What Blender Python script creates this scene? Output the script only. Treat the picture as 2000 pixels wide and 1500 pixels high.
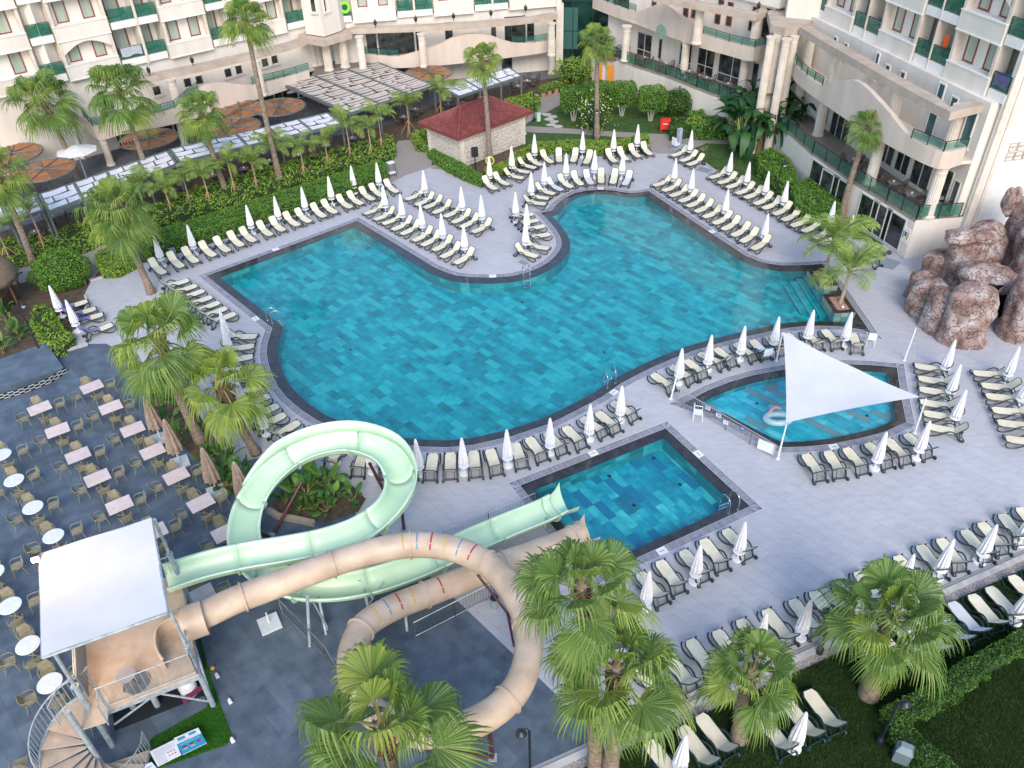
import bpy, bmesh, math, random
import numpy as np
from mathutils import Vector, Matrix
from mathutils.geometry import delaunay_2d_cdt
for o in list(bpy.data.objects): bpy.data.objects.remove(o)
SC = bpy.context.scene
COL = SC.collection
rnd = random.Random(7)
nrg = np.random.default_rng(11)
PI = math.pi
# ------------------------------------------------------------------ camera
FX, NX, NY, CX, CY, H = 1588.0, 1060.0, 2787.0, 1000.0, 750.0, 27.0
_n = Vector((NX-CX, NY-CY, FX)).normalized()
_Y = (Vector((0, 0, 1)) - _n*_n.z).normalized(); _Z = -_n; _X = _Y.cross(_Z)
RM = Matrix((_X, _Y, _Z))                    # world <- camera (x right, y down, z forward)
cam = bpy.data.cameras.new('camera'); cam_ob = bpy.data.objects.new('camera', cam); COL.objects.link(cam_ob)
cam.sensor_width = 36.0; cam.lens = FX/2000*36; cam.clip_end = 2000; cam.clip_start = 0.1
c0, c1, c2 = RM.col[0], RM.col[1], RM.col[2]
M = Matrix.Identity(4)
for i in range(3):
    M[i][0] = c0[i]; M[i][1] = -c1[i]; M[i][2] = -c2[i]
M[2][3] = H
cam_ob.matrix_world = M
SC.camera = cam_ob
# ------------------------------------------------------------------ world, sun, exposure
SUN_EL, SUN_AZ = math.radians(38), math.radians(176)      # azimuth clockwise from +Y
w = bpy.data.worlds.new('World'); SC.world = w; w.use_nodes = True
nt = w.node_tree; bg = nt.nodes['Background']
sky = nt.nodes.new('ShaderNodeTexSky'); sky.sky_type = 'NISHITA'; sky.sun_disc = False
sky.sun_elevation = SUN_EL; sky.sun_rotation = SUN_AZ; sky.air_density = 1.3; sky.dust_density = 1.2; sky.ozone_density = 1.6
nt.links.new(sky.outputs[0], bg.inputs[0]); bg.inputs[1].default_value = 0.15
sl = bpy.data.lights.new('sun', 'SUN'); sl.energy = 1.4; sl.angle = math.radians(30); sl.color = (1, 0.88, 0.76)
so = bpy.data.objects.new('sun', sl); COL.objects.link(so)
sd = Vector((math.sin(SUN_AZ)*math.cos(SUN_EL), math.cos(SUN_AZ)*math.cos(SUN_EL), math.sin(SUN_EL)))
so.rotation_euler = sd.to_track_quat('Z', 'Y').to_euler()
SC.view_settings.view_transform = 'Standard'; SC.view_settings.look = 'None'
SC.view_settings.exposure = 0.90; SC.view_settings.gamma = 1; SC.view_settings.use_curve_mapping = False
SC.render.engine = 'CYCLES'
SC.cycles.max_bounces = 8; SC.cycles.transparent_max_bounces = 24
# ------------------------------------------------------------------ coordinates
def ray(x, y): return RM @ Vector((x-CX, y-CY, FX))
def G(x, y, z=0.0):
    """place in the world that the photograph shows at (x, y), at height z"""
    d = ray(x, y); t = (z-H)/d.z
    return Vector((d.x*t, d.y*t, z))
def T(b, ty):
    """height of an upright thing that stands at photo point b and whose top shows at row ty"""
    g = G(*b); a = RM.transposed() @ Vector((g.x, g.y, -H)); k = RM.transposed() @ Vector((0, 0, 1))
    return ((ty-CY)*a.z-FX*a.y)/(FX*k.y-(ty-CY)*k.z)
def Gy(x, y, Y):
    d = ray(x, y); t = Y/d.y
    return Vector((d.x*t, Y, H+d.z*t))
# ------------------------------------------------------------------ materials
MATS = {}
def mat(name, c1, c2=None, rough=0.6, scale=4.0, spec=0.5, metal=0.0, bump=0.0, bscale=None, rnd_amt=0.0, detail=4.0, c3=None, stretch=None, bdist=0.02):
    if name in MATS: return MATS[name]
    m = bpy.data.materials.new(name); m.use_nodes = True; MATS[name] = m
    t = m.node_tree; N = t.nodes; L = t.links; b = N['Principled BSDF']
    b.inputs['Roughness'].default_value = rough; b.inputs['Metallic'].default_value = metal
    b.inputs['Specular IOR Level'].default_value = spec
    co = N.new('ShaderNodeNewGeometry')
    src = co.outputs['Position']
    if stretch:
        mp = N.new('ShaderNodeMapping'); mp.inputs['Scale'].default_value = stretch[:3]
        if len(stretch) > 3: mp.inputs['Rotation'].default_value = (0, 0, stretch[3])
        L.new(src, mp.inputs[0]); src = mp.outputs[0]
    if c2 is None: c2 = tuple(v*0.85 for v in c1)
    nz = N.new('ShaderNodeTexNoise'); nz.inputs['Scale'].default_value = scale; nz.inputs['Detail'].default_value = detail
    L.new(src, nz.inputs['Vector'])
    cr = N.new('ShaderNodeValToRGB'); cr.color_ramp.elements[0].position = 0.36; cr.color_ramp.elements[1].position = 0.64
    cr.color_ramp.elements[0].color = (*c1, 1); cr.color_ramp.elements[1].color = (*c2, 1)
    if c3:
        e = cr.color_ramp.elements.new(0.5); e.color = (*c3, 1)
    L.new(nz.outputs[0], cr.inputs[0]); out = cr.outputs[0]
    if rnd_amt:
        oi = N.new('ShaderNodeObjectInfo')
        ad = N.new('ShaderNodeMath'); ad.operation = 'ADD'
        L.new(oi.outputs['Random'], ad.inputs[0]); L.new(co.outputs['Random Per Island'], ad.inputs[1])
        fr = N.new('ShaderNodeMath'); fr.operation = 'FRACT'; L.new(ad.outputs[0], fr.inputs[0])
        mr = N.new('ShaderNodeMapRange'); mr.inputs[3].default_value = 1-rnd_amt; mr.inputs[4].default_value = 1+rnd_amt
        L.new(fr.outputs[0], mr.inputs[0])
        hv = N.new('ShaderNodeHueSaturation'); L.new(mr.outputs[0], hv.inputs['Value']); L.new(out, hv.inputs['Color']); out = hv.outputs[0]
    L.new(out, b.inputs['Base Color'])
    if bump:
        n2 = N.new('ShaderNodeTexNoise'); n2.inputs['Scale'].default_value = bscale or scale*4; n2.inputs['Detail'].default_value = 6
        L.new(src, n2.inputs['Vector'])
        bp = N.new('ShaderNodeBump'); bp.inputs['Strength'].default_value = bump; bp.inputs['Distance'].default_value = bdist
        L.new(n2.outputs[0], bp.inputs['Height']); L.new(bp.outputs[0], b.inputs['Normal'])
    return m
def leafmat(name, c1, c2, c3, rough=0.5, scale=0.8, trans=0.25):
    if name in MATS: return MATS[name]
    m = bpy.data.materials.new(name); m.use_nodes = True; MATS[name] = m
    t = m.node_tree; N = t.nodes; L = t.links; b = N['Principled BSDF']
    b.inputs['Roughness'].default_value = rough; b.inputs['Specular IOR Level'].default_value = 0.35
    g = N.new('ShaderNodeNewGeometry'); oi = N.new('ShaderNodeObjectInfo')
    nz = N.new('ShaderNodeTexNoise'); nz.inputs['Scale'].default_value = scale; nz.inputs['Detail'].default_value = 3
    L.new(g.outputs['Position'], nz.inputs['Vector'])
    a1 = N.new('ShaderNodeMath'); a1.operation = 'ADD'; L.new(g.outputs['Random Per Island'], a1.inputs[0]); L.new(oi.outputs['Random'], a1.inputs[1])
    fr = N.new('ShaderNodeMath'); fr.operation = 'FRACT'; L.new(a1.outputs[0], fr.inputs[0])
    mx = N.new('ShaderNodeMath'); mx.operation = 'MULTIPLY_ADD'; mx.inputs[1].default_value = 0.62; L.new(fr.outputs[0], mx.inputs[0])
    sb = N.new('ShaderNodeMath'); sb.operation = 'MULTIPLY'; sb.inputs[1].default_value = 0.4; L.new(nz.outputs[0], sb.inputs[0]); L.new(sb.outputs[0], mx.inputs[2])
    cr = N.new('ShaderNodeValToRGB'); cr.color_ramp.elements[0].position = 0.15; cr.color_ramp.elements[1].position = 0.85
    cr.color_ramp.elements[0].color = (*c1, 1); cr.color_ramp.elements[1].color = (*c3, 1)
    e = cr.color_ramp.elements.new(0.5); e.color = (*c2, 1)
    L.new(mx.outputs[0], cr.inputs[0]); L.new(cr.outputs[0], b.inputs['Base Color'])
    tr = N.new('ShaderNodeBsdfTranslucent'); L.new(cr.outputs[0], tr.inputs[0])
    ms = N.new('ShaderNodeMixShader'); ms.inputs[0].default_value = trans
    L.new(b.outputs[0], ms.inputs[1]); L.new(tr.outputs[0], ms.inputs[2]); L.new(ms.outputs[0], N['Material Output'].inputs[0])
    return m
def glassmat(name, tint, refl=0.9, body=0.25, rough=0.02, bodycol=None):
    m = bpy.data.materials.new(name); m.use_nodes = True; MATS[name] = m
    t = m.node_tree; N = t.nodes; L = t.links; N.remove(N['Principled BSDF'])
    tr = N.new('ShaderNodeBsdfTransparent'); tr.inputs[0].default_value = (*tint, 1)
    df = N.new('ShaderNodeBsdfDiffuse'); df.inputs[0].default_value = (*(bodycol or tint), 1)
    gl = N.new('ShaderNodeBsdfGlossy'); gl.inputs['Roughness'].default_value = rough
    fr = N.new('ShaderNodeFresnel'); fr.inputs[0].default_value = 1.5
    gg = N.new('ShaderNodeNewGeometry'); iv = N.new('ShaderNodeMath'); iv.operation = 'MULTIPLY_ADD'; iv.inputs[1].default_value = -0.95; iv.inputs[2].default_value = 1.0; L.new(gg.outputs['Backfacing'], iv.inputs[0]); mu = N.new('ShaderNodeMath'); mu.operation = 'MULTIPLY'; L.new(fr.outputs[0], mu.inputs[0]); L.new(iv.outputs[0], mu.inputs[1])
    m1 = N.new('ShaderNodeMixShader'); m1.inputs[0].default_value = body; L.new(tr.outputs[0], m1.inputs[1]); L.new(df.outputs[0], m1.inputs[2])
    m2 = N.new('ShaderNodeMixShader'); L.new(mu.outputs[0], m2.inputs[0]); L.new(m1.outputs[0], m2.inputs[1]); L.new(gl.outputs[0], m2.inputs[2])
    L.new(m2.outputs[0], N['Material Output'].inputs[0])
    return m
DECK = mat('deck_tile', (0.43, 0.432, 0.475), (0.475, 0.475, 0.515), rough=0.55, scale=1.2, rnd_amt=0.03, bump=0.1, bscale=25, stretch=(1, 3.5, 1, math.radians(-47)))
GRASS2 = mat('lawn_far', (0.025, 0.07, 0.012), (0.055, 0.12, 0.022), c3=(0.038, 0.09, 0.016), rough=0.9, scale=1.6, bump=0.8, bscale=22, detail=8)
JOINT = mat('tile_joint', (0.27, 0.26, 0.29), (0.33, 0.32, 0.35), rough=0.9)
DARKT = mat('slate_tile', (0.07, 0.10, 0.14), (0.11, 0.148, 0.195), rough=0.42, scale=1.5, rnd_amt=0.15, bump=0.25, bscale=14, detail=8)
DARKJ = mat('slate_joint', (0.16, 0.18, 0.21), rough=0.9)
GROUND = mat('soil', (0.07, 0.05, 0.035), (0.12, 0.085, 0.06), rough=0.95, scale=3, bump=0.5)
PAVER = mat('pebble_paving', (0.22, 0.20, 0.19), (0.36, 0.33, 0.31), rough=0.85, scale=9, bump=0.6, bscale=18, detail=8)
GRASS = mat('lawn', (0.012, 0.030, 0.008), (0.030, 0.062, 0.014), c3=(0.02, 0.042, 0.010), rough=0.9, scale=1.1, bump=0.8, bscale=22, detail=8)
KERB = mat('kerb_stone', (0.40, 0.39, 0.39), (0.52, 0.51, 0.50), rough=0.7, scale=3, bump=0.2)
GRAVEL = mat('pebble_strip', (0.16, 0.14, 0.14), (0.46, 0.42, 0.40), rough=0.85, scale=16, bump=0.8, bscale=20)
LEDGE = mat('wet_dark_stone', (0.034, 0.014, 0.015), (0.075, 0.038, 0.038), rough=0.30, scale=2.2, detail=7, rnd_amt=0.1)
GRATE = mat('grating', (0.27, 0.27, 0.33), (0.36, 0.36, 0.42), rough=0.6, scale=4, rnd_amt=0.15)
GRATED = mat('grating_channel', (0.05, 0.05, 0.07), rough=0.8)
WHITE = mat('white_plastic', (0.78, 0.79, 0.82), (0.70, 0.71, 0.75), rough=0.4, scale=2)
CLOTHW = mat('white_canvas', (0.66, 0.66, 0.71), (0.74, 0.74, 0.77), rough=0.85, scale=6, bump=0.2, bscale=9)
SAILM = mat('sail_cloth', (0.60, 0.60, 0.61), (0.66, 0.66, 0.67), rough=0.9, scale=0.6, bump=0.25, bscale=2.5)
CREAM = mat('cream_sling', (0.68, 0.62, 0.46), (0.76, 0.70, 0.55), rough=0.8, scale=3, rnd_amt=0.05, bump=0.1, bscale=40)
WSLING = mat('white_sling', (0.55, 0.56, 0.58), (0.63, 0.63, 0.65), rough=0.8, scale=3, rnd_amt=0.05)
FRAME = mat('dark_green_plastic', (0.010, 0.030, 0.036), (0.018, 0.045, 0.052), rough=0.35, scale=5)
TOWEL = mat('lavender_towel', (0.17, 0.17, 0.33), (0.23, 0.23, 0.42), rough=0.95, scale=8, bump=0.3)
TOWELW = mat('white_towel', (0.66, 0.72, 0.82), (0.78, 0.80, 0.85), rough=0.95, scale=8)
STEEL = mat('polished_steel', (0.62, 0.64, 0.68), (0.5, 0.52, 0.56), rough=0.22, metal=0.9, scale=3)
GALV = mat('galvanised_steel', (0.30, 0.36, 0.40), (0.46, 0.52, 0.56), rough=0.5, metal=0.3, scale=5)
MAROON = mat('maroon_paint', (0.055, 0.012, 0.018), (0.09, 0.02, 0.028), rough=0.45, scale=3)
BLACK = mat('black_metal', (0.010, 0.016, 0.022), (0.02, 0.028, 0.035), rough=0.4, scale=4)
TAUPE = mat('taupe_chair_plastic', (0.22, 0.20, 0.13), (0.29, 0.265, 0.18), rough=0.55, scale=5)
TTOP = mat('pink_beige_tabletop', (0.62, 0.50, 0.48), (0.70, 0.58, 0.55), rough=0.45, scale=3, rnd_amt=0.05)
TAN = mat('tan_canvas', (0.25, 0.185, 0.145), (0.33, 0.25, 0.20), rough=0.9, scale=5, bump=0.3)
STONEW = mat('cream_render', (0.66, 0.61, 0.55), (0.75, 0.70, 0.64), rough=0.85, scale=0.9, detail=9, stretch=(1, 1, 0.22))
STONEP = mat('pinkish_render', (0.56, 0.47, 0.40), (0.64, 0.55, 0.48), rough=0.85, scale=0.9, detail=9, bump=0.05, stretch=(1, 1, 0.25))
STONEC = mat('carved_stone', (0.60, 0.53, 0.46), (0.70, 0.63, 0.56), rough=0.8, scale=1.5, detail=8, bump=0.1)
COPE = mat('sandstone_beam', (0.40, 0.33, 0.27), (0.50, 0.42, 0.35), rough=0.8, scale=1.2, detail=8, bump=0.1)
TRIM = mat('white_trim', (0.74, 0.72, 0.70), (0.80, 0.78, 0.76), rough=0.7)
WFRAME = mat('red_brown_frame', (0.20, 0.045, 0.035), (0.26, 0.06, 0.05), rough=0.5)
WFRAMEW = mat('pale_window_frame', (0.62, 0.60, 0.56), rough=0.5)
GLASSD = mat('dark_window_glass', (0.008, 0.012, 0.018), (0.06, 0.07, 0.07), rough=0.08, spec=0.8, scale=1.5, detail=8, rnd_amt=0.5)
GLASSC = mat('curtained_glass', (0.30, 0.36, 0.30), (0.42, 0.46, 0.38), rough=0.2, spec=0.7, scale=1.0, stretch=(9, 9, 0.3))
GGREEN = glassmat('green_balustrade_glass', (0.50, 0.80, 0.70), body=0.36, bodycol=(0.07, 0.21, 0.165))
GGREY = glassmat('frosted_screen_glass', (0.25, 0.42, 0.38), body=0.8, rough=0.3, bodycol=(0.10, 0.17, 0.15))
GDARK = mat('dark_green_curtain_wall', (0.003, 0.015, 0.014), (0.012, 0.05, 0.045), rough=0.08, spec=0.8, scale=0.5, detail=5)
TERRA = mat('terrace_floor', (0.24, 0.19, 0.15), (0.31, 0.25, 0.20), rough=0.6, scale=2)
WOODG = mat('weathered_decking', (0.15, 0.13, 0.13), (0.25, 0.22, 0.21), rough=0.7, scale=2, stretch=(1, 6, 1))
ROOFR = mat('red_roof_tile', (0.15, 0.032, 0.030), (0.22, 0.055, 0.048), rough=0.6, scale=3, rnd_amt=0.18)
RUSTED = mat('rust_orange_slat', (0.32, 0.12, 0.045), (0.42, 0.18, 0.075), rough=0.75, scale=2, rnd_amt=0.15)
BRONZE = mat('brown_grey_steel', (0.10, 0.11, 0.10), (0.14, 0.145, 0.13), rough=0.5)
PERG = mat('grey_green_pergola_steel', (0.10, 0.13, 0.135), (0.15, 0.18, 0.185), rough=0.5)
SHADE = mat('woven_shade_white', (0.68, 0.68, 0.74), (0.76, 0.76, 0.80), rough=0.85, scale=3, rnd_amt=0.05)
SHADEB = mat('woven_shade_beige', (0.52, 0.45, 0.40), (0.60, 0.53, 0.47), rough=0.85, scale=3, rnd_amt=0.06)
ROUGHST = mat('rough_white_stone', (0.42, 0.38, 0.34), (0.70, 0.65, 0.60), rough=0.9, scale=7, bump=0.8, bscale=10, detail=8)
THATCH = mat('thatch', (0.13, 0.095, 0.065), (0.24, 0.18, 0.12), rough=0.95, scale=4, stretch=(6, 6, 1), bump=0.8, bscale=12)
BARK = mat('palm_trunk_bark', (0.16, 0.115, 0.085), (0.30, 0.24, 0.19), rough=0.9, scale=5, bump=0.9, bscale=16, detail=8, stretch=(1, 1, 2.2))
BOOT = mat('leaf_stub_brown', (0.20, 0.12, 0.075), (0.34, 0.24, 0.16), rough=0.9, scale=6, rnd_amt=0.35)
PETI = mat('petiole_green', (0.16, 0.22, 0.06), (0.26, 0.30, 0.10), rough=0.5, scale=3)
FAN = leafmat('fan_leaf', (0.07, 0.165, 0.03), (0.145, 0.25, 0.055), (0.26, 0.36, 0.10), scale=0.5, trans=0.35)
FAN2 = leafmat('fan_leaf_yellowish', (0.14, 0.23, 0.035), (0.24, 0.34, 0.055), (0.36, 0.43, 0.10), scale=0.5, trans=0.35)
FEA = leafmat('feather_leaf', (0.10, 0.20, 0.04), (0.21, 0.33, 0.065), (0.38, 0.46, 0.10), scale=0.7, trans=0.3)
HEDGE = leafmat('hedge_leaf', (0.045, 0.14, 0.02), (0.12, 0.28, 0.035), (0.25, 0.44, 0.07), scale=0.9)
HEDGEY = leafmat('hedge_leaf_yellow', (0.09, 0.21, 0.025), (0.22, 0.38, 0.045), (0.42, 0.54, 0.08), scale=1.2)
HEDGED = leafmat('hedge_leaf_dark', (0.02, 0.07, 0.012), (0.055, 0.14, 0.022), (0.14, 0.26, 0.045), scale=1.2)
BANA = leafmat('banana_leaf', (0.025, 0.10, 0.025), (0.06, 0.17, 0.03), (0.15, 0.27, 0.05), scale=0.6, trans=0.2)
BANAD = leafmat('banana_leaf_dark', (0.008, 0.045, 0.018), (0.016, 0.075, 0.022), (0.04, 0.12, 0.03), scale=0.6, trans=0.15)
BLADE = leafmat('grass_blade', (0.020, 0.048, 0.010), (0.034, 0.078, 0.014), (0.06, 0.11, 0.022), scale=0.6, trans=0.2)
TURF = leafmat('turf_blade', (0.03, 0.15, 0.015), (0.06, 0.24, 0.025), (0.10, 0.32, 0.04), scale=1.5)
GFLUME = mat('pale_green_fibreglass', (0.56, 0.76, 0.54), (0.63, 0.81, 0.60), rough=0.35, scale=1.0, detail=6)
BTUBE = mat('beige_fibreglass', (0.47, 0.355, 0.265), (0.64, 0.50, 0.385), rough=0.42, scale=1.0, detail=9, bump=0.06, bscale=9)
BFLOOR = mat('beige_platform', (0.44, 0.34, 0.26), (0.52, 0.42, 0.33), rough=0.6, scale=2)
def flat(name, c, r=0.6, **k): return mat(name, c, tuple(v*0.9 for v in c), rough=r, **k)
ROCK = None
def rockmat():
    m = bpy.data.materials.new('painted_rock'); m.use_nodes = True; MATS['painted_rock'] = m
    t = m.node_tree; N = t.nodes; L = t.links; b = N['Principled BSDF']; b.inputs['Roughness'].default_value = 0.75
    g = N.new('ShaderNodeNewGeometry')
    n = N.new('ShaderNodeTexNoise'); n.inputs['Scale'].default_value = 1.1; n.inputs['Detail'].default_value = 10; L.new(g.outputs['Position'], n.inputs['Vector'])
    cr = N.new('ShaderNodeValToRGB'); E = cr.color_ramp.elements
    E[0].position = 0.3; E[0].color = (0.15, 0.09, 0.08, 1); E[1].position = 0.68; E[1].color = (0.48, 0.43, 0.44, 1)
    e = E.new(0.44); e.color = (0.27, 0.175, 0.15, 1); e = E.new(0.56); e.color = (0.35, 0.27, 0.25, 1)
    L.new(n.outputs[0], cr.inputs[0])
    wp = N.new('ShaderNodeTexNoise'); wp.inputs['Scale'].default_value = 1.5; L.new(g.outputs['Position'], wp.inputs['Vector'])
    va = N.new('ShaderNodeVectorMath'); va.operation = 'MULTIPLY_ADD'; va.inputs[1].default_value = (1.5, 1.5, 1.5)
    L.new(wp.outputs['Color'], va.inputs[0]); sp_ = N.new('ShaderNodeMapping'); sp_.inputs['Scale'].default_value = (1, 1, 0.75); L.new(g.outputs['Position'], sp_.inputs[0]); L.new(sp_.outputs[0], va.inputs[2])
    v = N.new('ShaderNodeTexVoronoi'); v.feature = 'DISTANCE_TO_EDGE'; v.inputs['Scale'].default_value = 1.9; L.new(va.outputs[0], v.inputs['Vector'])
    mr = N.new('ShaderNodeMapRange'); mr.inputs[2].default_value = 0.04; mr.inputs[3].default_value = 0.5; L.new(v.outputs[0], mr.inputs[0])
    mx = N.new('ShaderNodeMixRGB'); mx.inputs[1].default_value = (0.09, 0.05, 0.045, 1); L.new(mr.outputs[0], mx.inputs[0]); L.new(cr.outputs[0], mx.inputs[2])
    L.new(mx.outputs[0], b.inputs['Base Color'])
    ad = N.new('ShaderNodeMath'); ad.operation = 'MULTIPLY_ADD'; ad.inputs[1].default_value = 0.5; L.new(n.outputs[0], ad.inputs[0]); L.new(mr.outputs[0], ad.inputs[2])
    bp = N.new('ShaderNodeBump'); bp.inputs['Strength'].default_value = 1.0; bp.inputs['Distance'].default_value = 0.14
    L.new(ad.outputs[0], bp.inputs['Height']); L.new(bp.outputs[0], b.inputs['Normal'])
    return m
ROCK = rockmat()
def pooltile(name, lo, mid, hi, odd, oddamt=0.9):
    m = bpy.data.materials.new(name); m.use_nodes = True; MATS[name] = m
    t = m.node_tree; N = t.nodes; L = t.links; b = N['Principled BSDF']; b.inputs['Roughness'].default_value = 0.5
    g = N.new('ShaderNodeNewGeometry'); oi = N.new('ShaderNodeObjectInfo')
    a1 = N.new('ShaderNodeMath'); a1.operation = 'ADD'; L.new(g.outputs['Random Per Island'], a1.inputs[0]); L.new(oi.outputs['Random'], a1.inputs[1])
    fr = N.new('ShaderNodeMath'); fr.operation = 'FRACT'; L.new(a1.outputs[0], fr.inputs[0])
    n = N.new('ShaderNodeTexNoise'); n.inputs['Scale'].default_value = 1.3; n.inputs['Detail'].default_value = 6
    ofs = N.new('ShaderNodeVectorMath'); ofs.operation = 'MULTIPLY_ADD'; ofs.inputs[1].default_value = (31, 47, 13)
    L.new(fr.outputs[0], ofs.inputs[0]); L.new(g.outputs['Position'], ofs.inputs[2]); L.new(ofs.outputs[0], n.inputs['Vector'])
    mx = N.new('ShaderNodeMath'); mx.operation = 'MULTIPLY_ADD'; mx.inputs[1].default_value = 0.34; L.new(fr.outputs[0], mx.inputs[0])
    s = N.new('ShaderNodeMath'); s.operation = 'MULTIPLY'; s.inputs[1].default_value = 0.86; L.new(n.outputs[0], s.inputs[0]); L.new(s.outputs[0], mx.inputs[2])
    cr = N.new('ShaderNodeValToRGB'); E = cr.color_ramp.elements
    E[0].position = 0.3; E[0].color = (*lo, 1); E[1].position = 0.86; E[1].color = (*hi, 1); e = E.new(0.58); e.color = (*mid, 1)
    L.new(mx.outputs[0], cr.inputs[0])
    gt = N.new('ShaderNodeMath'); gt.operation = 'GREATER_THAN'; gt.inputs[1].default_value = oddamt; L.new(fr.outputs[0], gt.inputs[0])
    m2 = N.new('ShaderNodeMixRGB'); m2.inputs[2].default_value = (*odd, 1); L.new(gt.outputs[0], m2.inputs[0]); L.new(cr.outputs[0], m2.inputs[1])
    L.new(m2.outputs[0], b.inputs['Base Color'])
    return m
PTILE = pooltile('pool_floor_tile', (0.001, 0.14, 0.17), (0.002, 0.27, 0.32), (0.025, 0.43, 0.46), (0.025, 0.37, 0.39))
PTILE2 = pooltile('small_pool_tile', (0.003, 0.13, 0.20), (0.004, 0.28, 0.36), (0.09, 0.54, 0.53), (0.006, 0.16, 0.28))
PTILE3 = pooltile('shallow_pool_tile', (0.012, 0.26, 0.36), (0.03, 0.42, 0.54), (0.22, 0.62, 0.66), (0.20, 0.27, 0.29), 0.86)
WTILE = pooltile('pool_wall_tile', (0.003, 0.11, 0.14), (0.006, 0.19, 0.22), (0.06, 0.34, 0.33), (0.03, 0.16, 0.17))
PJOINT = flat('pool_joint', (0.01, 0.22, 0.30), 0.8)
def watermat():
    m = bpy.data.materials.new('pool_water'); m.use_nodes = True; MATS['pool_water'] = m
    t = m.node_tree; N = t.nodes; L = t.links; N.remove(N['Principled BSDF'])
    tr = N.new('ShaderNodeBsdfTransparent'); tr.inputs[0].default_value = (0.78, 0.97, 0.99, 1)
    gl = N.new('ShaderNodeBsdfGlossy'); gl.inputs['Roughness'].default_value = 0.03
    fr = N.new('ShaderNodeFresnel'); fr.inputs[0].default_value = 1.50
    g = N.new('ShaderNodeNewGeometry')
    n = N.new('ShaderNodeTexNoise'); n.inputs['Scale'].default_value = 1.3; n.inputs['Detail'].default_value = 4; L.new(g.outputs['Position'], n.inputs['Vector'])
    bp = N.new('ShaderNodeBump'); bp.inputs['Strength'].default_value = 0.2; bp.inputs['Distance'].default_value = 0.05
    L.new(n.outputs[0], bp.inputs['Height']); L.new(bp.outputs[0], gl.inputs['Normal']); L.new(bp.outputs[0], fr.inputs['Normal'])
    iv = N.new('ShaderNodeMath'); iv.operation = 'SUBTRACT'; iv.inputs[0].default_value = 1.0; L.new(g.outputs['Backfacing'], iv.inputs[1])
    mu = N.new('ShaderNodeMath'); mu.operation = 'MULTIPLY'; L.new(fr.outputs[0], mu.inputs[0]); L.new(iv.outputs[0], mu.inputs[1])
    ms = N.new('ShaderNodeMixShader'); L.new(mu.outputs[0], ms.inputs[0]); L.new(tr.outputs[0], ms.inputs[1]); L.new(gl.outputs[0], ms.inputs[2])
    L.new(ms.outputs[0], N['Material Output'].inputs[0])
    return m
WATER = watermat()
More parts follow.
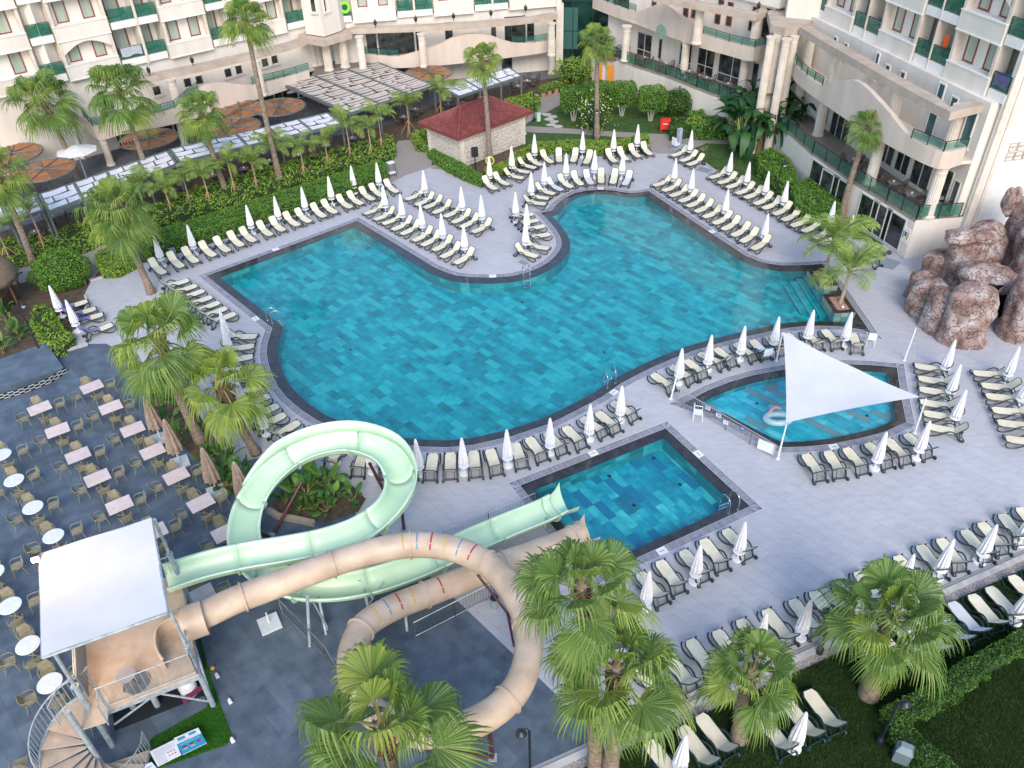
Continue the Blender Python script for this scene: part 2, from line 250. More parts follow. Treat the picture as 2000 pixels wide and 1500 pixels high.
# ------------------------------------------------------------------ mesh helpers
class MB:
    def __init__(s): s.v = []; s.f = []
    def add(s, vs, fs):
        o = len(s.v); s.v += [tuple(v) for v in vs]; s.f += [tuple(i+o for i in f) for f in fs]; return s
    def box(s, c, d, rz=0.0, m=None):
        x, y, z = d[0]/2, d[1]/2, d[2]/2; ca, sa = math.cos(rz), math.sin(rz)
        P = []
        for (i, j, k) in ((-1,-1,-1),(1,-1,-1),(1,1,-1),(-1,1,-1),(-1,-1,1),(1,-1,1),(1,1,1),(-1,1,1)):
            X, Y, Z = i*x, j*y, k*z; P.append((c[0]+X*ca-Y*sa, c[1]+X*sa+Y*ca, c[2]+Z))
        return s.add(P, [(0,3,2,1),(4,5,6,7),(0,1,5,4),(1,2,6,5),(2,3,7,6),(3,0,4,7)])
    def prism(s, poly, z0, z1):
        n = len(poly); P = [(p[0], p[1], z0) for p in poly]+[(p[0], p[1], z1) for p in poly]
        return s.add(P, [tuple(range(n-1, -1, -1)), tuple(range(n, 2*n))]+[(i, (i+1) % n, n+(i+1) % n, n+i) for i in range(n)])
    def tube(s, path, r, n=8, cap=True, closed=False):
        path = [Vector(p) for p in path]; K = len(path); rr = r if isinstance(r, (list, tuple)) else [r]*K
        up = None; P = []
        for i, p in enumerate(path):
            if closed: t = path[(i+1) % K]-path[i-1]
            else: t = path[min(i+1, K-1)]-path[max(i-1, 0)]
            t = t.normalized() if t.length > 1e-9 else Vector((0, 0, 1))
            if up is None: up = Vector((0, 0, 1)) if abs(t.z) < 0.9 else Vector((1, 0, 0))
            a = t.cross(up)
            if a.length < 1e-6: a = t.cross(Vector((1, 0, 0)))
            a.normalize(); b = a.cross(t); up = b
            for k in range(n):
                th = 2*PI*k/n; P.append(p+a*math.cos(th)*rr[i]+b*math.sin(th)*rr[i])
        F = []
        for i in range(K if closed else K-1):
            j = (i+1) % K
            for k in range(n): F.append((i*n+k, i*n+(k+1) % n, j*n+(k+1) % n, j*n+k))
        if cap and not closed: F += [tuple(range(n-1, -1, -1)), tuple((K-1)*n+k for k in range(n))]
        return s.add(P, F)
    def lathe(s, prof, c=(0, 0, 0), n=16, lobes=0, amp=0.0, tw=0.0):
        P = []
        for (r, z) in prof:
            for k in range(n):
                th = 2*PI*k/n+tw*z; q = r*(1+amp*math.cos(lobes*th)) if lobes else r
                P.append((c[0]+q*math.cos(th), c[1]+q*math.sin(th), c[2]+z))
        F = [(i*n+k, i*n+(k+1) % n, (i+1)*n+(k+1) % n, (i+1)*n+k) for i in range(len(prof)-1) for k in range(n)]
        F += [tuple(range(n-1, -1, -1)), tuple((len(prof)-1)*n+k for k in range(n))]
        return s.add(P, F)
    def quad(s, a, b, c, d): return s.add([a, b, c, d], [(0, 1, 2, 3)])
    def slab(s, a, b, t, h, z0):
        """upright wall strip from a to b (plan), thickness t to its right-hand side normal, from z0 up h"""
        a = Vector((a[0], a[1])); b = Vector((b[0], b[1])); d = (b-a).normalized(); nn = Vector((d.y, -d.x))*t
        return s.prism([a, b, b+nn, a+nn], z0, z0+h)
    def mesh(s, name, m, smooth=False):
        me = bpy.data.meshes.new(name); me.from_pydata(s.v, [], s.f); me.materials.append(m)
        bm = bmesh.new(); bm.from_mesh(me); bmesh.ops.recalc_face_normals(bm, faces=bm.faces); bm.to_mesh(me); bm.free()
        if smooth: me.polygons.foreach_set('use_smooth', [True]*len(me.polygons))
        return me
    def build(s, name, m, parent=None, smooth=False, label=None, kind=None):
        return obj(name, s.mesh(name, m, smooth), parent, label, kind)
def obj(name, me, parent=None, label=None, kind=None, loc=None):
    o = bpy.data.objects.new(name, me); COL.objects.link(o)
    if parent is not None:
        o.parent = parent
        if parent.get('_w'):      # geometry given in world coordinates under a placed empty
            o.matrix_parent_inverse = Matrix.Translation(-Vector(parent.location))
    if label: o['label'] = label
    if kind: o['kind'] = kind
    if loc is not None: o.location = loc
    return o
def smoothset(me): me.polygons.foreach_set('use_smooth', [True]*len(me.polygons))
def npmesh(name, V, F, m):
    me = bpy.data.meshes.new(name); V = np.asarray(V, dtype=np.float32); F = np.asarray(F, dtype=np.int32)
    k = F.shape[1]; me.vertices.add(len(V)); me.vertices.foreach_set('co', V.ravel())
    me.loops.add(F.size); me.loops.foreach_set('vertex_index', F.ravel())
    me.polygons.add(len(F)); me.polygons.foreach_set('loop_start', np.arange(0, F.size, k, dtype=np.int32))
    me.update(calc_edges=True); me.materials.append(m); return me
def thing(name, label, cat, loc=(0, 0, 0), rz=0.0, group=None, world=False):
    o = bpy.data.objects.new(name, None); COL.objects.link(o); o.location = loc; o.rotation_euler = (0, 0, rz)
    o['label'] = label; o['category'] = cat; o.empty_display_size = 0.2
    if group: o['group'] = group
    if world: o['_w'] = 1
    return o
def tag(o, label, cat, group=None, kind=None):
    o['label'] = label; o['category'] = cat
    if group: o['group'] = group
    if kind: o['kind'] = kind
    return o
def kids(o): return [c for c in bpy.data.objects if c.parent is o]
KC = {}
def snap(o):
    """remember a thing's tree once, so that copies are quick"""
    KC[o.name] = [(c, [g for g in kids(c)]) for c in kids(o)]
def dup(root, loc, rz, label, group=None, scale=1.0, swap=None):
    r = root.copy(); COL.objects.link(r); r.location = loc; r.rotation_euler = (0, 0, rz); r['label'] = label; r.scale = (scale,)*3
    if group: r['group'] = group
    for ch, gs in KC[root.name]:
        c = ch.copy(); COL.objects.link(c); c.parent = r
        if swap and ch.data in swap: c.data = swap[ch.data]
        for g in gs:
            d = g.copy(); COL.objects.link(d); d.parent = c
    return r
class Proto:
    """first placement uses the prototype itself, later ones are copies"""
    def __init__(s, make): s.make = make; s.p = None
    def put(s, loc, rz, label, group=None, scale=1.0, swap=None):
        if s.p is None:
            s.p = s.make(); snap(s.p); o = s.p; o.location = loc; o.rotation_euler = (0, 0, rz); o['label'] = label; o.scale = (scale,)*3
            if group: o['group'] = group
            if swap:
                for ch, gs in KC[o.name]:
                    if ch.data in swap: ch.data = swap[ch.data]
                swap_back = {v: k for k, v in swap.items()}
            return o
        return dup(s.p, loc, rz, label, group, scale, swap)
ORD = ['first', 'second', 'third', 'fourth', 'fifth', 'sixth', 'seventh', 'eighth', 'ninth', 'tenth', 'eleventh', 'twelfth', 'thirteenth', 'fourteenth', 'fifteenth', 'sixteenth', 'seventeenth', 'eighteenth', 'nineteenth', 'twentieth', 'twenty-first', 'twenty-second', 'twenty-third', 'twenty-fourth']
def P2(L, z=0.0): return [tuple(G(x, y, z)[:2]) for x, y in L]
def resample(pts, step, closed=True):
    out = []; n = len(pts)
    for i in range(n if closed else n-1):
        a = Vector(pts[i]); b = Vector(pts[(i+1) % n]); k = max(1, int((b-a).length/step))
        out += [tuple(a.lerp(b, j/k)) for j in range(k)]
    if not closed: out.append(tuple(pts[-1]))
    return out
def catmull(pts, sub=6, closed=False):
    P = [Vector(p) for p in pts]; n = len(P); out = []
    for i in range(n if closed else n-1):
        if closed: p0, p1, p2, p3 = P[i-1], P[i], P[(i+1) % n], P[(i+2) % n]
        else: p0, p1, p2, p3 = P[max(i-1, 0)], P[i], P[i+1], P[min(i+2, n-1)]
        for k in range(sub):
            t = k/sub; out.append(0.5*((2*p1)+(p2-p0)*t+(2*p0-5*p1+4*p2-p3)*t*t+(3*p1-p0-3*p2+p3)*t**3))
    if not closed: out.append(P[-1])
    return out
def area2(p): return sum(p[i][0]*p[(i+1) % len(p)][1]-p[(i+1) % len(p)][0]*p[i][1] for i in range(len(p)))
def ccw(p): return p if area2(p) > 0 else p[::-1]
def offset(poly, d):
    """grow (d > 0) or shrink a CCW polygon"""
    n = len(poly); out = []
    for i in range(n):
        a = Vector(poly[i-1]); b = Vector(poly[i]); c = Vector(poly[(i+1) % n])
        e1 = (b-a).normalized(); e2 = (c-b).normalized(); n1 = Vector((e1.y, -e1.x)); n2 = Vector((e2.y, -e2.x))
        m = n1+n2
        if m.length < 1e-6: m = n1
        m.normalize(); k = d/max(0.45, m.dot(n1)); out.append(tuple(b+m*k))
    return out
def inside(poly, x, y):
    c = False; j = len(poly)-1
    for i in range(len(poly)):
        xi, yi = poly[i]; xj, yj = poly[j]
        if (yi > y) != (yj > y) and x < (xj-xi)*(y-yi)/(yj-yi)+xi: c = not c
        j = i
    return c
def cdt(outer, holes, z):
    loops = [outer]+holes; V = []; E = []
    for lp in loops:
        o = len(V); V += [Vector(p) for p in lp]; E += [(o+i, o+(i+1) % len(lp)) for i in range(len(lp))]
    r = delaunay_2d_cdt(V, E, [], 0, 1e-5); vs = r[0]; F = []
    for f in r[2]:
        x = sum(vs[i].x for i in f)/3; y = sum(vs[i].y for i in f)/3
        if inside(outer, x, y) and not any(inside(h, x, y) for h in holes): F.append(tuple(f))
    return [(v.x, v.y, z) for v in vs], F
def sheet(name, outer, holes, z, m, parent=None, kind='structure'):
    V, F = cdt(outer, holes, z); b = MB(); b.add(V, F)
    me = bpy.data.meshes.new(name); me.from_pydata(V, [], F); me.materials.append(m)
    for p in me.polygons: pass
    bm = bmesh.new(); bm.from_mesh(me)
    for f in bm.faces:
        if f.normal.z < 0: f.normal_flip()
    bm.to_mesh(me); bm.free()
    return obj(name, me, parent, None, kind)
def tiles(poly, holes, ang, L, W, z, gap, m, parent, nind, name='tile', th=0.004, stag='brick', ref=(0, 0), jitter=0.0, bulkname='far_tile'):
    """clip a brick-bond tile grid to a region: the nind nearest whole tiles become objects, the rest one mesh"""
    ca, sa = math.cos(ang), math.sin(ang)
    def loc(p): return ((p[0]-ref[0])*ca+(p[1]-ref[1])*sa, -(p[0]-ref[0])*sa+(p[1]-ref[1])*ca)
    def wld(p): return (ref[0]+p[0]*ca-p[1]*sa, ref[1]+p[0]*sa+p[1]*ca)
    pl = [loc(p) for p in poly]; hl = [[loc(p) for p in h] for h in holes]
    u0 = min(p[0] for p in pl); u1 = max(p[0] for p in pl); v0 = min(p[1] for p in pl); v1 = max(p[1] for p in pl)
    segs = []
    for lp in [pl]+hl:
        for i in range(len(lp)): segs.append((lp[i], lp[(i+1) % len(lp)]))
    SX0 = np.array([min(a[0], b[0]) for a, b in segs]); SX1 = np.array([max(a[0], b[0]) for a, b in segs])
    SY0 = np.array([min(a[1], b[1]) for a, b in segs]); SY1 = np.array([max(a[1], b[1]) for a, b in segs])
    whole = []; bits = MB(); r = random.Random(3)
    j = int(math.floor(v0/W))
    while j*W < v1:
        off = (j % 2)*L/2 if stag == 'brick' else r.random()*L
        i = int(math.floor((u0-off)/L))
        while i*L+off < u1:
            a, b, c, d = i*L+off+gap/2, (i+1)*L+off-gap/2, j*W+gap/2, (j+1)*W-gap/2
            i += 1
            hit = np.nonzero((SX0 < b) & (SX1 > a) & (SY0 < d) & (SY1 > c))[0]
            cx, cy = (a+b)/2, (c+d)/2
            if len(hit) == 0:
                if inside(pl, cx, cy) and not any(inside(h, cx, cy) for h in hl): whole.append((a, b, c, d))
                continue
            V = [Vector((a, c)), Vector((b, c)), Vector((b, d)), Vector((a, d))]; E = [(0, 1), (1, 2), (2, 3), (3, 0)]
            for h_ in hit:
                o = len(V); V += [Vector(segs[h_][0]), Vector(segs[h_][1])]; E.append((o, o+1))
            rr = delaunay_2d_cdt(V, E, [], 0, 1e-5); vs = rr[0]; F = []
            for f in rr[2]:
                x = sum(vs[q].x for q in f)/3; y = sum(vs[q].y for q in f)/3
                if a <= x <= b and c <= y <= d and inside(pl, x, y) and not any(inside(h2, x, y) for h2 in hl): F.append(tuple(f))
            if F:
                used = sorted({q for f in F for q in f}); ix = {q: k for k, q in enumerate(used)}
                bits.add([(*wld(vs[q]), z) for q in used], [tuple(ix[q] for q in f) for f in F])
        j += 1
    def key(t):
        x, y = wld(((t[0]+t[1])/2, (t[2]+t[3])/2)); c = RM.transposed() @ Vector((x, y, -H))
        u, v = CX+FX*c.x/c.z, CY+FX*c.y/c.z
        return (0 if (-20 < u < 2020 and -20 < v < 1520) else 1, c.z)
    whole.sort(key=key)
    tb = MB().box((0, 0, -th/2), (L-gap, W-gap, th)); tm = tb.mesh(name, m)
    for (a, b, c, d) in whole[:nind]:
        o = obj(name, tm, parent); x, y = wld(((a+b)/2, (c+d)/2))
        o.location = (x, y, z+(r.random()-0.5)*jitter); o.rotation_euler = (0, 0, ang)
    for (a, b, c, d) in whole[nind:]:
        P = [(*wld(q), z) for q in ((a, c), (b, c), (b, d), (a, d))]; bits.add(P, [(0, 1, 2, 3)])
    me = bpy.data.meshes.new(bulkname); me.from_pydata(bits.v, [], bits.f); me.materials.append(m)
    bm = bmesh.new(); bm.from_mesh(me)
    for f in bm.faces:
        if f.normal.z < 0: f.normal_flip()
    bm.to_mesh(me); bm.free()
    return obj(bulkname, me, parent, None, 'stuff')
# ------------------------------------------------------------------ pool outlines (outer edge of the dark wet ledge)
BIG = P2([(402.5,539),(500,503.5),(600,467.5),(697.5,431),(774,476.5),(850,522.5),(870,531),(890,537.5),(920,541),(962.5,542),(1000,539),(1022,534),(1037.6,529),(1054,521.6),(1071,512),(1083,501),(1091.6,490),(1096,479.6),(1096,470),(1091.6,458),(1084,447),(1073.6,434),(1064,424),(1056,416),
 (1077,411.6),(1084,401.6),(1093,394),(1103.6,386),(1124,376.4),(1146,372),(1173.5,370),(1195.5,371.5),(1217.5,375.3),(1232,377),(1247,376),(1267,373),(1360,436),(1457.5,500),(1482.5,510),(1500,514.5),(1525,518),(1575,517.5),(1607,515),(1655,583),(1701,649.5),
 (1675,642.5),(1640,637.5),(1608,636.5),(1573.5,637),(1539,640.6),(1493,650),(1447,660),(1401,671.6),(1355,685),(1309,702.7),(1274.5,717.6),(1240,735),(1212,750),(1175,776),(1125,802.5),(1075,827.5),(1000,852.5),(975,857.5),(925,869),(875,874),(825,872.5),(785,869),(745,862),(700,851),(650,835),(617,820),(587,800),(560,777),(544,757),(532,735),(524,712),(520,690),(522,670),(531,641),(467,590)])
BIG = ccw(BIG)
a_, b_, d_ = G(1300, 836), G(1466, 989), G(1015, 948)
SM = ccw([tuple(a_[:2]), tuple(b_[:2]), tuple((b_+d_-a_)[:2]), tuple(d_[:2])])
SM = resample(SM, 1.5)
KID = ccw(P2([(1357,785),(1332.5,788),(1355,777),(1382.6,762),(1424,746),(1470,732.6),(1534,721),(1595,714),(1650,711),(1700,712.5),(1752.5,717.5),(1757,750),(1763,785),(1771,825),(1725,845),(1675,857.5),(1625,867.5),(1575,872.5),(1525,874),(1495,860),(1460,842),(1410,815)][1:]))
POOLS = [('big', BIG), ('small', SM), ('kid', KID)]
HOLES = [resample(offset(p, 0.40), 1.2) for _, p in POOLS]
ANG = math.radians(-47.3)
# ------------------------------------------------------------------ ground sheets
ground = sheet('ground', [(-160, -20), (160, -20), (160, 260), (-160, 260)], HOLES, -0.030, GROUND)
DECKP = ccw(P2([(107,690),(172,672),(207,671),(345,742),(420,845),(462,905),(560,880),(640,960),(735,1036),(820,1108),(895,1175),(1000,1275),(1060,1331),(1170,1439),(1562,1266.5),(2000,1073),(2090,1034)])
            + [(42, 46), (30.5, 47.6), (26.0, 46.9), (25.8, 47.6)] + P2([(1715,470),(1660,455),(1590,440),(1530,395),(1445,352),(1395,335),(1376,318),(1345,300),(1320,287),(1276,289),(1262,305),(1245,288),(1190,300),(1080,300),(1035,322),(985,345),(938,362),(865,327),(850,322),(790,340),(740,370),(680,388),(560,425),(400,480),(260,520),(178,548),(165,575),(172,590),(150,640),(135,668)]))
_c = [max(0, 0)]
def clean(p):
    return p
deck_joint = sheet('deck_base', DECKP, HOLES, -0.012, JOINT)
tiles(DECKP, HOLES, ANG, 1.2, 0.6, -0.004, 0.008, DECK, deck_joint, 300, name='deck_tile', bulkname='far_deck_tiles', ref=(0, 20))
DARKP = ccw(P2([(107,690),(172,672),(207,671),(345,742),(420,845),(462,905),(560,880),(640,960),(735,1036),(820,1108),(895,1175),(1000,1275),(1060,1331),(1170,1439),(1015,1508)]) + [(-1.5, 9), (-30, 9)] + P2([(-160,900),(-90,740),(0,700),(60,690)]))
dark_base = sheet('dining_floor_base', DARKP, [], -0.011, DARKJ)
tiles(DARKP, [], ANG, 1.2, 0.6, -0.003, 0.014, DARKT, dark_base, 300, name='slate_tile', stag='rand', bulkname='far_slate_tiles', ref=(0, 20))
# lawn beyond the kerb, bottom right
kl = P2([(1015,1508),(1170,1439),(1562,1266.5),(2000,1073),(2090,1034)])
def shift(pts, d):
    out = []
    for i, p in enumerate(pts):
        a = Vector(pts[max(i-1, 0)]); b = Vector(pts[min(i+1, len(pts)-1)]); t = (b-a).normalized(); out.append(tuple(Vector(p)+Vector((t.y, -t.x))*d))
    return out
LAWN = ccw(shift(kl, 0.75)+[(45, 34), (45, 6), (-2, 6)])
sheet('lawn', LAWN, [], 0.0, GRASS)
for nm, d0, d1, z, m in (('kerb_drain', 0.02, 0.16, 0.012, flat('drain_grey', (0.30, 0.31, 0.33))), ('kerb_stone', 0.18, 0.42, 0.05, KERB), ('gravel_strip', 0.42, 0.76, 0.004, GRAVEL)):
    a = shift(kl, d0); b = shift(kl, d1); q = MB()
    for i in range(len(a)-1): q.prism([a[i], b[i], b[i+1], a[i+1]], -0.1, z)
    q.build(nm, m, kind='structure')
# lawns and paths at the back
def area(name, pts, z, m, world=None): return sheet(name, ccw(P2(pts) if world is None else world), [], z, m)
area('lawn_back', [(1006,262),(1040,235),(1062,215),(1120,205),(1300,200),(1560,290),(1620,330),(1735,480),(1640,462),(1590,436),(1530,392),(1445,349),(1395,332),(1377,315),(1346,297),(1330,284),(1276,286),(1262,302),(1080,296),(1020,300)], 0.001, GRASS2)
area('gravel_path', [(1020,246),(1100,250),(1180,256),(1290,262),(1340,262),(1480,272),(1480,284),(1380,280),(1330,300),(1290,300),(1262,295),(1262,272),(1130,262),(1020,258)], 0.009, PAVER)
area('paved_walk', [(1005,262),(1023,240),(1060,185),(1097,180),(1095,205),(1062,222),(1030,240),(1012,268)], 0.013, PAVER)
area('entrance_paving', [(735,372),(745,330),(778,275),(850,270),(842,330),(880,332),(935,364),(905,352),(862,325),(850,324),(790,343)], 0.005, PAVER)
area('garden_path', [(0,540),(60,515),(140,495),(185,480),(230,468),(300,440),(320,440),(255,470),(190,490),(200,520),(180,548),(160,545),(165,510),(70,545),(0,565)], 0.006, PAVER)
area('restaurant_floor', [(-200,560),(-60,470),(250,385),(420,330),(640,270),(780,240),(880,190),(1000,165),(1100,150),(1100,40),(600,60),(100,150),(-300,250)], 0.004, mat('restaurant_floor', (0.09, 0.10, 0.12), (0.15, 0.16, 0.18), scale=2))
st_ = thing('stepping_stones', 'irregular flat stepping stones set in the lawn beside the walk', 'stones', G(1075, 238), world=True)
for i, (x, y) in enumerate([(1068,224),(1080,228),(1072,233),(1082,238),(1077,244),(1090,247)]):
    g = G(x, y); q = MB(); q.prism([(g.x+0.45*math.cos(t+i)*(1+.2*math.sin(3*t+i)), g.y+0.35*math.sin(t+i)) for t in [k*PI/4 for k in range(8)]], 0, 0.03); q.build('stone', KERB, st_)
# kerb edging of garden beds
def kerb(pts, wd=0.15, h=0.09, name='kerb_edging', m=KERB, world=None):
    p = P2(pts) if world is None else world; a = shift(p, -wd/2); b = shift(p, wd/2); q = MB()
    for i in range(len(p)-1): q.prism([a[i], b[i], b[i+1], a[i+1]], -0.05, h)
    return q.build(name, m, kind='structure')
kerb([(176,549),(230,532),(275,519)]); kerb([(166,578),(173,592),(150,642),(135,668)]); kerb([(107,692),(172,673)], 0.22); kerb([(938,364),(905,347),(865,328)])
kerb([(1376,319),(1395,333),(1445,351)]); kerb([(345,742),(375,780),(400,822),(430,865),(470,915)], 0.18, 0.12)
kerb([(525,1000),(545,1012),(580,1018),(615,1026)], 0.22, 0.25, m=flat('warm_planter_edge', (0.42, 0.34, 0.28)))
# ------------------------------------------------------------------ pools
DEPTH = {'big': 0.82, 'small': 0.78, 'kid': 0.38}
LEDW = {'big': 0.62, 'small': 0.50, 'kid': 0.48}
LAB = {'big': 'large free-form turquoise swimming pool with a dark stone overflow edge', 'small': 'small rectangular turquoise pool where both water slides end', 'kid': 'almond-shaped shallow pool under the white shade sail'}
for key, P in POOLS:
    cx = sum(p[0] for p in P)/len(P); cy = sum(p[1] for p in P)/len(P)
    pool = thing('swimming_pool', LAB[key], 'pool', (cx, cy, 0), world=True)
    fine = resample(P, 0.7)
    inn = offset(fine, -LEDW[key])
    zi, zf = -0.085, -DEPTH[key]
    # ledge slabs: every wet dark stone its own piece
    led = MB(); n = len(fine)
    big = offset(fine, 0.0)
    for i in range(n):
        a, b, c, d = fine[i], fine[(i+1) % n], inn[(i+1) % n], inn[i]
        A, B, C, D = Vector(a).lerp(Vector(b), .01), Vector(b).lerp(Vector(a), .01), Vector(c).lerp(Vector(d), .01), Vector(d).lerp(Vector(c), .01)
        led.add([(*A, -0.03), (*B, -0.03), (*C, zi), (*D, zi)], [(0, 1, 2, 3)])
    lb = led.build('ledge_slabs', LEDGE, pool, kind='stuff')
    base = MB(); V, F = [], []
    for i in range(n):
        a, b, c, d = fine[i], fine[(i+1) % n], inn[(i+1) % n], inn[i]
        base.add([(*a, -0.04), (*b, -0.04), (*c, zi-0.01), (*d, zi-0.01)], [(0, 1, 2, 3)])
    base.build('ledge_bed', flat('ledge_bed', (0.02, 0.015, 0.02)), pool)
    # basin walls with tiles
    wl = MB(); wb = MB(); per = resample(inn, 0.6 if key != 'small' else 0.45)
    rows = 2 if key != 'kid' else 1
    for i in range(len(per)):
        a = Vector(per[i]); b = Vector(per[(i+1) % len(per)]); wb.add([(*a, zi-.02), (*b, zi-.02), (*b, zf), (*a, zf)], [(0, 1, 2, 3)])
        t = (b-a); ia = a.lerp(b, .012); ib = a.lerp(b, .988); nn = Vector((-t.y, t.x)).normalized()*0.006
        for k in range(rows):
            z1 = zi-.02+(zf-zi+.02)*k/rows-.006; z0 = zi-.02+(zf-zi+.02)*(k+1)/rows+.006
            wl.add([(*(ia+nn), z1), (*(ib+nn), z1), (*(ib+nn), z0), (*(ia+nn), z0)], [(0, 1, 2, 3)])
    wb.build('basin_wall', PJOINT, pool)
    PT = {'big': PTILE, 'small': PTILE2, 'kid': PTILE3}[key]
    wl.build('wall_tiles', WTILE, pool, kind='stuff')
    fl = sheet('basin_floor', inn, [], zf-0.006, PJOINT, pool, None)
    ln, wd = (1.0, 0.45) if key == 'big' else (1.2, 0.45) if key == 'small' else (1.2, 0.42)
    tiles(inn, [], ANG if key != 'small' else math.radians(-58), ln, wd, zf, 0.014, PT, pool, 300, name='floor_tile', stag='rand', bulkname='far_floor_tiles', ref=(cx, cy))
    # overflow grating: channel and bars
    g0 = offset(fine, 0.02); g1 = offset(fine, 0.36); ch = MB()
    for i in range(n): ch.add([(*g0[i], -0.02), (*g0[(i+1) % n], -0.02), (*g1[(i+1) % n], -0.02), (*g1[i], -0.02)], [(0, 1, 2, 3)])
    ch.build('overflow_channel', GRATED, pool)
    bars = MB(); f2 = resample(P, 0.085); o0 = offset(f2, 0.035); o1 = offset(f2, 0.35)
    for i in range(len(f2)):
        j = (i+1) % len(f2); a, b = Vector(o0[i]), Vector(o0[j]); c, d = Vector(o1[j]), Vector(o1[i])
        e = 0.18
        bars.add([(*a.lerp(b, e/2), -.004), (*a.lerp(b, 1-e/2), -.004), (*d.lerp(c, 1-e/2), -.004), (*d.lerp(c, e/2), -.004)], [(0, 1, 2, 3)])
    bars.build('grating_bars', GRATE, pool, kind='stuff')
    tr = MB(); t0 = offset(fine, 0.36); t1 = offset(fine, 0.405)
    for i in range(n): tr.add([(*t0[i], 0.002), (*t0[(i+1) % n], 0.002), (*t1[(i+1) % n], 0.002), (*t1[i], 0.002)], [(0, 1, 2, 3)])
    tr.build('edge_trim', flat('pale_trim', (0.55, 0.55, 0.60)), pool)
    tr = MB(); t0 = offset(fine, -0.012); t1 = offset(fine, 0.02)
    for i in range(n): tr.add([(*t0[i], -0.002), (*t0[(i+1) % n], -0.002), (*t1[(i+1) % n], -0.002), (*t1[i], -0.002)], [(0, 1, 2, 3)])
    tr.build('inner_trim', flat('pale_trim', (0.55, 0.55, 0.60)), pool)
    wt = sheet('water', offset(fine, -0.012), [], -0.018, WATER)
    if key == 'big':
        # broad steps along the far right edge, and the two planters with palms
        e0, e1 = G(1607, 515), G(1701, 649.5); dd = (e1-e0).normalized(); nn = Vector((dd.y, -dd.x, 0))
        if (Vector((cx, cy, 0))-e0).dot(nn) < 0: nn = -nn
        for k in range(5):
            z = -0.22-0.11*k; w0 = LEDW['big']+0.45*k
            A = e0+dd*(0.75+0.14*k)+nn*w0; B = e1-dd*(1.9+0.35*k)+nn*w0; C = B+nn*0.45; D = A+nn*0.45
            q = MB(); q.prism([A[:2], B[:2], C[:2], D[:2]], zf, z); q.build('pool_step', PT, pool)
            q = MB(); q.box(((C.x+D.x)/2, (C.y+D.y)/2, z+0.012), ((C-D).length, 0.05, 0.024), math.atan2(dd.y, dd.x)); q.build('step_nosing', flat('pale_nosing', (0.12, 0.42, 0.43)), pool)
    marks = {'big': [(543,485.5),(962,540),(1388,454),(1196,766),(502,622),(1172,368)], 'small': [(1174,882),(1371,896),(1302,1071)], 'kid': [(1648,864)]}[key]
    for (x, y) in marks:
        g = G(x, y); k = min(range(n), key=lambda i: (fine[i][0]-g.x)**2+(fine[i][1]-g.y)**2)
        a, b = Vector(fine[k-1]), Vector(fine[(k+1) % n]); t = (b-a).normalized(); m_ = Vector(fine[k])+Vector((t.y, -t.x))*0.19
        q = MB(); q.box((m_.x, m_.y, 0.003), (0.45, 0.34, 0.012), math.atan2(t.y, t.x)); q.build('depth_mark', TRIM, pool)
        q = MB(); q.box((m_.x, m_.y, 0.0105), (0.26, 0.04, 0.003), math.atan2(t.y, t.x)); q.build('depth_print', flat('print_grey', (0.15, 0.2, 0.3)), pool)
    if key == 'small':
        for (x, y) in [(1240,887),(1100,945),(1277,895),(1190,930),(1328,947),(1238,987)]:
            g = G(x, y, zf); q = MB(); q.lathe([(0.10, 0), (0.10, 0.015)], (g.x, g.y, zf+.002), 12); q.build('floor_drain', BLACK, pool)
    else:
        for (x, y) in ([(685,683),(632,472),(1390,513),(1180,688),(1020,590),(1354,680)] if key == 'big' else [(1693,812),(1478,788)]):
            g = G(x, y, zf); q = MB(); q.lathe([(0.09, 0), (0.09, 0.015)], (g.x, g.y, zf+.002), 12); q.build('floor_drain', BLACK, pool)
ga = G(1072, 1048); ga2 = None
# ------------------------------------------------------------------ hotel buildings
class Plane:
    """upright facade plane through two plan points, n points to the viewer"""
    def __init__(s, a, b):
        s.a = Vector((a[0], a[1])); s.b = Vector((b[0], b[1])); s.d = (s.b-s.a).normalized(); s.L = (s.b-s.a).length
        n = Vector((s.d.y, -s.d.x)); s.n = n if n.dot(-s.a) > 0 else -n; s.ang = math.atan2(s.d.y, s.d.x)
    def px(s, x, y, k=0.0):
        d = ray(x, y); o = s.a+s.n*k; den = d.x*s.n.x+d.y*s.n.y; t = (o.x*s.n.x+o.y*s.n.y)/den
        return (Vector((d.x*t, d.y*t))-o).dot(s.d), H+d.z*t
    def p(s, u, z, k=0.0):
        q = s.a+s.d*u+s.n*k; return Vector((q.x, q.y, z))
    def box(s, mb, u0, u1, z0, z1, k0, k1):
        P = [s.p(u, z, k) for z in (z0, z1) for (u, k) in ((u0, k0), (u1, k0), (u1, k1), (u0, k1))]
        return mb.add(P, [(0, 1, 2, 3), (7, 6, 5, 4), (0, 4, 5, 1), (1, 5, 6, 2), (2, 6, 7, 3), (3, 7, 4, 0)])
def part(pl, name, m, parent, u0, u1, z0, z1, k0, k1):
    q = MB(); pl.box(q, u0, u1, z0, z1, k0, k1); return q.build(name, m, parent)
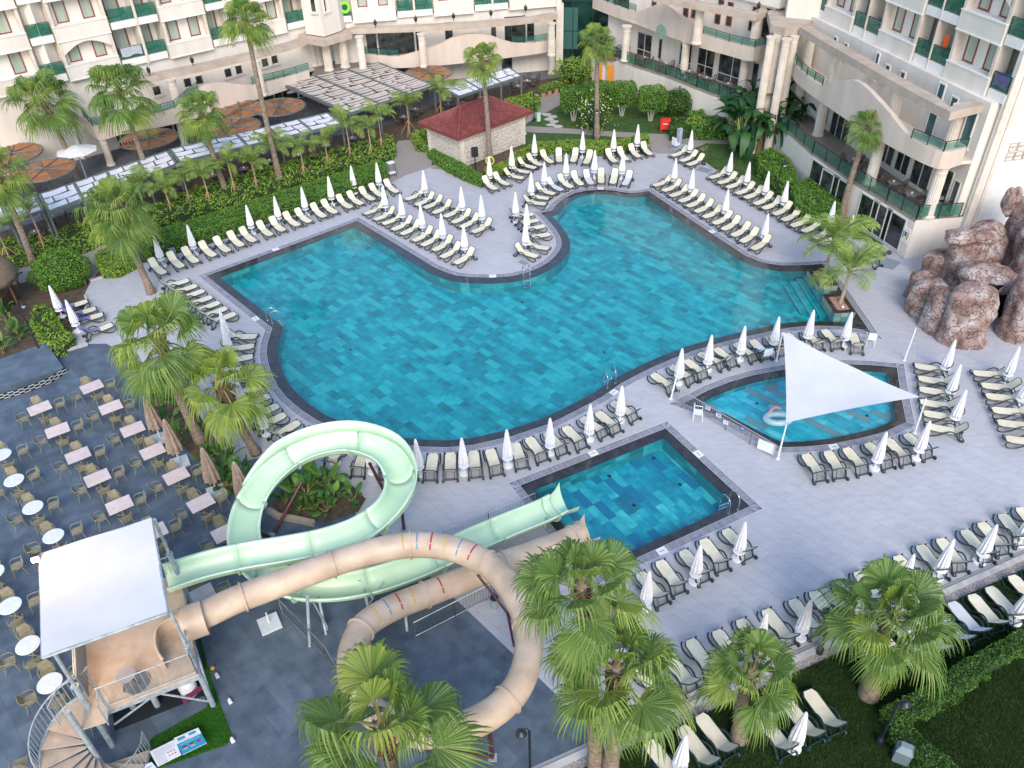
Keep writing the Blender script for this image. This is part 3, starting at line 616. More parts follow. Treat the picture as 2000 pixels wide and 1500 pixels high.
def window(pl, parent, u, z, w, h, k, fm, gm, mull=0, arch=False, frame=0.09, sill=True, hm=0):
    f = MB(); t = frame
    pl.box(f, u-w/2, u-w/2+t, z-h/2, z+h/2, k-.02, k+.06); pl.box(f, u+w/2-t, u+w/2, z-h/2, z+h/2, k-.02, k+.06)
    pl.box(f, u-w/2+t, u+w/2-t, z+h/2-t, z+h/2, k-.02, k+.06); pl.box(f, u-w/2+t, u+w/2-t, z-h/2, z-h/2+t, k-.02, k+.06)
    for i in range(mull):
        c = u-w/2+w*(i+1)/(mull+1); pl.box(f, c-.04, c+.04, z-h/2+t, z+h/2-t, k-.02, k+.05)
    if hm: pl.box(f, u-w/2+t, u+w/2-t, z-h/2+h*hm-.04, z-h/2+h*hm+.04, k-.02, k+.045)
    fo = f.build('window', fm, parent)
    g = MB(); pl.box(g, u-w/2+t*.5, u+w/2-t*.5, z-h/2+t*.5, z+h/2-t*.5, k-.01, k+.02); g.build('pane', gm, fo)
    if sill:
        s_ = MB(); pl.box(s_, u-w/2-.12, u+w/2+.12, z-h/2-.14, z-h/2-.005, k-.02, k+.12); s_.build('sill', STONEC, fo)
    return fo
def railing(path, z, parent, h=0.95, post=1.3, gm=None, name='balustrade'):
    """green glass railing along a plan path"""
    pts = [Vector(p) for p in path]
    q = MB(); g = MB()
    for i in range(len(pts)-1):
        a, b = pts[i], pts[i+1]; n = max(1, int(round((b-a).length/post)))
        zz = [z[i]+(z[i+1]-z[i])*k/n for k in range(n+1)] if isinstance(z, (list, tuple)) else [z]*(n+1)
        for k in range(n+1):
            c = a.lerp(b, k/n); q.box((c.x, c.y, zz[k]+h/2), (.05, .05, h), 0)
        for k in range(n):
            c, e = a.lerp(b, k/n), a.lerp(b, (k+1)/n); d = (e-c).normalized()*.05
            c2, e2 = c+d, e-d; g.add([(c2.x, c2.y, zz[k]+.1), (e2.x, e2.y, zz[k+1]+.1), (e2.x, e2.y, zz[k+1]+h-.08), (c2.x, c2.y, zz[k]+h-.08)], [(0, 1, 2, 3)])
        q.tube([(a.x, a.y, zz[0]+h), (b.x, b.y, zz[-1]+h)], .03, 6)
    r = q.build(name, BLACK if gm is None else gm, parent); g.build('glass_panels', GGREEN, r); return r
def column(x, y, z0, z1, parent, r=0.34, flute=True):
    q = MB(); n = 24; hh = z1-z0
    q.lathe([(r*1.25, 0), (r*1.25, .12), (r, .2)], (x, y, z0), n)
    q.lathe([(r, .2), (r*.93, hh-.6)], (x, y, z0), 48, 16 if flute else 0, .05)
    q.lathe([(r*.95, hh-.6), (r*1.02, hh-.5), (r*1.02, hh-.42), (r*.98, hh-.4), (r*1.15, hh-.12), (r*1.3, hh-.08), (r*1.3, hh)], (x, y, z0), n)
    return q.build('column', STONEC, parent)
def band(path, z0, z1, t, m, parent, name, zt=None):
    """curving beam or parapet: plan path of its front edge, thickness t behind it; zt gives top heights"""
    if zt and len(path) > 3:
        cc = catmull([Vector((a[0], a[1], (zt[i] if zt else z1))) for i, a in enumerate(path)], 4); path = [c.xy for c in cc]; zt = [c.z for c in cc] if zt else None
    p = [Vector((a[0], a[1])) for a in path]; q = MB(); n = len(p); bk = []
    for i in range(n):
        a = p[max(i-1, 0)]; b = p[min(i+1, n-1)]; d = (b-a).normalized(); nn = Vector((-d.y, d.x))
        if nn.dot(p[i]) < 0: nn = -nn
        bk.append(p[i]+nn*t)
    T_ = zt or [z1]*n; P = []
    for i in range(n): P += [(p[i].x, p[i].y, z0), (bk[i].x, bk[i].y, z0), (bk[i].x, bk[i].y, T_[i]), (p[i].x, p[i].y, T_[i])]
    F = []
    for i in range(n-1):
        for k in range(4): F.append((4*i+k, 4*i+(k+1) % 4, 4*i+4+(k+1) % 4, 4*i+4+k))
    F += [(0, 1, 2, 3), tuple(4*(n-1)+k for k in (3, 2, 1, 0))]
    return q.add(P, F).build(name, m, parent), bk
def lantern(parent, x, y, z, s=1.0):
    q = MB(); q.tube([(x, y, z), (x, y, z+.25*s)], .03, 6); q.lathe([(.06, .25), (.14, .3), (.17, .55), (.2, .58), (.05, .75), (.02, .86)], (x, y, z), 6)
    return q.build('lantern', BLACK, parent)
GREENF = flat('green_towel', (0.25, 0.70, 0.06)); ORANGE = flat('orange_towel', (0.85, 0.13, 0.02)); BLUEF = flat('blue_cloth', (0.03, 0.10, 0.45)); TEALC = flat('teal_balcony_chair', (0.01, 0.30, 0.26))
def balcony_chair(pl, u, z, k, parent):
    q = MB(); pl.box(q, u-.25, u+.25, z+.40, z+.45, k-.25, k+.2); pl.box(q, u-.25, u+.25, z+.45, z+.85, k-.29, k-.25)
    for a in (-.22, .19):
        for b in (-.25, .16): pl.box(q, u+a, u+a+.035, z, z+.40, k+b, k+b+.035)
    return q.build('balcony_chair', TEALC, parent)
def facade(parent, pl, z0, levels, elems, dz=3.0, back=1.3, topz=None, arch_lv=None, seed=1, towels=None):
    r = random.Random(seed); towels = towels or {}
    for lv in range(levels):
        zb = z0+dz*lv
        for i, (ty, u0, u1) in enumerate(elems):
            if ty == 'W':
                part(pl, 'bay_parapet', STONEW, parent, u0, u1, zb-.05, zb+1.0, -.5, .12)
                part(pl, 'bay_shelf', TRIM, parent, u0-.02, u1+.02, zb+1.0, zb+1.07, -.55, .17)
                part(pl, 'bay_band', TRIM, parent, u0-.02, u1+.02, zb-.13, zb-.05, -.5, .17)
                part(pl, 'wall_panel', STONEW, parent, u0, u1, zb+1.0, zb+dz-.13, -.9, -.55)
                n = 2 if u1-u0 > 2.6 else 1
                for k in range(n):
                    c = u0+(u1-u0)*(k+.5)/n; c += (c-(u0+u1)/2)*-.05
                    window(pl, parent, c, zb+2.0, .95, 1.75, -.55, WFRAME, GLASSC)
                for u in (u0, u1-.22): part(pl, 'pilaster', STONEC, parent, u, u+.22, zb+1.07, zb+dz-.13, -.55, .05)
                if arch_lv and (lv, i) in arch_lv:
                    q = MB(); N = 14; pts = []
                    for k in range(N+1):
                        u = u0+.22+(u1-u0-.44)*k/N; zz = zb+dz-1.1+.75*math.sin(PI*k/N); pts.append((u, zz))
                    for k in range(N):
                        (a, za), (b, zb_) = pts[k], pts[k+1]; top = zb+dz-.13
                        P = [pl.p(a, za, -.15), pl.p(b, zb_, -.15), pl.p(b, top, -.15), pl.p(a, top, -.15), pl.p(a, za, .1), pl.p(b, zb_, .1), pl.p(b, top, .1), pl.p(a, top, .1)]
                        q.add(P, [(0, 1, 2, 3), (7, 6, 5, 4), (0, 4, 5, 1), (3, 2, 6, 7)])
                    q.build('arch_panel', STONEW, parent)
            else:
                part(pl, 'balcony_slab', TRIM, parent, u0, u1, zb, zb+.55, -back, .0)
                part(pl, 'back_wall', STONEW, parent, u0, u1, zb+.55, zb+dz, -back-.3, -back)
                q = MB(); g = MB()
                pl.box(q, u0, u0+.04, zb+.55, zb+1.5, -.06, -.02); pl.box(q, u1-.04, u1, zb+.55, zb+1.5, -.06, -.02); pl.box(q, u0, u1, zb+1.5, zb+1.54, -.07, -.01)
                rr = q.build('balustrade', BLACK, parent); pl.box(g, u0+.05, u1-.05, zb+.62, zb+1.47, -.05, -.035); g.build('glass_panel', GGREEN, rr)
                window(pl, parent, u0+(u1-u0)*.42, zb+1.75, min(1.5, (u1-u0)*.62), 2.25, -back, WFRAME, GLASSC, mull=1 if u1-u0 > 2.4 else 0, sill=False, frame=.13)
                balcony_chair(pl, u0+(u1-u0)*.7, zb+.55, -.5, parent)
                tw = towels.get((lv, i))
                if tw:
                    q = MB(); us, ue = u0+.15, u1-.15; N = 10
                    for sd in (0, 1):
                        for k in range(N):
                            a, b = us+(ue-us)*k/N, us+(ue-us)*(k+1)/N; ka, kb = .02+.03*math.sin(k*1.9)**2, .02+.03*math.sin((k+1)*1.9)**2
                            dr = .75+.06*math.sin(k*.8)
                            q.add([pl.p(a, zb+1.57, -.04), pl.p(b, zb+1.57, -.04), pl.p(b, zb+1.57-dr, kb), pl.p(a, zb+1.57-dr, ka)], [(0, 1, 2, 3)])
                    o = q.build('hanging_towels', tw[0], None); tag(o, tw[1], 'towels')
            if i and elems[i-1][0] == 'B' and ty == 'B':
                part(pl, 'pilaster', STONEC, parent, elems[i-1][2], u0, zb-.1, zb+dz, -back, .06)
# the wall planes, read off where they meet the ground or a floor of known height
L1 = Plane((-32.5, 71.3), (-18.5, 83.6)); L2 = Plane((-15.2, 84.3), (6.0, 88.9))
lb = thing('hotel_wing', 'cream hotel wing behind the restaurant pergolas with curved terraces and green glass balconies', 'building', (-10, 86, 0), world=True)
# lower walls
q = MB(); L1.box(q, -14, L1.L+2.5, 0, 6.5, -1.2, -.3); q.build('lower_wall', STONEW, lb)
q = MB(); L2.box(q, -1.5, L2.L+.5, 0, 6.5, -1.2, -.3); q.build('lower_wall', STONEW, lb)
for (pl_, ua, ub) in ((L1, -2, L1.L+1.5), (L2, -1, 9.5)):
    uu = ua
    while uu < ub-1:
        part(pl_, 'restaurant_glazing', GLASSD, lb, uu+.12, min(uu+2.5, ub), .1, 2.2, -.29, -.22); uu += 2.6  # dark panes put in for the unlit interior under the terrace slab
q = MB(); L1.box(q, -14, L1.L+2.5, 6.5, 16, -3, -1.6); L2.box(q, -1.5, L2.L+.5, 6.5, 16, -3, -1.6); q.build('upper_wall', STONEW, lb)
def els(pl, y0, x0, slope, z, lst):
    out = []
    for (ty, a, b) in lst:
        ua = pl.px(a, y0+slope*(a-x0))[0]; ub = pl.px(b, y0+slope*(b-x0))[0]; out.append((ty, ua, ub))
    return out
E1 = els(L1, 148, 130, -.205, 6.5, [('W', -40, 84), ('B', 88, 131), ('W', 134, 236), ('B', 240, 286), ('B', 291, 328), ('W', 332, 415), ('B', 419, 452), ('B', 457, 490), ('W', 494, 560), ('B', 564, 600)])
E2 = els(L2, 41, 688, -.09, 6.5, [('B', 651, 687), ('W', 690, 774), ('B', 777, 808), ('B', 812, 845), ('W', 848, 925), ('B', 928, 960), ('B', 964, 992), ('W', 995, 1086)])
facade(lb, L1, 6.5, 3, E1, arch_lv={(0, 2)}, seed=2, towels={(0, 3): (TOWELW, 'white towel hanging over a balcony rail of the left hotel wing')})
facade(lb, L2, 6.5, 1, E2, seed=3)
gr_ = L2.px(673, 14); q = MB(); c = L2.p(gr_[0], gr_[1], .12)
ring = [(c.x+L2.d.x*.42*math.cos(t), c.y+L2.d.y*.42*math.cos(t), c.z+.42*math.sin(t)) for t in [k*PI/9 for k in range(18)]]
tag(MB().tube(ring, .16, 10, closed=True).build('swim_ring', GREENF, smooth=True), 'bright green swim ring leaning inside a balcony beside the stair tower', 'swim ring')
for pxl in ((174, 6), ):
    pass
# arcade: terrace slab, parapet with wavy crest, glass rail, columns, sandstone beam
def arc(pxs, z): return [G(x, y, z).xy for x, y in pxs]
LAp = arc([(152,230),(190,272),(240,262),(300,251),(350,240),(400,226),(440,214),(500,195),(560,176),(607,160)], 2.35)
LAt = [3.4, 3.45, 3.45, 3.45, 3.6, 4.6, 4.7, 3.7, 3.5, 3.45]
band(LAp, 2.35, 0, .35, STONEP, lb, 'parapet', LAt); sl, bk = band(LAp, 2.40, 2.6, 3.6, TERRA, lb, 'terrace_slab')
LBp = arc([(695,123),(740,130),(782,133),(850,129),(900,124),(950,119),(1000,112),(1045,106),(1085,99)], 2.35)
LBt = [3.4, 3.45, 3.5, 4.2, 5.0, 4.9, 3.8, 3.5, 3.5]
band(LBp, 2.35, 0, .35, STONEP, lb, 'parapet', LBt); band(LBp, 2.40, 2.6, 3.2, TERRA, lb, 'terrace_slab')
railing(LAp[:6], LAt[:6], lb, h=.65); railing(LAp[7:], LAt[7:], lb, h=.65); railing(LBp[:3], LBt[:3], lb, h=.65); railing(LBp[6:], LBt[6:], lb, h=.65)
LAc = arc([(265,167),(330,154),(400,139),(450,127),(500,116),(550,103),(600,88)], 5.7)
band(LAc, 5.7, 6.15, 1.1, COPE, lb, 'beam')
LBc = arc([(684,67),(740,65),(800,63),(870,60),(940,55),(1000,50),(1045,45),(1090,37)], 5.7)
band(LBc, 5.7, 6.15, 1.1, COPE, lb, 'beam')
for (x, y) in [(330,157),(497,121)]:
    g = G(x, y, 5.7); column(g.x, g.y+.45, 2.6, 5.7, lb)
for (x, y) in [(700,73),(822,68),(1078,47)]:
    g = G(x, y, 5.7); column(g.x, g.y+.45, 2.6, 5.7, lb)
for (x, y) in [(215,325),(360,287),(1077,146)]:
    g = G(x, y); column(g.x, g.y+.3, 0, 2.4, lb, .30, False)
for (x, y) in [(290,152),(375,132),(733,57),(812,50),(886,44),(959,38),(1027,28)]:
    g = G(x, y, 6.15); lantern(lb, g.x, g.y+.4, 6.15)
for (x, y, w_, h_) in [(197,200,.7,.9),(215,203,.7,.9),(306,177,.75,.85),(366,161,.75,.85),(389,156,.75,.85),(445,142,.75,.85),(466,136,.75,.85),(517,122,.75,.85),(536,116,.75,.85)]:
    u, z = L1.px(x, y, -.3); window(L1, lb, u, z, w_, h_, -.3, WFRAMEW, GLASSD, frame=.07)
for (x, y, w_, h_, mu) in [(774,80,3.6,2.6,3),(726,84,1.0,2.4,0),(818,78,.55,2.3,0),(877,70,.75,2.6,0),(964,64,.5,2.0,0),(1006,58,2.2,2.6,2),(1036,56,.75,2.3,0),(1086,50,.7,2.2,0)]:
    u, z = L2.px(x, y, -.3); window(L2, lb, u, z, w_, h_, -.3, flat('dark_frame', (0.05, 0.05, 0.06)), GLASSD, mull=mu, frame=.07, sill=False)
for (x, y, w_, h_) in [(990,120,1.0,2.2),(60,300,1.6,2.2),(110,290,1.6,2.2),(1000,125,.8,2.)]:
    pass
for (x, y, R_) in [(430,191,.45),(966,121,0)]:
    if R_:
        g = G(x, y, 3.4); q = MB(); pts = [(g.x+.62*R_*math.cos(t), g.y-.08+.5*R_*math.cos(t), 3.5+R_*math.sin(t)) for t in [k*PI/10 for k in range(20)]]
        q.add(pts, [tuple(range(20))]); q.build('round_medallion', flat('patina_green', (0.20, 0.30, 0.25)), lb)
# stair tower in the corner with its stone porch
tw = [G(604,72,5.8).xy, G(634,76,5.8).xy, G(661,66,5.8).xy]
q = MB(); q.prism([tw[0]+Vector((-.3, .3)), tw[1], tw[2]+Vector((.3, .3)), tw[2]+Vector((1, 4)), tw[0]+Vector((-1, 4))], 6.0, 17); q.build('stair_tower', STONEW, lb)
for (x, y, w_) in [(612,10,.55),(636,9,.55)]:
    pl = Plane(tw[0], tw[1]) if x < 625 else Plane(tw[1], tw[2]); u, z = pl.px(x, y, 0); window(pl, lb, max(.6, min(pl.L-.6, u)), z+.3, .7, 1.9, .01, TRIM, GLASSD)
pr = arc([(596,82),(634,88),(678,75)], 5.4)
q = MB(); q.prism([pr[0]+Vector((-.6, 0)), pr[1]+Vector((0, -.4)), pr[2]+Vector((.5, 0)), pr[2]+Vector((1, 4)), pr[0]+Vector((-1, 4))], 5.35, 5.9); q.build('porch_roof', COPE, lb)
for (x, y) in [(615,128),(643,137),(675,131),(594,122),(624,126),(681,117)]:
    g = G(x, y, 2.6); column(g.x, g.y, 2.6, 5.35, lb, .4)
q = MB(); q.prism([G(600,160,2.6).xy, G(560,180,2.6).xy, G(640,168,2.6).xy, G(760,133,2.6).xy, G(700,112,2.6).xy, G(640,95,2.6).xy], 2.45, 2.6); q.build('porch_deck', WOODG, lb)
railing([G(612,110,2.6).xy, G(655,103,2.6).xy, G(695,95,2.6).xy], 2.6, lb)
for (x, y) in [(990, 120)]:
    u, z = L2.px(x, y, -.3); window(L2, lb, u, 1.1, 1.1, 2.1, -.3, flat('dark_frame', (0.05, 0.05, 0.06)), GLASSD, sill=False)
# far left projecting wing
fl_ = thing('hotel_end_wall', 'plain cream projecting wall with tall pilasters at the far left', 'building', (-40, 66, 0), world=True)
PW = Plane((-46, 69), (-36.3, 68.0))
q = MB(); PW.box(q, -6, PW.L, 0, 22, -4, 0); q.build('wall', STONEW, fl_)
for u in (1.2, 3.5, 6.2, 8.6): part(PW, 'pilaster', STONEC, fl_, u, u+.5, 0, 20, 0, .18)
for (u, z) in ((2.5, 12.5), (7.3, 12.8), (5.1, 7.5)): window(PW, fl_, u, z, .8, 2.0, .0, WFRAME, GLASSC)
window(PW, fl_, 5.3, 2.0, 2.2, 2.4, 0, WFRAMEW, GLASSD, mull=3)
# dark glazed link between the wings
dk = thing('glazed_link', 'dark green glass curtain wall between the two hotel wings', 'building', (9, 93, 0), world=True)
DP = Plane((5.6, 92.5), (11.8, 91.5)); part(DP, 'wall', GDARK, dk, 0, DP.L, 0, 14, -1, 0)
for k in range(4): part(DP, 'mullion', flat('deep_green_frame', (0.01, 0.04, 0.035)), dk, DP.L*k/3-.05, DP.L*k/3+.05, 0, 14, 0, .08)
for z in (3, 6, 9): part(DP, 'transom', flat('deep_green_frame', (0.01, 0.04, 0.035)), dk, 0, DP.L, z, z+.1, 0, .07)
part(DP, 'pale_pane', flat('pale_green_pane', (0.05, 0.14, 0.13), .15), dk, .7, 2.6, 1.2, 5.4, 0, .05)  # one paler green pane set into the curtain wall
q = MB(); q.box((5.9, 89.8, 8), (.5, 2.5, 16)); q.build('corner_pier', STONEC, dk)
# ------------------------------------------------------------------ right hand wings
rb = thing('hotel_wing', 'cream hotel wing at top centre right with a two-storey colonnade over a white base', 'building', (16, 78, 0), world=True)
R1f = arc([(1155,95),(1195,110),(1240,128),(1300,147),(1360,171),(1425,195),(1470,203)], 2.8)
band(R1f, 0, 2.8, .4, STONEW, rb, 'base_wall'); band(R1f, 2.6, 2.82, 4.5, TERRA, rb, 'terrace_slab')
railing(R1f, 2.82, rb, h=.95, post=1.6)
R1 = Plane((12.0, 86.1), (21.9, 71.6)); part(R1, 'lower_wall', STONEW, rb, -2, R1.L+1, 2.8, 10, -1, 0); part(R1, 'upper_wall', STONEW, rb, -2, R1.L+1.5, 10, 18, -1, .3)
R1p = arc([(1157,16),(1200,33),(1240,47),(1290,66),(1330,80),(1370,94),(1420,108),(1470,120),(1508,108)], 6.0)
R1t = [7.05, 7.05, 7.1, 8.6, 7.9, 7.2, 7.1, 7.1, 7.1]
band(R1p, 6.0, 0, .35, STONEP, rb, 'parapet', R1t); band(R1p, 6.05, 6.3, 3.0, STONEC, rb, 'slab')
railing(R1p[:3], R1t[:3], rb, h=.6); railing(R1p[5:], R1t[5:], rb, h=.6)
R1c = arc([(1275,3),(1330,14),(1400,27),(1475,41),(1520,25)], 9.3); band(R1c, 9.3, 9.75, 1.2, COPE, rb, 'beam')
for (x, y) in [(1228,128),(1342,160),(1360+2,152),(1455,192)]:
    if x == 1362: continue
    g = G(x-6, y-6, 2.8); column(g.x, g.y+.5, 2.82, 6.05, rb, .38, False)
for (x, y) in [(1240,3),(1365,70),(1475,92)]:
    g = G(x, y, 7.1); column(g.x, g.y+.6, 6.3, 9.3, rb, .38)
for (x, y) in [(1409,14),(1483,27)]:
    g = G(x, y, 9.75); lantern(rb, g.x, g.y+.5, 9.75, 1.3)
for (x, y, w_, h_, mu, hm) in [(1259,92,2.1,2.6,1,.38),(1290,95,.55,2.0,0,0),(1332,106,.6,2.0,0,0),(1347,112,.6,2.7,0,.3),(1379,120,2.1,2.6,1,.35),(1430,137,3.3,2.6,1,.3),(1475,146,.75,2.1,0,0)]:
    u, z = R1.px(x, y, 0); window(R1, rb, u, z, w_, h_, 0, WFRAMEW, GLASSD, mull=mu, hm=hm, frame=.08)
for (x, y) in [(1278,9),(1297,13),(1340,23),(1356,26),(1402,37),(1424,41),(1468,51),(1409,9),(1427,14),(1476,23),(1343,-5),(1360,-1)]:
    u, z = R1.px(x, y, 0); window(R1, rb, u, z, .62, .8, .0, WFRAME, GLASSD, frame=.09, sill=False)
u, z = R1.px(1497, 52, 0); window(R1, rb, u, z, .8, 1.8, 0.0, WFRAME, GLASSD)
for (x, y) in [(1207, 12), (1218, 20)]:
    u, z = R1.px(x, y-6, 0); window(R1, rb, u, z, 1.5, 2.2, 0, flat('dark_frame', (0.05, 0.05, 0.06)), GLASSD, frame=.07, sill=False)
g = G(1291, 55, 7.6); q = MB(); pts = [(g.x+.36*math.cos(t), g.y-.2-.58*math.cos(t)*.9, 7.35+.62*math.sin(t)) for t in [k*PI/10 for k in range(20)]]
q.add(pts, [tuple(range(20))]); q.build('round_medallion', flat('patina_green', (0.20, 0.30, 0.25)), rb)
# right wing R2
r2 = thing('hotel_wing', 'large cream hotel wing on the right with fluted columns, terrace railings and stacked balconies', 'building', (27, 55, 0), world=True)
F0, F1 = Vector((25.75, 62.8)), Vector((29.15, 46.9)); R2 = Plane(F1, F0)          # balcony front plane, u from the near corner
if R2.n.x > 0: R2.n = -R2.n
terr = [Vector(p) for p in [(22.0, 66.5), (22.3, 62.6), (22.9, 58.0), (24.1, 53.0), (25.2, 49.6), (26.05, 46.85)]]
retn = [Vector((26.05, 46.85)), Vector((28.9, 47.1))]
band(terr, 0, 2.75, .4, STONEW, r2, 'base_wall'); q = MB(); q.prism([(26.05, 46.85), (29.2, 47.1), (29.2, 47.5), (26.2, 47.25)], 0, 2.75); q.build('base_wall', STONEW, r2)
q = MB(); q.prism([(p.x, p.y) for p in terr]+[(29.1, 47.1), (31, 60), (27, 68)], 2.6, 2.8); q.build('terrace_slab', TERRA, r2)
railing(terr, 2.8, r2, post=1.6); railing(retn, 2.8, r2, post=1.2)
wall2 = Plane((28.6, 47.2), (25.3, 62.9))
if wall2.n.x > 0: wall2.n = -wall2.n
part(wall2, 'lower_wall', STONEW, r2, 0, wall2.L+5, 2.8, 10, -1.2, 0)
part(R2, 'upper_wall', STONEW, r2, 0, R2.L+6, 10, 22, -3.0, -1.6)
R2p = arc([(1540,128),(1550,155),(1570,175),(1600,197),(1650,232),(1707,268),(1770,303),(1832,330),(1877,322)], 6.25)
R2t = [7.3, 7.3, 7.3, 7.35, 8.9, 8.4, 7.35, 7.35, 7.35]
band(R2p, 6.25, 0, .35, STONEP, r2, 'parapet', R2t)
q = MB(); q.prism([tuple(p) for p in R2p]+[(29.1, 47.3), (30, 60), (26, 67)], 6.28, 6.5); q.build('slab', STONEC, r2)
railing(R2p[:4], R2t[:4], r2, h=.6); railing(R2p[6:], R2t[6:], r2, h=.6)
R2c = arc([(1560,66),(1600,92),(1650,121),(1700,151),(1750,180),(1800,208),(1852,236),(1925,218)], 9.3)
band(R2c, 9.3, 9.8, .95, COPE, r2, 'beam')
for (x, y) in [(1545,222),(1588,265),(1688,360),(1800,425)]:
    g = G(x, y, 2.8); column(g.x+.4, g.y+.1, 2.8, 6.28, r2, .36)
for (x, y) in [(1570,115),(1618,158),(1733,235),(1850,270)]:
    g = G(x, y, 7.3); column(g.x+.35, g.y+.2, 6.5, 9.3, r2, .36)
for (x, y, w_, h_, mu) in [(1641,250,2.6,2.1,2),(1615,225,.6,1.2,0),(1734,297,1.6,1.7,1),(1765,312,1.5,1.9,1),(1800,338,2.0,2.0,1),(1840,360,1.6,2.3,1),(1862,385,.6,2.2,0)]:
    u, z = wall2.px(x, y, 0); window(wall2, r2, u, z, w_, h_, 0, WFRAMEW, GLASSD, mull=mu, frame=.07)
for (x, y, w_, h_) in [(1630,86,.6,1.1),(1651,99,.55,1.1),(1711,127,.5,1.7),(1732,142,.6,1.1),(1761,157,.6,1.2),(1835,190,.7,1.8),(1862,206,.7,1.1),(1821,235,.9,2.2),(1892,250,.9,2.2)]:
    u, z = wall2.px(x, y, 0); window(wall2, r2, u, z, w_, h_, 0, TRIM, flat('teal_glass', (0.05, 0.13, 0.14), .1), frame=.09)
for (x, y, w_, h_) in [(1692,423,1.9,2.3),(1716,438,1.9,2.3),(1742,457,1.9,2.4),(1600,330,2.0,2.3),(1622,350,2.0,2.3),(1640,366,1.6,2.3)]:
    i = 4 if x > 1700 else 3 if x > 1660 else 3 if x > 1610 else 2
    pl = Plane(terr[i], terr[i+1]);  u, z = pl.px(x, y, 0); window(pl, r2, u, 1.35, w_, 2.3, .01, WFRAMEW, GLASSD, frame=.08, sill=False)
pl = Plane((26.05, 46.85), (29.1, 47.1)); u, z = wall2.px(1770, 458, 0)
pln = Plane(terr[4], terr[5]); u, z = pln.px(1771, 457, 0); part(pln, 'notice_board', TRIM, r2, min(u-.3, pln.L-.75), min(u+.35, pln.L-.1), 1.0, 2.0, .0, .05)
for k, c in enumerate([(0.03, 0.3, 0.45), (0.05, 0.05, 0.07), (0.6, 0.45, 0.1)]): part(pln, 'notice_print', flat('print%d' % k, c), r2, min(u-.25, pln.L-.7)+k*.2, min(u-.25, pln.L-.7)+k*.2+.15, 1.3+.15*(k % 2), 1.75, .05, .056)
E3 = [('B', *sorted((R2.px(1925, 190)[0], R2.px(1960, 208)[0])))]
def uz(x, y): return R2.px(x, y)[0]
pts = [('B', 1925, 192, 1959, 208), ('W', 1842, 152, 1923, 190), ('B', 1810, 136, 1840, 151), ('B', 1781, 122, 1808, 135), ('W', 1713, 86, 1779, 121), ('B', 1687, 73, 1711, 85), ('B', 1664, 62, 1685, 72), ('W', 1610, 34, 1662, 61), ('B', 1590, 22, 1608, 32), ('B', 1573, 13, 1588, 21)]
E3 = [(t, *sorted((uz(a, b), uz(c, d)))) for (t, a, b, c, d) in pts]
E3[0] = ('B', 0.08, E3[0][2])
facade(r2, R2, 10.0, 3, E3, seed=5, arch_lv={(1, 1)}, towels={(0, 0): (TOWEL, 'lavender towels over the balcony rail next to the right end wall'), (1, 5): (TOWEL, 'lavender towels over a balcony rail in the middle of the right wing')})
def hang(x, y, m, label, w_=.5, h_=.8, dz=.0):
    u, z = R2.px(x, y, -.4); q = MB(); N = 6
    for k in range(N):
        a, b = u-w_/2+w_*k/N, u-w_/2+w_*(k+1)/N
        q.add([R2.p(a, z+h_/2, -.4), R2.p(b, z+h_/2, -.4), R2.p(b, z-h_/2+.1*math.sin(k+1), -.36+.05*math.sin(2*k+2)), R2.p(a, z-h_/2+.1*math.sin(k), -.36+.05*math.sin(2*k))], [(0, 1, 2, 3)])
    tag(q.build('hanging_cloth', m), label, 'clothing')
hang(1848, 81, ORANGE, 'orange cloth hung up on a right wing balcony'); hang(1870, 82, flat('sky_blue_ring', (0.35, 0.5, 0.75)), 'pale blue swim float propped on a right wing balcony', .35, 1.1)
hang(1801, 218, BLUEF, 'dark blue swimwear hung on the wall above the right terrace', .5, .7)
hang(1960, 177, GREENF, 'lime green float on the balcony next to the end wall', .5, .5)
# white end wing
WP = Plane((29.25, 46.95), (46, 50.6)); ew = thing('hotel_end_wing', 'white windowless end wing with grooved courses at the right edge', 'building', (34, 48, 0), world=True)
q = MB(); WP.box(q, 0, 20, 0, 24, -.22, 0); q.build('wall', TRIM, ew); q = MB(); WP.box(q, 3.2, 20, 0, 24, -6, -.23); q.build('rear_wall', TRIM, ew)
part(WP, 'corner_pilaster', STONEC, ew, -.05, .35, 0, 24, 0, .15); part(WP, 'corner_pilaster', STONEC, ew, .6, .85, 0, 24, 0, .1)
for k in range(26): part(WP, 'course', TRIM, ew, .9, 20, .05+k*.95, .05+k*.95+.90, 0, .035)
lw = flat('lattice_stone', (0.52, 0.46, 0.40))
for r_ in range(2):
    for c_ in range(7):
        u0, z0 = 1.35+c_*.62, 6.4+r_*.62; q = MB()
        for (a, b, c, d) in ((0, .56, 0, .05), (0, .56, .5, .55), (0, .05, .05, .5), (.51, .56, .05, .5), (.2, .36, .2, .36), (.1, .2, .25, .3), (.36, .46, .25, .3)):
            WP.box(q, u0+a, u0+b, z0+c, z0+d, .035, .10)
        q.build('lattice_tile', lw, ew)
# porch tower between the right wings
pt = thing('stone_porch', 'tall stone porch with fluted columns between the two right hotel wings', 'porch', (22.5, 67.5, 0), world=True)
ft = arc([(1503,62),(1530,70),(1562,66)], 9.2)
q = MB(); q.prism([ft[0], ft[1]+Vector((0, -.3)), ft[2], (26, 69), (22, 72)], 9.2, 9.75); q.build('porch_roof', COPE, pt)
for (x, y) in [(1510,80),(1540,84),(1524,76),(1556,78)]:
    g = G(x, y-6, 9.2); column(g.x, g.y+.4, 0.0, 9.2, pt, .31)
q = MB(); q.prism([(22.6, 68.5), (24.8, 67.3), (27, 72), (24, 74)], 0, 20); q.build('tower_wall', STONEW, pt)
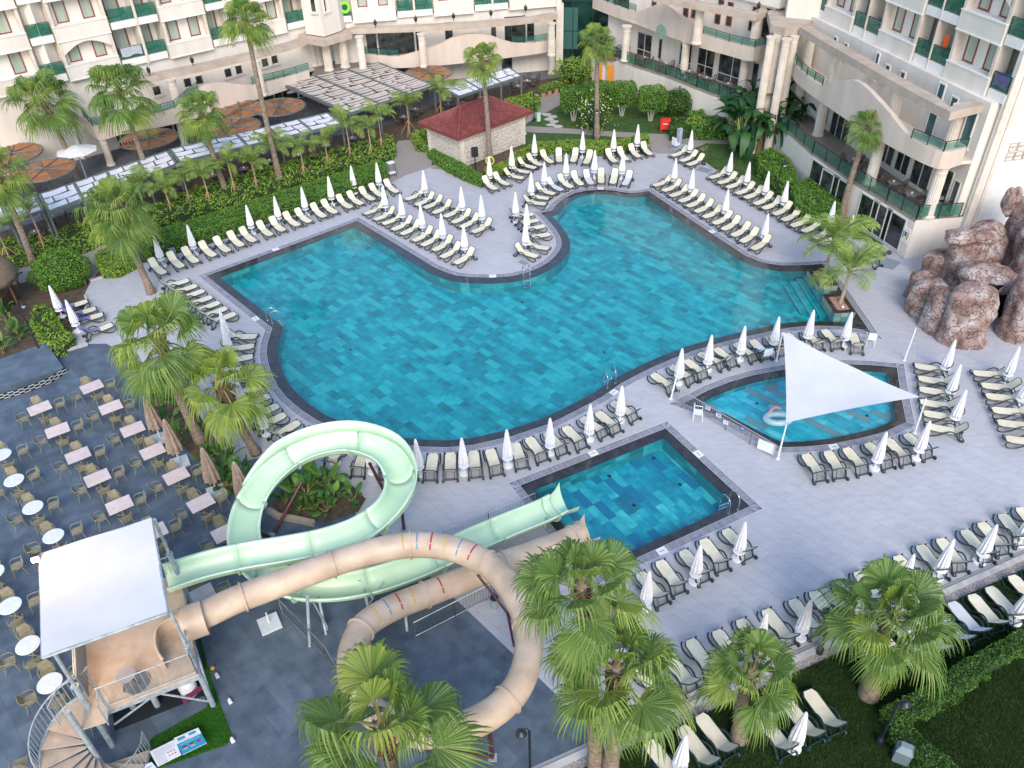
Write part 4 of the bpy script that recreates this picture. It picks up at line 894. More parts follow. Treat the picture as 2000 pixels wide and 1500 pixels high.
# small entrance kiosk with orange board
ek = thing('entrance_kiosk', 'small white kiosk with red roof and orange shutters behind the topiary', 'kiosk', G(1178, 168), world=True)
g = G(1180, 166); q = MB(); q.box((g.x+.6, g.y+1.5, 1.3), (2.6, 2.6, 2.6), -.5); q.build('wall', STONEW, ek)
q = MB(); q.add([(g.x-1.1, g.y-.3, 2.6), (g.x+1.6, g.y-.9, 2.6), (g.x+2.6, g.y+2.6, 2.6), (g.x-.2, g.y+3.2, 2.6), (g.x+.7, g.y+1.2, 3.5)], [(0, 1, 4), (1, 2, 4), (2, 3, 4), (3, 0, 4), (3, 2, 1, 0)]); q.build('roof', ROOFR, ek)
for dx in (-.6, .5):
    q = MB(); q.box((g.x+dx, g.y-.35-dx*.3, 1.1), (.6, .08, 2.0), -.5); q.build('shutter', flat('orange_shutter', (0.75, 0.28, 0.03)), ek)
tx = bpy.data.curves.new('t', 'FONT'); tx.body = 'Y Pool'; tx.size = .7; tx.extrude = .01
to = bpy.data.objects.new('tmp', tx); COL.objects.link(to); bpy.context.view_layer.update()
dg = bpy.context.evaluated_depsgraph_get(); tme = bpy.data.meshes.new_from_object(to.evaluated_get(dg)); bpy.data.objects.remove(to)
tme.materials.clear(); tme.materials.append(flat('sign_navy', (0.02, 0.03, 0.08)))
p0, p1 = R1f[1], R1f[3]; pls = Plane(p0, p1); u, z = pls.px(1243, 167, .05); pp = pls.p(u, 1.6, .08)
so2 = obj('wall_lettering', tme); so2.location = pp; so2.rotation_euler = (PI/2, 0, pls.ang); tag(so2, 'dark lettering on the white base wall behind the topiary trees', 'sign')
# ------------------------------------------------------------------ restaurant pergolas, disc parasols
def pergola(name, label, pxs, z, bays, m, rows, seed):
    """louvred roof: steel frame on posts with woven shade strips laid between the beams"""
    C = [G(x, y, z) for x, y in pxs]; t = thing(name, label, 'pergola', (sum(c.x for c in C)/4, sum(c.y for c in C)/4, 0), world=True, group='restaurant pergolas')
    A, B, Cc, D = C; r = random.Random(seed)
    def P(u, v): return A.lerp(B, u).lerp(D.lerp(Cc, u), v)
    fr = MB()
    for a, b in ((A, B), (B, Cc), (Cc, D), (D, A)): 
        d = b-a; m_ = (a+b)/2; fr.box((m_.x, m_.y, z), (d.length, .16, .22), math.atan2(d.y, d.x))
    fr.build('frame', PERG, t)
    for i in range(1, bays):
        a, b = P(i/bays, 0), P(i/bays, 1); d = b-a; m_ = (a+b)/2; MB().box((m_.x, m_.y, z+.03), (d.length-.16, .2, .2), math.atan2(d.y, d.x)).build('beam', PERG, t)
    for (u, v) in [(0, 0), (1, 0), (0, 1), (1, 1)]+[(i/bays, v) for i in range(1, bays) for v in (0, 1)]:
        p = P(u, v); MB().box((p.x, p.y, z/2-.06), (.14, .14, z-.12), 0).build('post', PERG, t)
    for i in range(bays):
        for j in range(rows):
            v0, v1 = (j+.03)/rows, (j+.97)/rows
            u0, u1 = (i+.05)/bays, (i+.95)/bays; cut = r.random()*.6+.2; us = [u0, u0+(u1-u0)*(cut-.02), u0+(u1-u0)*(cut+.03), u1]
            for (a, b) in ((us[0], us[1]), (us[2], us[3])):
                q = MB(); N = 3; hz = z+.06+.05*r.random(); pts = []
                for k in range(N+1):
                    uu = a+(b-a)*k/N; s = .04*math.sin(PI*k/N)
                    p1, p2 = P(uu, v0), P(uu, v1); pts += [(p1.x, p1.y, hz-s), (p2.x, p2.y, hz-s+.03)]
                q.add(pts, [(2*k, 2*k+2, 2*k+3, 2*k+1) for k in range(N)]); q.build('shade_strip', m, t)
    return t
pergola('restaurant_pergola', 'large pergola with beige woven shade strips in front of the stone porch', [(548,164),(740,124),(848,168),(683,223)], 2.7, 3, SHADEB, 17, 1)
pergola('restaurant_pergola', 'long white-strip pergola on the left below the terrace arcade', [(78,382),(328,296),(345,322),(95,415)], 2.5, 4, SHADE, 3, 2)
pergola('restaurant_pergola', 'white-strip pergola between the left hotel columns and the young palms', [(332,294),(640,222),(668,243),(350,318)], 2.5, 5, SHADE, 3, 3)
pergola('restaurant_pergola', 'white-strip pergola behind the red roofed hut', [(858,168),(995,134),(1018,150),(895,190)], 2.5, 3, SHADE, 3, 4)
pergola('restaurant_pergola', 'white-strip pergola at the left edge behind a palm trunk', [(-60,425),(70,385),(85,412),(-45,455)], 2.5, 2, SHADE, 3, 5)
def make_disc():
    t = thing('disc_parasol', '', 'parasol', group='slatted disc parasols'); R_ = 2.3
    MB().tube([(R_*math.cos(a), R_*math.sin(a), 2.55) for a in [k*PI/24 for k in range(48)]], .06, 6, closed=True).build('rim', BRONZE, t)
    MB().tube([(0, 0, 0), (0, 0, 3.25)], .09, 8).build('pole', BRONZE, t)
    for k in range(4):
        a = k*PI/4+.3; MB().tube([(R_*math.cos(a), R_*math.sin(a), 2.56), (0, 0, 2.66), (-R_*math.cos(a), -R_*math.sin(a), 2.56)], .045, 6).build('spoke', BRONZE, t)
    for k in range(8):
        a0 = k*PI/4+.3; sp = k in (0, 4); N = 9 if sp else 18; q = MB()
        for j in range(N):
            r0 = .25+(R_-.33)*j/N; r1 = r0+(R_-.33)/N*(.55 if sp else .93); n = 5
            P = []
            for i in range(n+1):
                a = a0+.03+(PI/4-.06)*i/n; P += [(r0*math.cos(a), r0*math.sin(a), 2.60-r0*.02), (r1*math.cos(a), r1*math.sin(a), 2.60-r1*.02)]
            q.add(P, [(2*i, 2*i+2, 2*i+3, 2*i+1) for i in range(n)])
        q.build('slat_sector', RUSTED, t)
    return t
disc = Proto(make_disc)
for i, ((x, y), l) in enumerate(zip([(290,270),(455,247),(468,213),(545,208),(836,142),(85,331),(22,300),(-15,345)],
    ['slatted disc parasol by the leftmost terrace column, partly behind a palm trunk','larger slatted disc parasol left of the big pergola, nearest the white shade strips','slatted disc parasol behind the larger one left of the big pergola','slatted disc parasol tucked under the left corner of the big pergola','slatted disc parasol right of the big pergola','grey-brown slatted disc parasol second from the left edge in front','slatted disc parasol behind, at the left edge','slatted disc parasol cut off by the left edge'])):
    g = G(x, y, 2.6); disc.put((g.x, g.y, 0), .4*i, l)
# white open parasol
g = G(148, 290, 2.6); t = thing('white_parasol', 'open white parasol in the corner behind the left palms', 'parasol', (g.x, g.y, 0))
MB().tube([(0, 0, 0), (0, 0, 2.9)], .04, 8).build('pole', WHITE, t)
MB().add([(0, 0, 2.9)]+[(1.6*math.cos(a), 1.6*math.sin(a), 2.4) for a in [k*PI/4 for k in range(8)]], [(0, 1+k, 1+(k+1) % 8) for k in range(8)]).build('canopy', CLOTHW, t)
# ------------------------------------------------------------------ bar hut with red roof
g = G(905, 327); hr, hl, hf = G(1022, 281), G(842, 300), G(905, 327)
hut = thing('bar_hut', 'white stone hut with a hipped dark red tiled roof', 'hut', (hf.x, hf.y, 0), world=True)
A, B, D = Vector(hf.xy), Vector(hr.xy), Vector(hl.xy); Cc = B+D-A
MB().prism([A, B, Cc, D], 0, 2.35).build('wall', ROUGHST, hut)
r = random.Random(5)
for (p, q_) in ((A, B), (D, A)):        # rough stones proud of the wall
    d = q_-p; n = Vector((d.y, -d.x)).normalized(); n = n if n.dot(-p) > 0 else -n; L_ = d.length; d = d.normalized(); z = .02
    while z < 2.2:
        h = .2+r.random()*.12; u = .12; h = min(h, 2.3-z)
        while u < L_-.35:
            w_ = min(.3+r.random()*.45, L_-.12-u); c = p+d*(u+w_/2)+n*.02
            MB().box((c.x, c.y, z+h/2), (w_-.03, .06+r.random()*.04, h-.03), math.atan2(d.y, d.x)).build('stone', ROUGHST, hut); u += w_
        z += h
for c in (A, B, D): MB().box((c.x, c.y, 1.17), (.26, .26, 2.34), math.atan2((B-A).y, (B-A).x)).build('corner_quoin', STONEC, hut)
cen = (A+B+Cc+D)/4; def_e = lambda c, k: c+(c-cen).normalized()*k
e = [def_e(c, .85) for c in (A, B, Cc, D)]
MB().prism([def_e(c, .35) for c in (A, B, Cc, D)], 2.35, 2.55).build('cornice', STONEC, hut)
MB().prism(e, 2.55, 2.72).build('fascia', flat('red_brown_fascia', (0.20, 0.05, 0.035)), hut)
ax = (B-A).normalized(); R0 = (e[0]+e[3])/2+ax*(e[0]-e[3]).length*.5; R1_ = (e[1]+e[2])/2-ax*(e[0]-e[3]).length*.5; zr = 4.05
roof = MB(); roof.add([(*e[0], 2.72), (*e[1], 2.72), (*e[2], 2.72), (*e[3], 2.72), (*R0, zr), (*R1_, zr)], [(0, 1, 5, 4), (1, 2, 5), (2, 3, 4, 5), (3, 0, 4)])
rf = roof.build('roof', ROOFR, hut)
def tilerow(a, b, c, d, n, m_):
    """curved tiles on a roof slope a-b eaves, d-c ridge"""
    q = MB()
    for i in range(n):
        for j in range(m_):
            v0, v1 = j/m_, (j+1.15)/m_; v1 = min(v1, 1)
            def PP(u, v): return a.lerp(b, u).lerp(d.lerp(c, u), v)
            u0, u1 = i/n, (i+1)/n; P = []
            for v, hz in ((v0, .07), (v1, .03)):
                for k in range(4):
                    p = PP(u0+(u1-u0)*k/3, v); P.append((p.x, p.y, p.z+hz+.04*math.sin(PI*k/3)))
            q.add(P, [(k, k+1, k+5, k+4) for k in range(3)]+[(0, 1, 2, 3)])
    return q
V3 = lambda p, z: Vector((p[0], p[1], z))
q = tilerow(V3(e[0], 2.72), V3(e[1], 2.72), V3(R1_, zr), V3(R0, zr), 26, 13); q.build('roof_tiles', ROOFR, rf, kind='stuff')
q = tilerow(V3(e[3], 2.72), V3(e[0], 2.72), V3(R0, zr), V3(R0, zr), 18, 13); q.build('roof_tiles', ROOFR, rf, kind='stuff')
q = MB()
for a, b in ((V3(e[0], 2.76), V3(R0, zr+.05)), (V3(e[1], 2.76), V3(R1_, zr+.05)), (V3(e[3], 2.76), V3(R0, zr+.05)), (V3(R0, zr+.06), V3(R1_, zr+.06))): q.tube([a, b], .09, 8)
q.build('ridge_tiles', ROOFR, rf)
c = G(877, 214, 3.3); q = MB(); q.lathe([(.22, 0), (.2, .15), (.36, .55), (.38, 1.0), (.3, 1.05), (.26, 1.25), (.3, 1.3), (.3, 1.33)], (c.x, c.y, 2.75), 18); q.build('roof_vent', BLACK, hut, smooth=False)
# ------------------------------------------------------------------ rock grotto
rk = thing('rock_grotto', 'artificial reddish-brown rock grotto with a dark cave opening by the end wing', 'rocks', G(1900, 640), world=True)
def boulder(x, y, topy, rx, ry=None, seed=0, z0=0.0, top=None, lean=(0, 0)):
    from mathutils import noise
    g = G(x, y); h = top if top else max(.5, T((x, y), topy)); ry = ry or rx; g.y += ry*.9
    q = MB(); n, m_ = 44, 30; P = []
    for j in range(m_+1):
        v = j/m_
        rr = 1-.10*v; zz = z0+h*v
        if v > .78: rr = math.sqrt(max(0, 1-((v-.78)/.22)**2))**.8*(1-.10*v)
        for k in range(n):
            a = 2*PI*k/n; d = Vector((math.cos(a), math.sin(a), 0)); pos = Vector((g.x+rx*d.x, g.y+ry*d.y, zz))
            nz = noise.noise(pos*.7+Vector((seed*7, 0, 0)))*.20+noise.noise(pos*1.9)*.06+abs(noise.noise(pos*3.5))*-.04+noise.noise(pos*9)*.03
            zq = zz*2.1+noise.noise(pos*1.3)*.8; blk = .10*noise.cell(Vector((math.floor(a*3.2+math.floor(zq)*.37), math.floor(zq), seed)))-.30*max(0, abs(math.cos(1.5*a+seed+noise.noise(pos*.6)*1.2))-.93)/.07*.5
            s = rr*(1+nz+blk*.6); P.append((g.x+lean[0]*v+rx*d.x*s, g.y+lean[1]*v+ry*d.y*s, zz+nz*.4*(1 if v > .5 else 0)))
    F = [(j*n+k, j*n+(k+1) % n, (j+1)*n+(k+1) % n, (j+1)*n+k) for j in range(m_) for k in range(n)]+[tuple(m_*n+k for k in range(n))]
    q.add(P, F); return q.build('boulder', ROCK, rk, smooth=True)
for i, a in enumerate([(1812,626,560,1.0,.9),(1838,655,578,1.0,.9),(1888,682,575,1.35,1.1),(1800,590,545,.8,.8),(1996,672,560,1.0,1.1),(2015,640,548,1.2,1.2),(1840,560,505,1.2,1.0),(1880,575,468,1.2,1.0),(1905,560,445,1.1,.9),(1925,560,462,1.0,1.0),(1985,560,395,1.3,1.2),(2030,600,430,1.8,1.6)]):
    boulder(*a, seed=i)
for i, (x, y, z, rx, ry, h) in enumerate([(1925,545,2.2,1.3,1.0,1.3),(1950,555,2.1,1.2,1.0,1.4),(1885,470,3.6,.9,.7,.8),(1925,470,3.6,1.0,.7,.7),(1985,400,5.0,.5,.5,1.5)]):
    g = G(x, y, z); px_ = (x, y)
    from mathutils import noise
    q = MB(); bm = bmesh.new(); bmesh.ops.create_icosphere(bm, subdivisions=4, radius=1)
    for v in bm.verts:
        s = 1+.25*noise.noise(v.co*1.6+Vector((i*5, 0, 0)))+.1*noise.noise(v.co*5); v.co = Vector((g.x+v.co.x*rx*s, g.y+.5+v.co.y*ry*s, z+v.co.z*h*s*.6))
    me = bpy.data.meshes.new('boulder'); bm.to_mesh(me); bm.free(); me.materials.append(ROCK); smoothset(me); obj('boulder', me, rk)
g = G(1945, 640); MB().box((g.x+.25, g.y+1.1, 1.15), (2.3, .3, 2.3), .2).build('cave_shade_box', flat('cave_shade', (0.004, 0.004, 0.005)), rk)  # black box stands in for the shade inside the cave opening
c = G(1990, 440, 3.4); q = MB(); q.box((c.x+.4, c.y+.6, 3.9), (1.6, .1, 1.5), .25); q.build('grotto_window', GLASSD, rk)
# thatched hut at the left edge
g = G(25, 600); th = thing('thatched_hut', 'round thatched hut at the left edge behind the hedge', 'hut', (g.x-1.0, g.y, 0))
MB().lathe([(1.9, 1.9), (1.95, 2.2), (1.7, 2.9), (1.2, 3.3), (.3, 3.5)], (0, 0, 0), 28, 14, .02).build('roof', THATCH, th, smooth=True)
for k in range(6): MB().tube([(1.4*math.cos(k), 1.4*math.sin(k), 0), (1.4*math.cos(k), 1.4*math.sin(k), 2.2)], .07, 8).build('post', flat('brown_wood', (0.16, 0.09, 0.05)), th)
MB().box((0, 0, .5), (2.0, 2.0, 1.0)).build('counter', flat('dark_wood', (0.10, 0.055, 0.035)), th)
# low dark stage
sp = P2([(-60,735),(60,692),(96,680),(128,728),(60,752),(0,768),(-60,780)]); sg = thing('stage', 'low dark slate stage with a lattice riser at the left edge', 'stage', G(40, 735), world=True)
MB().prism([Vector(p) for p in sp], 0, .38).build('platform', DARKT, sg)
fp = resample(P2([(131,728),(100,748),(50,768),(0,782),(-60,792)]), .25, False); rs = flat('riser_white', (0.6, 0.6, 0.62))
q = MB()
for i in range(len(fp)-1):
    a, b = Vector(fp[i]), Vector(fp[i+1]); 
    for k in range(4):
        if (i+k) % 2 == 0: q.box(((a.x+b.x)/2, (a.y+b.y)/2, .06+k*.09), ((b-a).length*1.2, .05, .03), math.atan2(b.y-a.y, b.x-a.x))
q.build('riser_lattice', rs, sg)
q = MB()
for i in range(len(fp)-1): q.slab(fp[i], fp[i+1], .04, .36, 0)
q.build('riser', BLACK, sg)
# ------------------------------------------------------------------ sun loungers
def make_lounger():
    t = thing('sun_lounger', '', 'sun lounger')
    a = math.radians(50); hx, hz = 1.30, .33; bl = .70; bx, bz = hx+bl*math.cos(a), hz+bl*math.sin(a)
    def sling(x0, z0, x1, z1, w, tip0, tip1, name):
        n = 7; q = MB(); P = []; d = Vector((x1-x0, 0, z1-z0)); nn = Vector((-d.z, 0, d.x)).normalized()*.022
        for i in range(n+1):
            v = i/n; ww = w*(1-(.35*(1-v/.12)**2 if (v < .12 and tip0) else 0)-(.35*((v-.88)/.12)**2 if (v > .88 and tip1) else 0)); c = Vector((x0, 0, z0))+d*v-nn*.9*math.sin(PI*v)
            for s in (-1, 1):
                for k in (0, 1): P.append((c.x+nn.x*k, s*ww/2, c.z+nn.z*k))
        F = []
        for i in range(n):
            o, p = 4*i, 4*i+4; F += [(o+1, o+3, p+3, p+1), (o, p, p+2, o+2), (o, o+1, p+1, p), (o+2, p+2, p+3, o+3)]
        F += [(0, 2, 3, 1), (4*n, 4*n+1, 4*n+3, 4*n+2)]
        q.add(P, F); return q.build(name, CREAM, t)
    sling(.03, .345, hx-.01, hz+.005, .52, True, False, 'seat_sling'); sling(hx+.01, hz+.02, bx, bz, .50, False, True, 'back_sling')
    q = MB()
    for s in (-1, 1): q.tube([(.08, s*.24, .32), (.2, s*.29, .335), (hx, s*.29, .315)], .024, 6)
    q.tube([(.2, -.29, .335), (.03, -.20, .325), (-.01, 0, .32), (.03, .20, .325), (.2, .29, .335)], .026, 6)
    for x in (.5, 1.0): q.tube([(x, -.29, .30), (x, .29, .30)], .016, 5)
    q.build('seat_frame', FRAME, t)
    q = MB(); q.tube([(hx, -.275, hz), (bx-.06, -.275, bz-.07), (bx, -.2, bz), (bx+.02, 0, bz+.02), (bx, .2, bz), (bx-.06, .275, bz-.07), (hx, .275, hz)], .024, 6)
    q.build('back_frame', FRAME, t)
    for s in (-1, 1):
        path = catmull([(0, s*.31, .33), (-.02, s*.32, .20), (.10, s*.33, .07), (.32, s*.335, .05), (.6, s*.335, .17), (.85, s*.335, .38), (1.05, s*.335, .50), (1.25, s*.335, .48), (1.42, s*.33, .32), (1.50, s*.33, .12), (1.62, s*.33, .03)], 3)
        MB().tube(path, .036, 6).build('side_frame', FRAME, t)
        MB().tube(catmull([(1.28, s*.30, .31), (1.45, s*.31, .22), (1.62, s*.31, .04), (1.74, s*.31, .03), (1.78, s*.31, .12), (1.68, s*.31, .22)], 3), .026, 6).build('rear_leg', FRAME, t)
    q = MB(); q.tube([(1.62, -.31, .06), (1.62, .31, .06)], .02, 6); q.tube([(1.68, -.31, .2), (1.68, .31, .2)], .02, 6); q.tube([(1.5, -.2, .5), (1.66, -.2, .1)], .016, 5); q.tube([(1.5, .2, .5), (1.66, .2, .1)], .016, 5)
    q.build('back_support', FRAME, t)
    for s in (-1, 1):
        q = MB(); q.lathe([(.075, -.02), (.085, 0), (.075, .02)], (0, 0, 0), 12)
        o = len(q.v)-36
        for i in range(o, len(q.v)):
            x, y, z = q.v[i]; q.v[i] = (1.70+x, s*.37+z, .085+y)
        q.build('wheel', FRAME, t)
    return t
lounger = Proto(make_lounger)
SL_W = {}
def lay(fx, fy, kx, ky, label, group, white=False, z=0.0):
    f = G(fx, fy, .34+z); k = G(kx, ky, .34+z); d = (k-f); a = math.atan2(d.y, d.x)
    sw = None
    if white:
        if not SL_W:
            for c in lounger_kids():
                if 'sling' in c.name: m2 = c.data.copy(); m2.materials.clear(); m2.materials.append(WSLING); SL_W[c.data] = m2
        sw = SL_W
    a += rnd.uniform(-.045, .045); return lounger.put((f.x+rnd.uniform(-.03, .03), f.y+rnd.uniform(-.03, .03), z), a, label, group, 1.0, sw)
def lounger_kids(): return [c for c, g in KC[lounger.p.name]]
def row(feet, off0, off1, where, group, white=(), side='left'):
    n = len(feet)
    for i, (x, y) in enumerate(feet):
        v = i/max(1, n-1); ox = off0[0]+(off1[0]-off0[0])*v; oy = off0[1]+(off1[1]-off0[1])*v
        lay(x, y, x+ox, y+oy, ('white' if i in white else 'cream')+' lounger, '+ORD[i]+' from '+side+' '+where, group, i in white)
def rowx(lst, where, group, white=(), side='left'):
    for i, (a, b) in enumerate(lst):
        lay(*a, *b, ('white' if i in white else 'cream')+' lounger, '+ORD[i]+' from '+side+' '+where, group, i in white)
row([(322,535),(356,522),(385,512),(420,500),(447,491),(473,481),(498,472),(529,460),(555,451),(584,441),(606,434),(635,424),(657,416),(686,406),(707,399),(730,391),(750,384),(777,376)], (-21,-15), (-19,-11), 'in the long row against the clipped hedge', 'loungers along the clipped hedge')
row([(370,546),(385,557),(400,567),(415,579),(429,590),(445,601),(460,612)], (-40,12), (-44,16), 'in the tight row left of the big pool corner', 'seven loungers packed together left of the pool', side='top')
row([(711,418),(731,429),(748,438),(766,449),(784,458),(806,471),(824,480),(845,490),(862,503),(888,515)], (28,-10), (27,-15), 'in the front row of the deck tongue, at the water', 'loungers on the tongue between the pool arms')
row([(793,390),(811,401),(828,407),(846,417),(867,424),(883,435),(900,444),(923,454)], (26,-10), (28,-13), 'in the back row of the deck tongue', 'loungers on the tongue between the pool arms')
rowx([((970,370),(949,358)),((994,361),(972,351)),((1023,348),(996,342)),((1035,337),(1009,332)),((1046,329),(1022,322.5)),((1059,323),(1038,314)),((1079,318),(1062,307)),((1093,316),(1092.7,302)),((1118.5,316),(1124,304)),((1144,320),(1151.5,307)),((1202,317),(1190,304)),((1226,312.6),(1213,301.6)),((1249,307),(1235,295)),((1272.5,302.7),(1258,290.6))], 'in the outer arc behind the top bay of the pool', 'loungers in the outer arc')
rowx([((1066,399),(1032,394)),((1072,388),(1044,383)),((1084,379),(1057,371)),((1099,372),(1075,361)),((1117,366.5),(1096.5,354)),((1136,362),(1123,348)),((1156,360),(1147,347)),((1174.6,357.7),(1173.5,344.5)),((1195.5,359),(1201,344.5)),((1218.6,361.5),(1227.4,348))], 'in the inner arc around the top bay of the pool', 'loungers in the inner arc', white=(3, 6, 9))
rowx([((1042,418),(1012,421)),((1053,429),(1024,434)),((1065,441),(1037.6,446)),((1075.4,457),(1042,461.6)),((1072,485.6),(1036,478)),((1051,502),(1021,493))], 'on the rounded nose of the deck between the pool arms', 'loungers on the rounded nose', side='top')
row([(1276.5,363),(1294,373),(1309,383),(1327,394),(1342,404),(1358,414),(1374,425),(1393,437),(1411,449),(1429,461),(1447,473),(1470,487)], (26.5,-7.5), (25,-13), 'in the row at the water right of the pool', 'loungers right of the pool at the water')
row([(1312,305),(1329,315),(1343,322.6)], (23,-8), (22,-8), 'of three beside the lawn and the pool lift', 'three loungers beside the lawn')
row([(1385,347.5),(1403,358),(1419,367),(1437,378.7),(1454,387),(1473,399),(1489,408),(1510,419),(1527,431),(1546,442),(1567,452),(1589,466),(1603,477)], (24,-7), (27,-12), 'in the outer row along the lawn right of the pool', 'loungers right of the pool at the lawn')
lay(1676, 495, 1697, 505, 'cream sun lounger standing alone by the grating in front of the sliding glass doors', 'single lounger')
rowx([((501,657),(455,658)),((496,676),(452,681)),((495,696),(451,704)),((497,716),(453,725)),((505,734),(462,745)),((516,754),(474,766)),((528,772),(487,786)),((544,792),(504,808)),((559,808),(520,828)),((586,823),(542,848)),((609,837),(564,860)),((634,848),(594,876)),((667,868),(650,897)),((712,878),(704,907)),((757,884),(756,912))], 'down the left curve of the pool', 'loungers around the left curve', side='top')
rowx([((798,884),(800,912)),((846,885),(843,914)),((880,884),(880,912)),((925,880),(929,908)),((957,876),(967,903)),((1005,864),(1017,892)),((1031,854),(1051,880)),((1067,843),(1091,870)),((1103,832),(1130,857)),((1135,815),(1167,837)),((1165,804),(1192,827)),((1195,785),(1225,805))], 'along the bottom curve right of the green slide', 'loungers along the bottom curve')
rowx([((1274,730),(1302,751)),((1309,714),(1337,733)),((1339,703),(1366,726)),((1364,689),(1399,705)),((1399,680),(1424,700)),((1435,670),(1461,687)),((1468,664),(1484,682)),((1500,657),(1516,673)),((1537,651),(1553,666)),((1571,647),(1585,661)),((1610,644),(1623,659)),((1665,650),(1670,664))], 'between the big pool and the shallow pool', 'loungers above the shallow pool')
rowx([((1786,714),(1834.5,720.6)),((1792,738),(1842,744)),((1795,759.6),(1846.7,766.5)),((1797,784),(1848.4,790.8)),((1802.5,807),(1855,813)),((1807,832),(1862,843))], 'in the inner column right of the shade sail', 'loungers right of the sail', side='top')
rowx([((1900,728),(1950.6,732)),((1917,752.7),(1968,758)),((1926,774),(1980,778.6)),((1937,801),(1992,806)),((1948,825),(2004,832)),((1963,857),(2019,864))], 'in the outer column at the right edge', 'loungers at the right edge', side='top')
rowx([((1572,887),(1592,917)),((1615,880),(1632,910)),((1652,874),(1680,905)),((1692,865),(1720,890)),((1732,857),(1760,887)),((1770,847),(1802,875))], 'in the row below the shallow pool', 'loungers below the shallow pool')
rowx([((1247.5,1118),(1282,1160)),((1288,1095),(1320,1140)),((1333,1074),(1367,1113)),((1373,1053),(1405,1097)),((1415,1033),(1452,1075))], 'in the row below the slide pool', 'loungers below the slide pool')
row([(1245,1300),(1299,1273),(1347,1249),(1397,1229),(1445,1209),(1493,1189),(1546,1170),(1585,1153),(1635,1133),(1673,1117),(1712,1101),(1751,1085),(1796,1065),(1834,1051),(1881,1034),(1914,1019),(1956,1003),(1991,990)], (40,54), (36,43), 'in the long row on the deck edge above the lawn', 'loungers along the deck edge')
row([(1682,1252),(1717,1238),(1750,1222),(1785,1207),(1822,1190),(1857,1174),(1895,1160),(1930,1145),(1975,1123),(2010,1110)], (44,52), (44,48), 'in the upper row on the grass', 'loungers on the grass', white=(2, 4, 5))
row([(1264,1449),(1328,1417),(1365,1396),(1478,1388),(1532,1366),(1577,1348)], (46,61), (44,58), 'in the lower row on the grass by the palm trunks', 'loungers on the grass')
zz = [((172,588),(143,596)),((188,602),(157,611)),((203,613),(172,622)),((221,633),(187,645))]
rowx(zz, 'in the group beside the rounded hedge at the left', 'four loungers with towels at the left', side='top')
def lay_towel(a, b, m, label, u0=.75, u1=1.95, cat='towel'):
    f = G(*a, .34); k = G(*b, .34); d = (k-f).normalized(); n = Vector((-d.y, d.x, 0)); q = MB(); P = []; pts = []
    s = u0
    path = [(u0, .385), (1.0, .39), (1.28, .385), (1.30+.45, .385+.54), (1.30+.50, .385+.52), (1.30+.48, .45)]
    path = [p for p in path if p[0] >= u0]
    N = 6
    for (x, z) in path:
        for j in range(N+1):
            w_ = -.27+.54*j/N; p = f+d*x+n*w_; P.append((p.x, p.y, z+.012*math.sin(j*2.3+x*5)))
    q.add(P, [(i*(N+1)+j, i*(N+1)+j+1, (i+1)*(N+1)+j+1, (i+1)*(N+1)+j) for i in range(len(path)-1) for j in range(N)])
    return tag(q.build('towel', m, smooth=True), label, cat)
for i, (a, b) in enumerate(zz): lay_towel(a, b, TOWEL, 'lavender towel over the head of the '+ORD[i]+' lounger by the rounded hedge', .8)
lay_towel((1468,664), (1484,682), TOWELW, 'crumpled white towel on a lounger left of the sail pole', .7)
# person lying on a lounger by the sail pole
def skin_body(name, J, E, m, parent=None):
    me = bpy.data.meshes.new(name); me.from_pydata([j[:3] for j in J], E, []); o = obj(name, me, parent)
    sk = o.modifiers.new('s', 'SKIN'); sv = me.skin_vertices[0].data
    for i, j in enumerate(J): sv[i].radius = (j[3], j[3] if len(j) < 5 else j[4]); sv[i].use_root = (i == 0)
    ss = o.modifiers.new('u', 'SUBSURF'); ss.levels = 1; ss.render_levels = 1
    bpy.context.view_layer.update(); d = bpy.context.evaluated_depsgraph_get(); m2 = bpy.data.meshes.new_from_object(o.evaluated_get(d)); o.modifiers.clear(); o.data = m2
    m2.materials.clear(); m2.materials.append(m); smoothset(m2); return o
f = G(1500, 657, .34); k = G(1516, 673, .34); dd = (k-f).normalized(); pe = thing('person', 'person in purple swimsuit reclining on a lounger behind the sail pole, legs towards the pool', 'person', (f.x, f.y, 0), math.atan2(dd.y, dd.x))
SKN = flat('skin', (0.50, 0.28, 0.20), .5)
J = [(1.18, 0, .46, .13, .10), (1.40, 0, .62, .12, .09), (1.56, 0, .80, .14, .09), (1.66, 0, .93, .05), (1.72, 0, 1.02, .085, .10), (1.75, 0, 1.10, .07),
     (1.56, .17, .84, .05), (1.38, .26, .64, .04), (1.16, .24, .50, .033), (1.05, .20, .47, .035), (1.56, -.17, .84, .05), (1.38, -.26, .64, .04), (1.18, -.26, .52, .033), (1.07, -.2, .48, .035),
     (1.10, .10, .44, .085), (.68, .12, .46, .06), (.30, .12, .42, .045), (.16, .12, .44, .03), (.12, .12, .53, .025), (1.10, -.10, .44, .085), (.70, -.12, .52, .06), (.32, -.12, .42, .045), (.18, -.12, .44, .03), (.14, -.12, .53, .025)]
skin_body('body', J, [(0, 1), (1, 2), (2, 3), (3, 4), (4, 5), (2, 6), (6, 7), (7, 8), (8, 9), (2, 10), (10, 11), (11, 12), (12, 13), (0, 14), (14, 15), (15, 16), (16, 17), (17, 18), (0, 19), (19, 20), (20, 21), (21, 22), (22, 23)], SKN, pe)
J2 = [(1.14, 0, .455, .155, .115), (1.40, 0, .62, .135, .10), (1.55, 0, .79, .15, .10)]
skin_body('swimsuit', J2, [(0, 1), (1, 2)], flat('purple_swimsuit', (0.16, 0.06, 0.32)), pe)
bm = bmesh.new(); bmesh.ops.create_icosphere(bm, subdivisions=2, radius=.105)
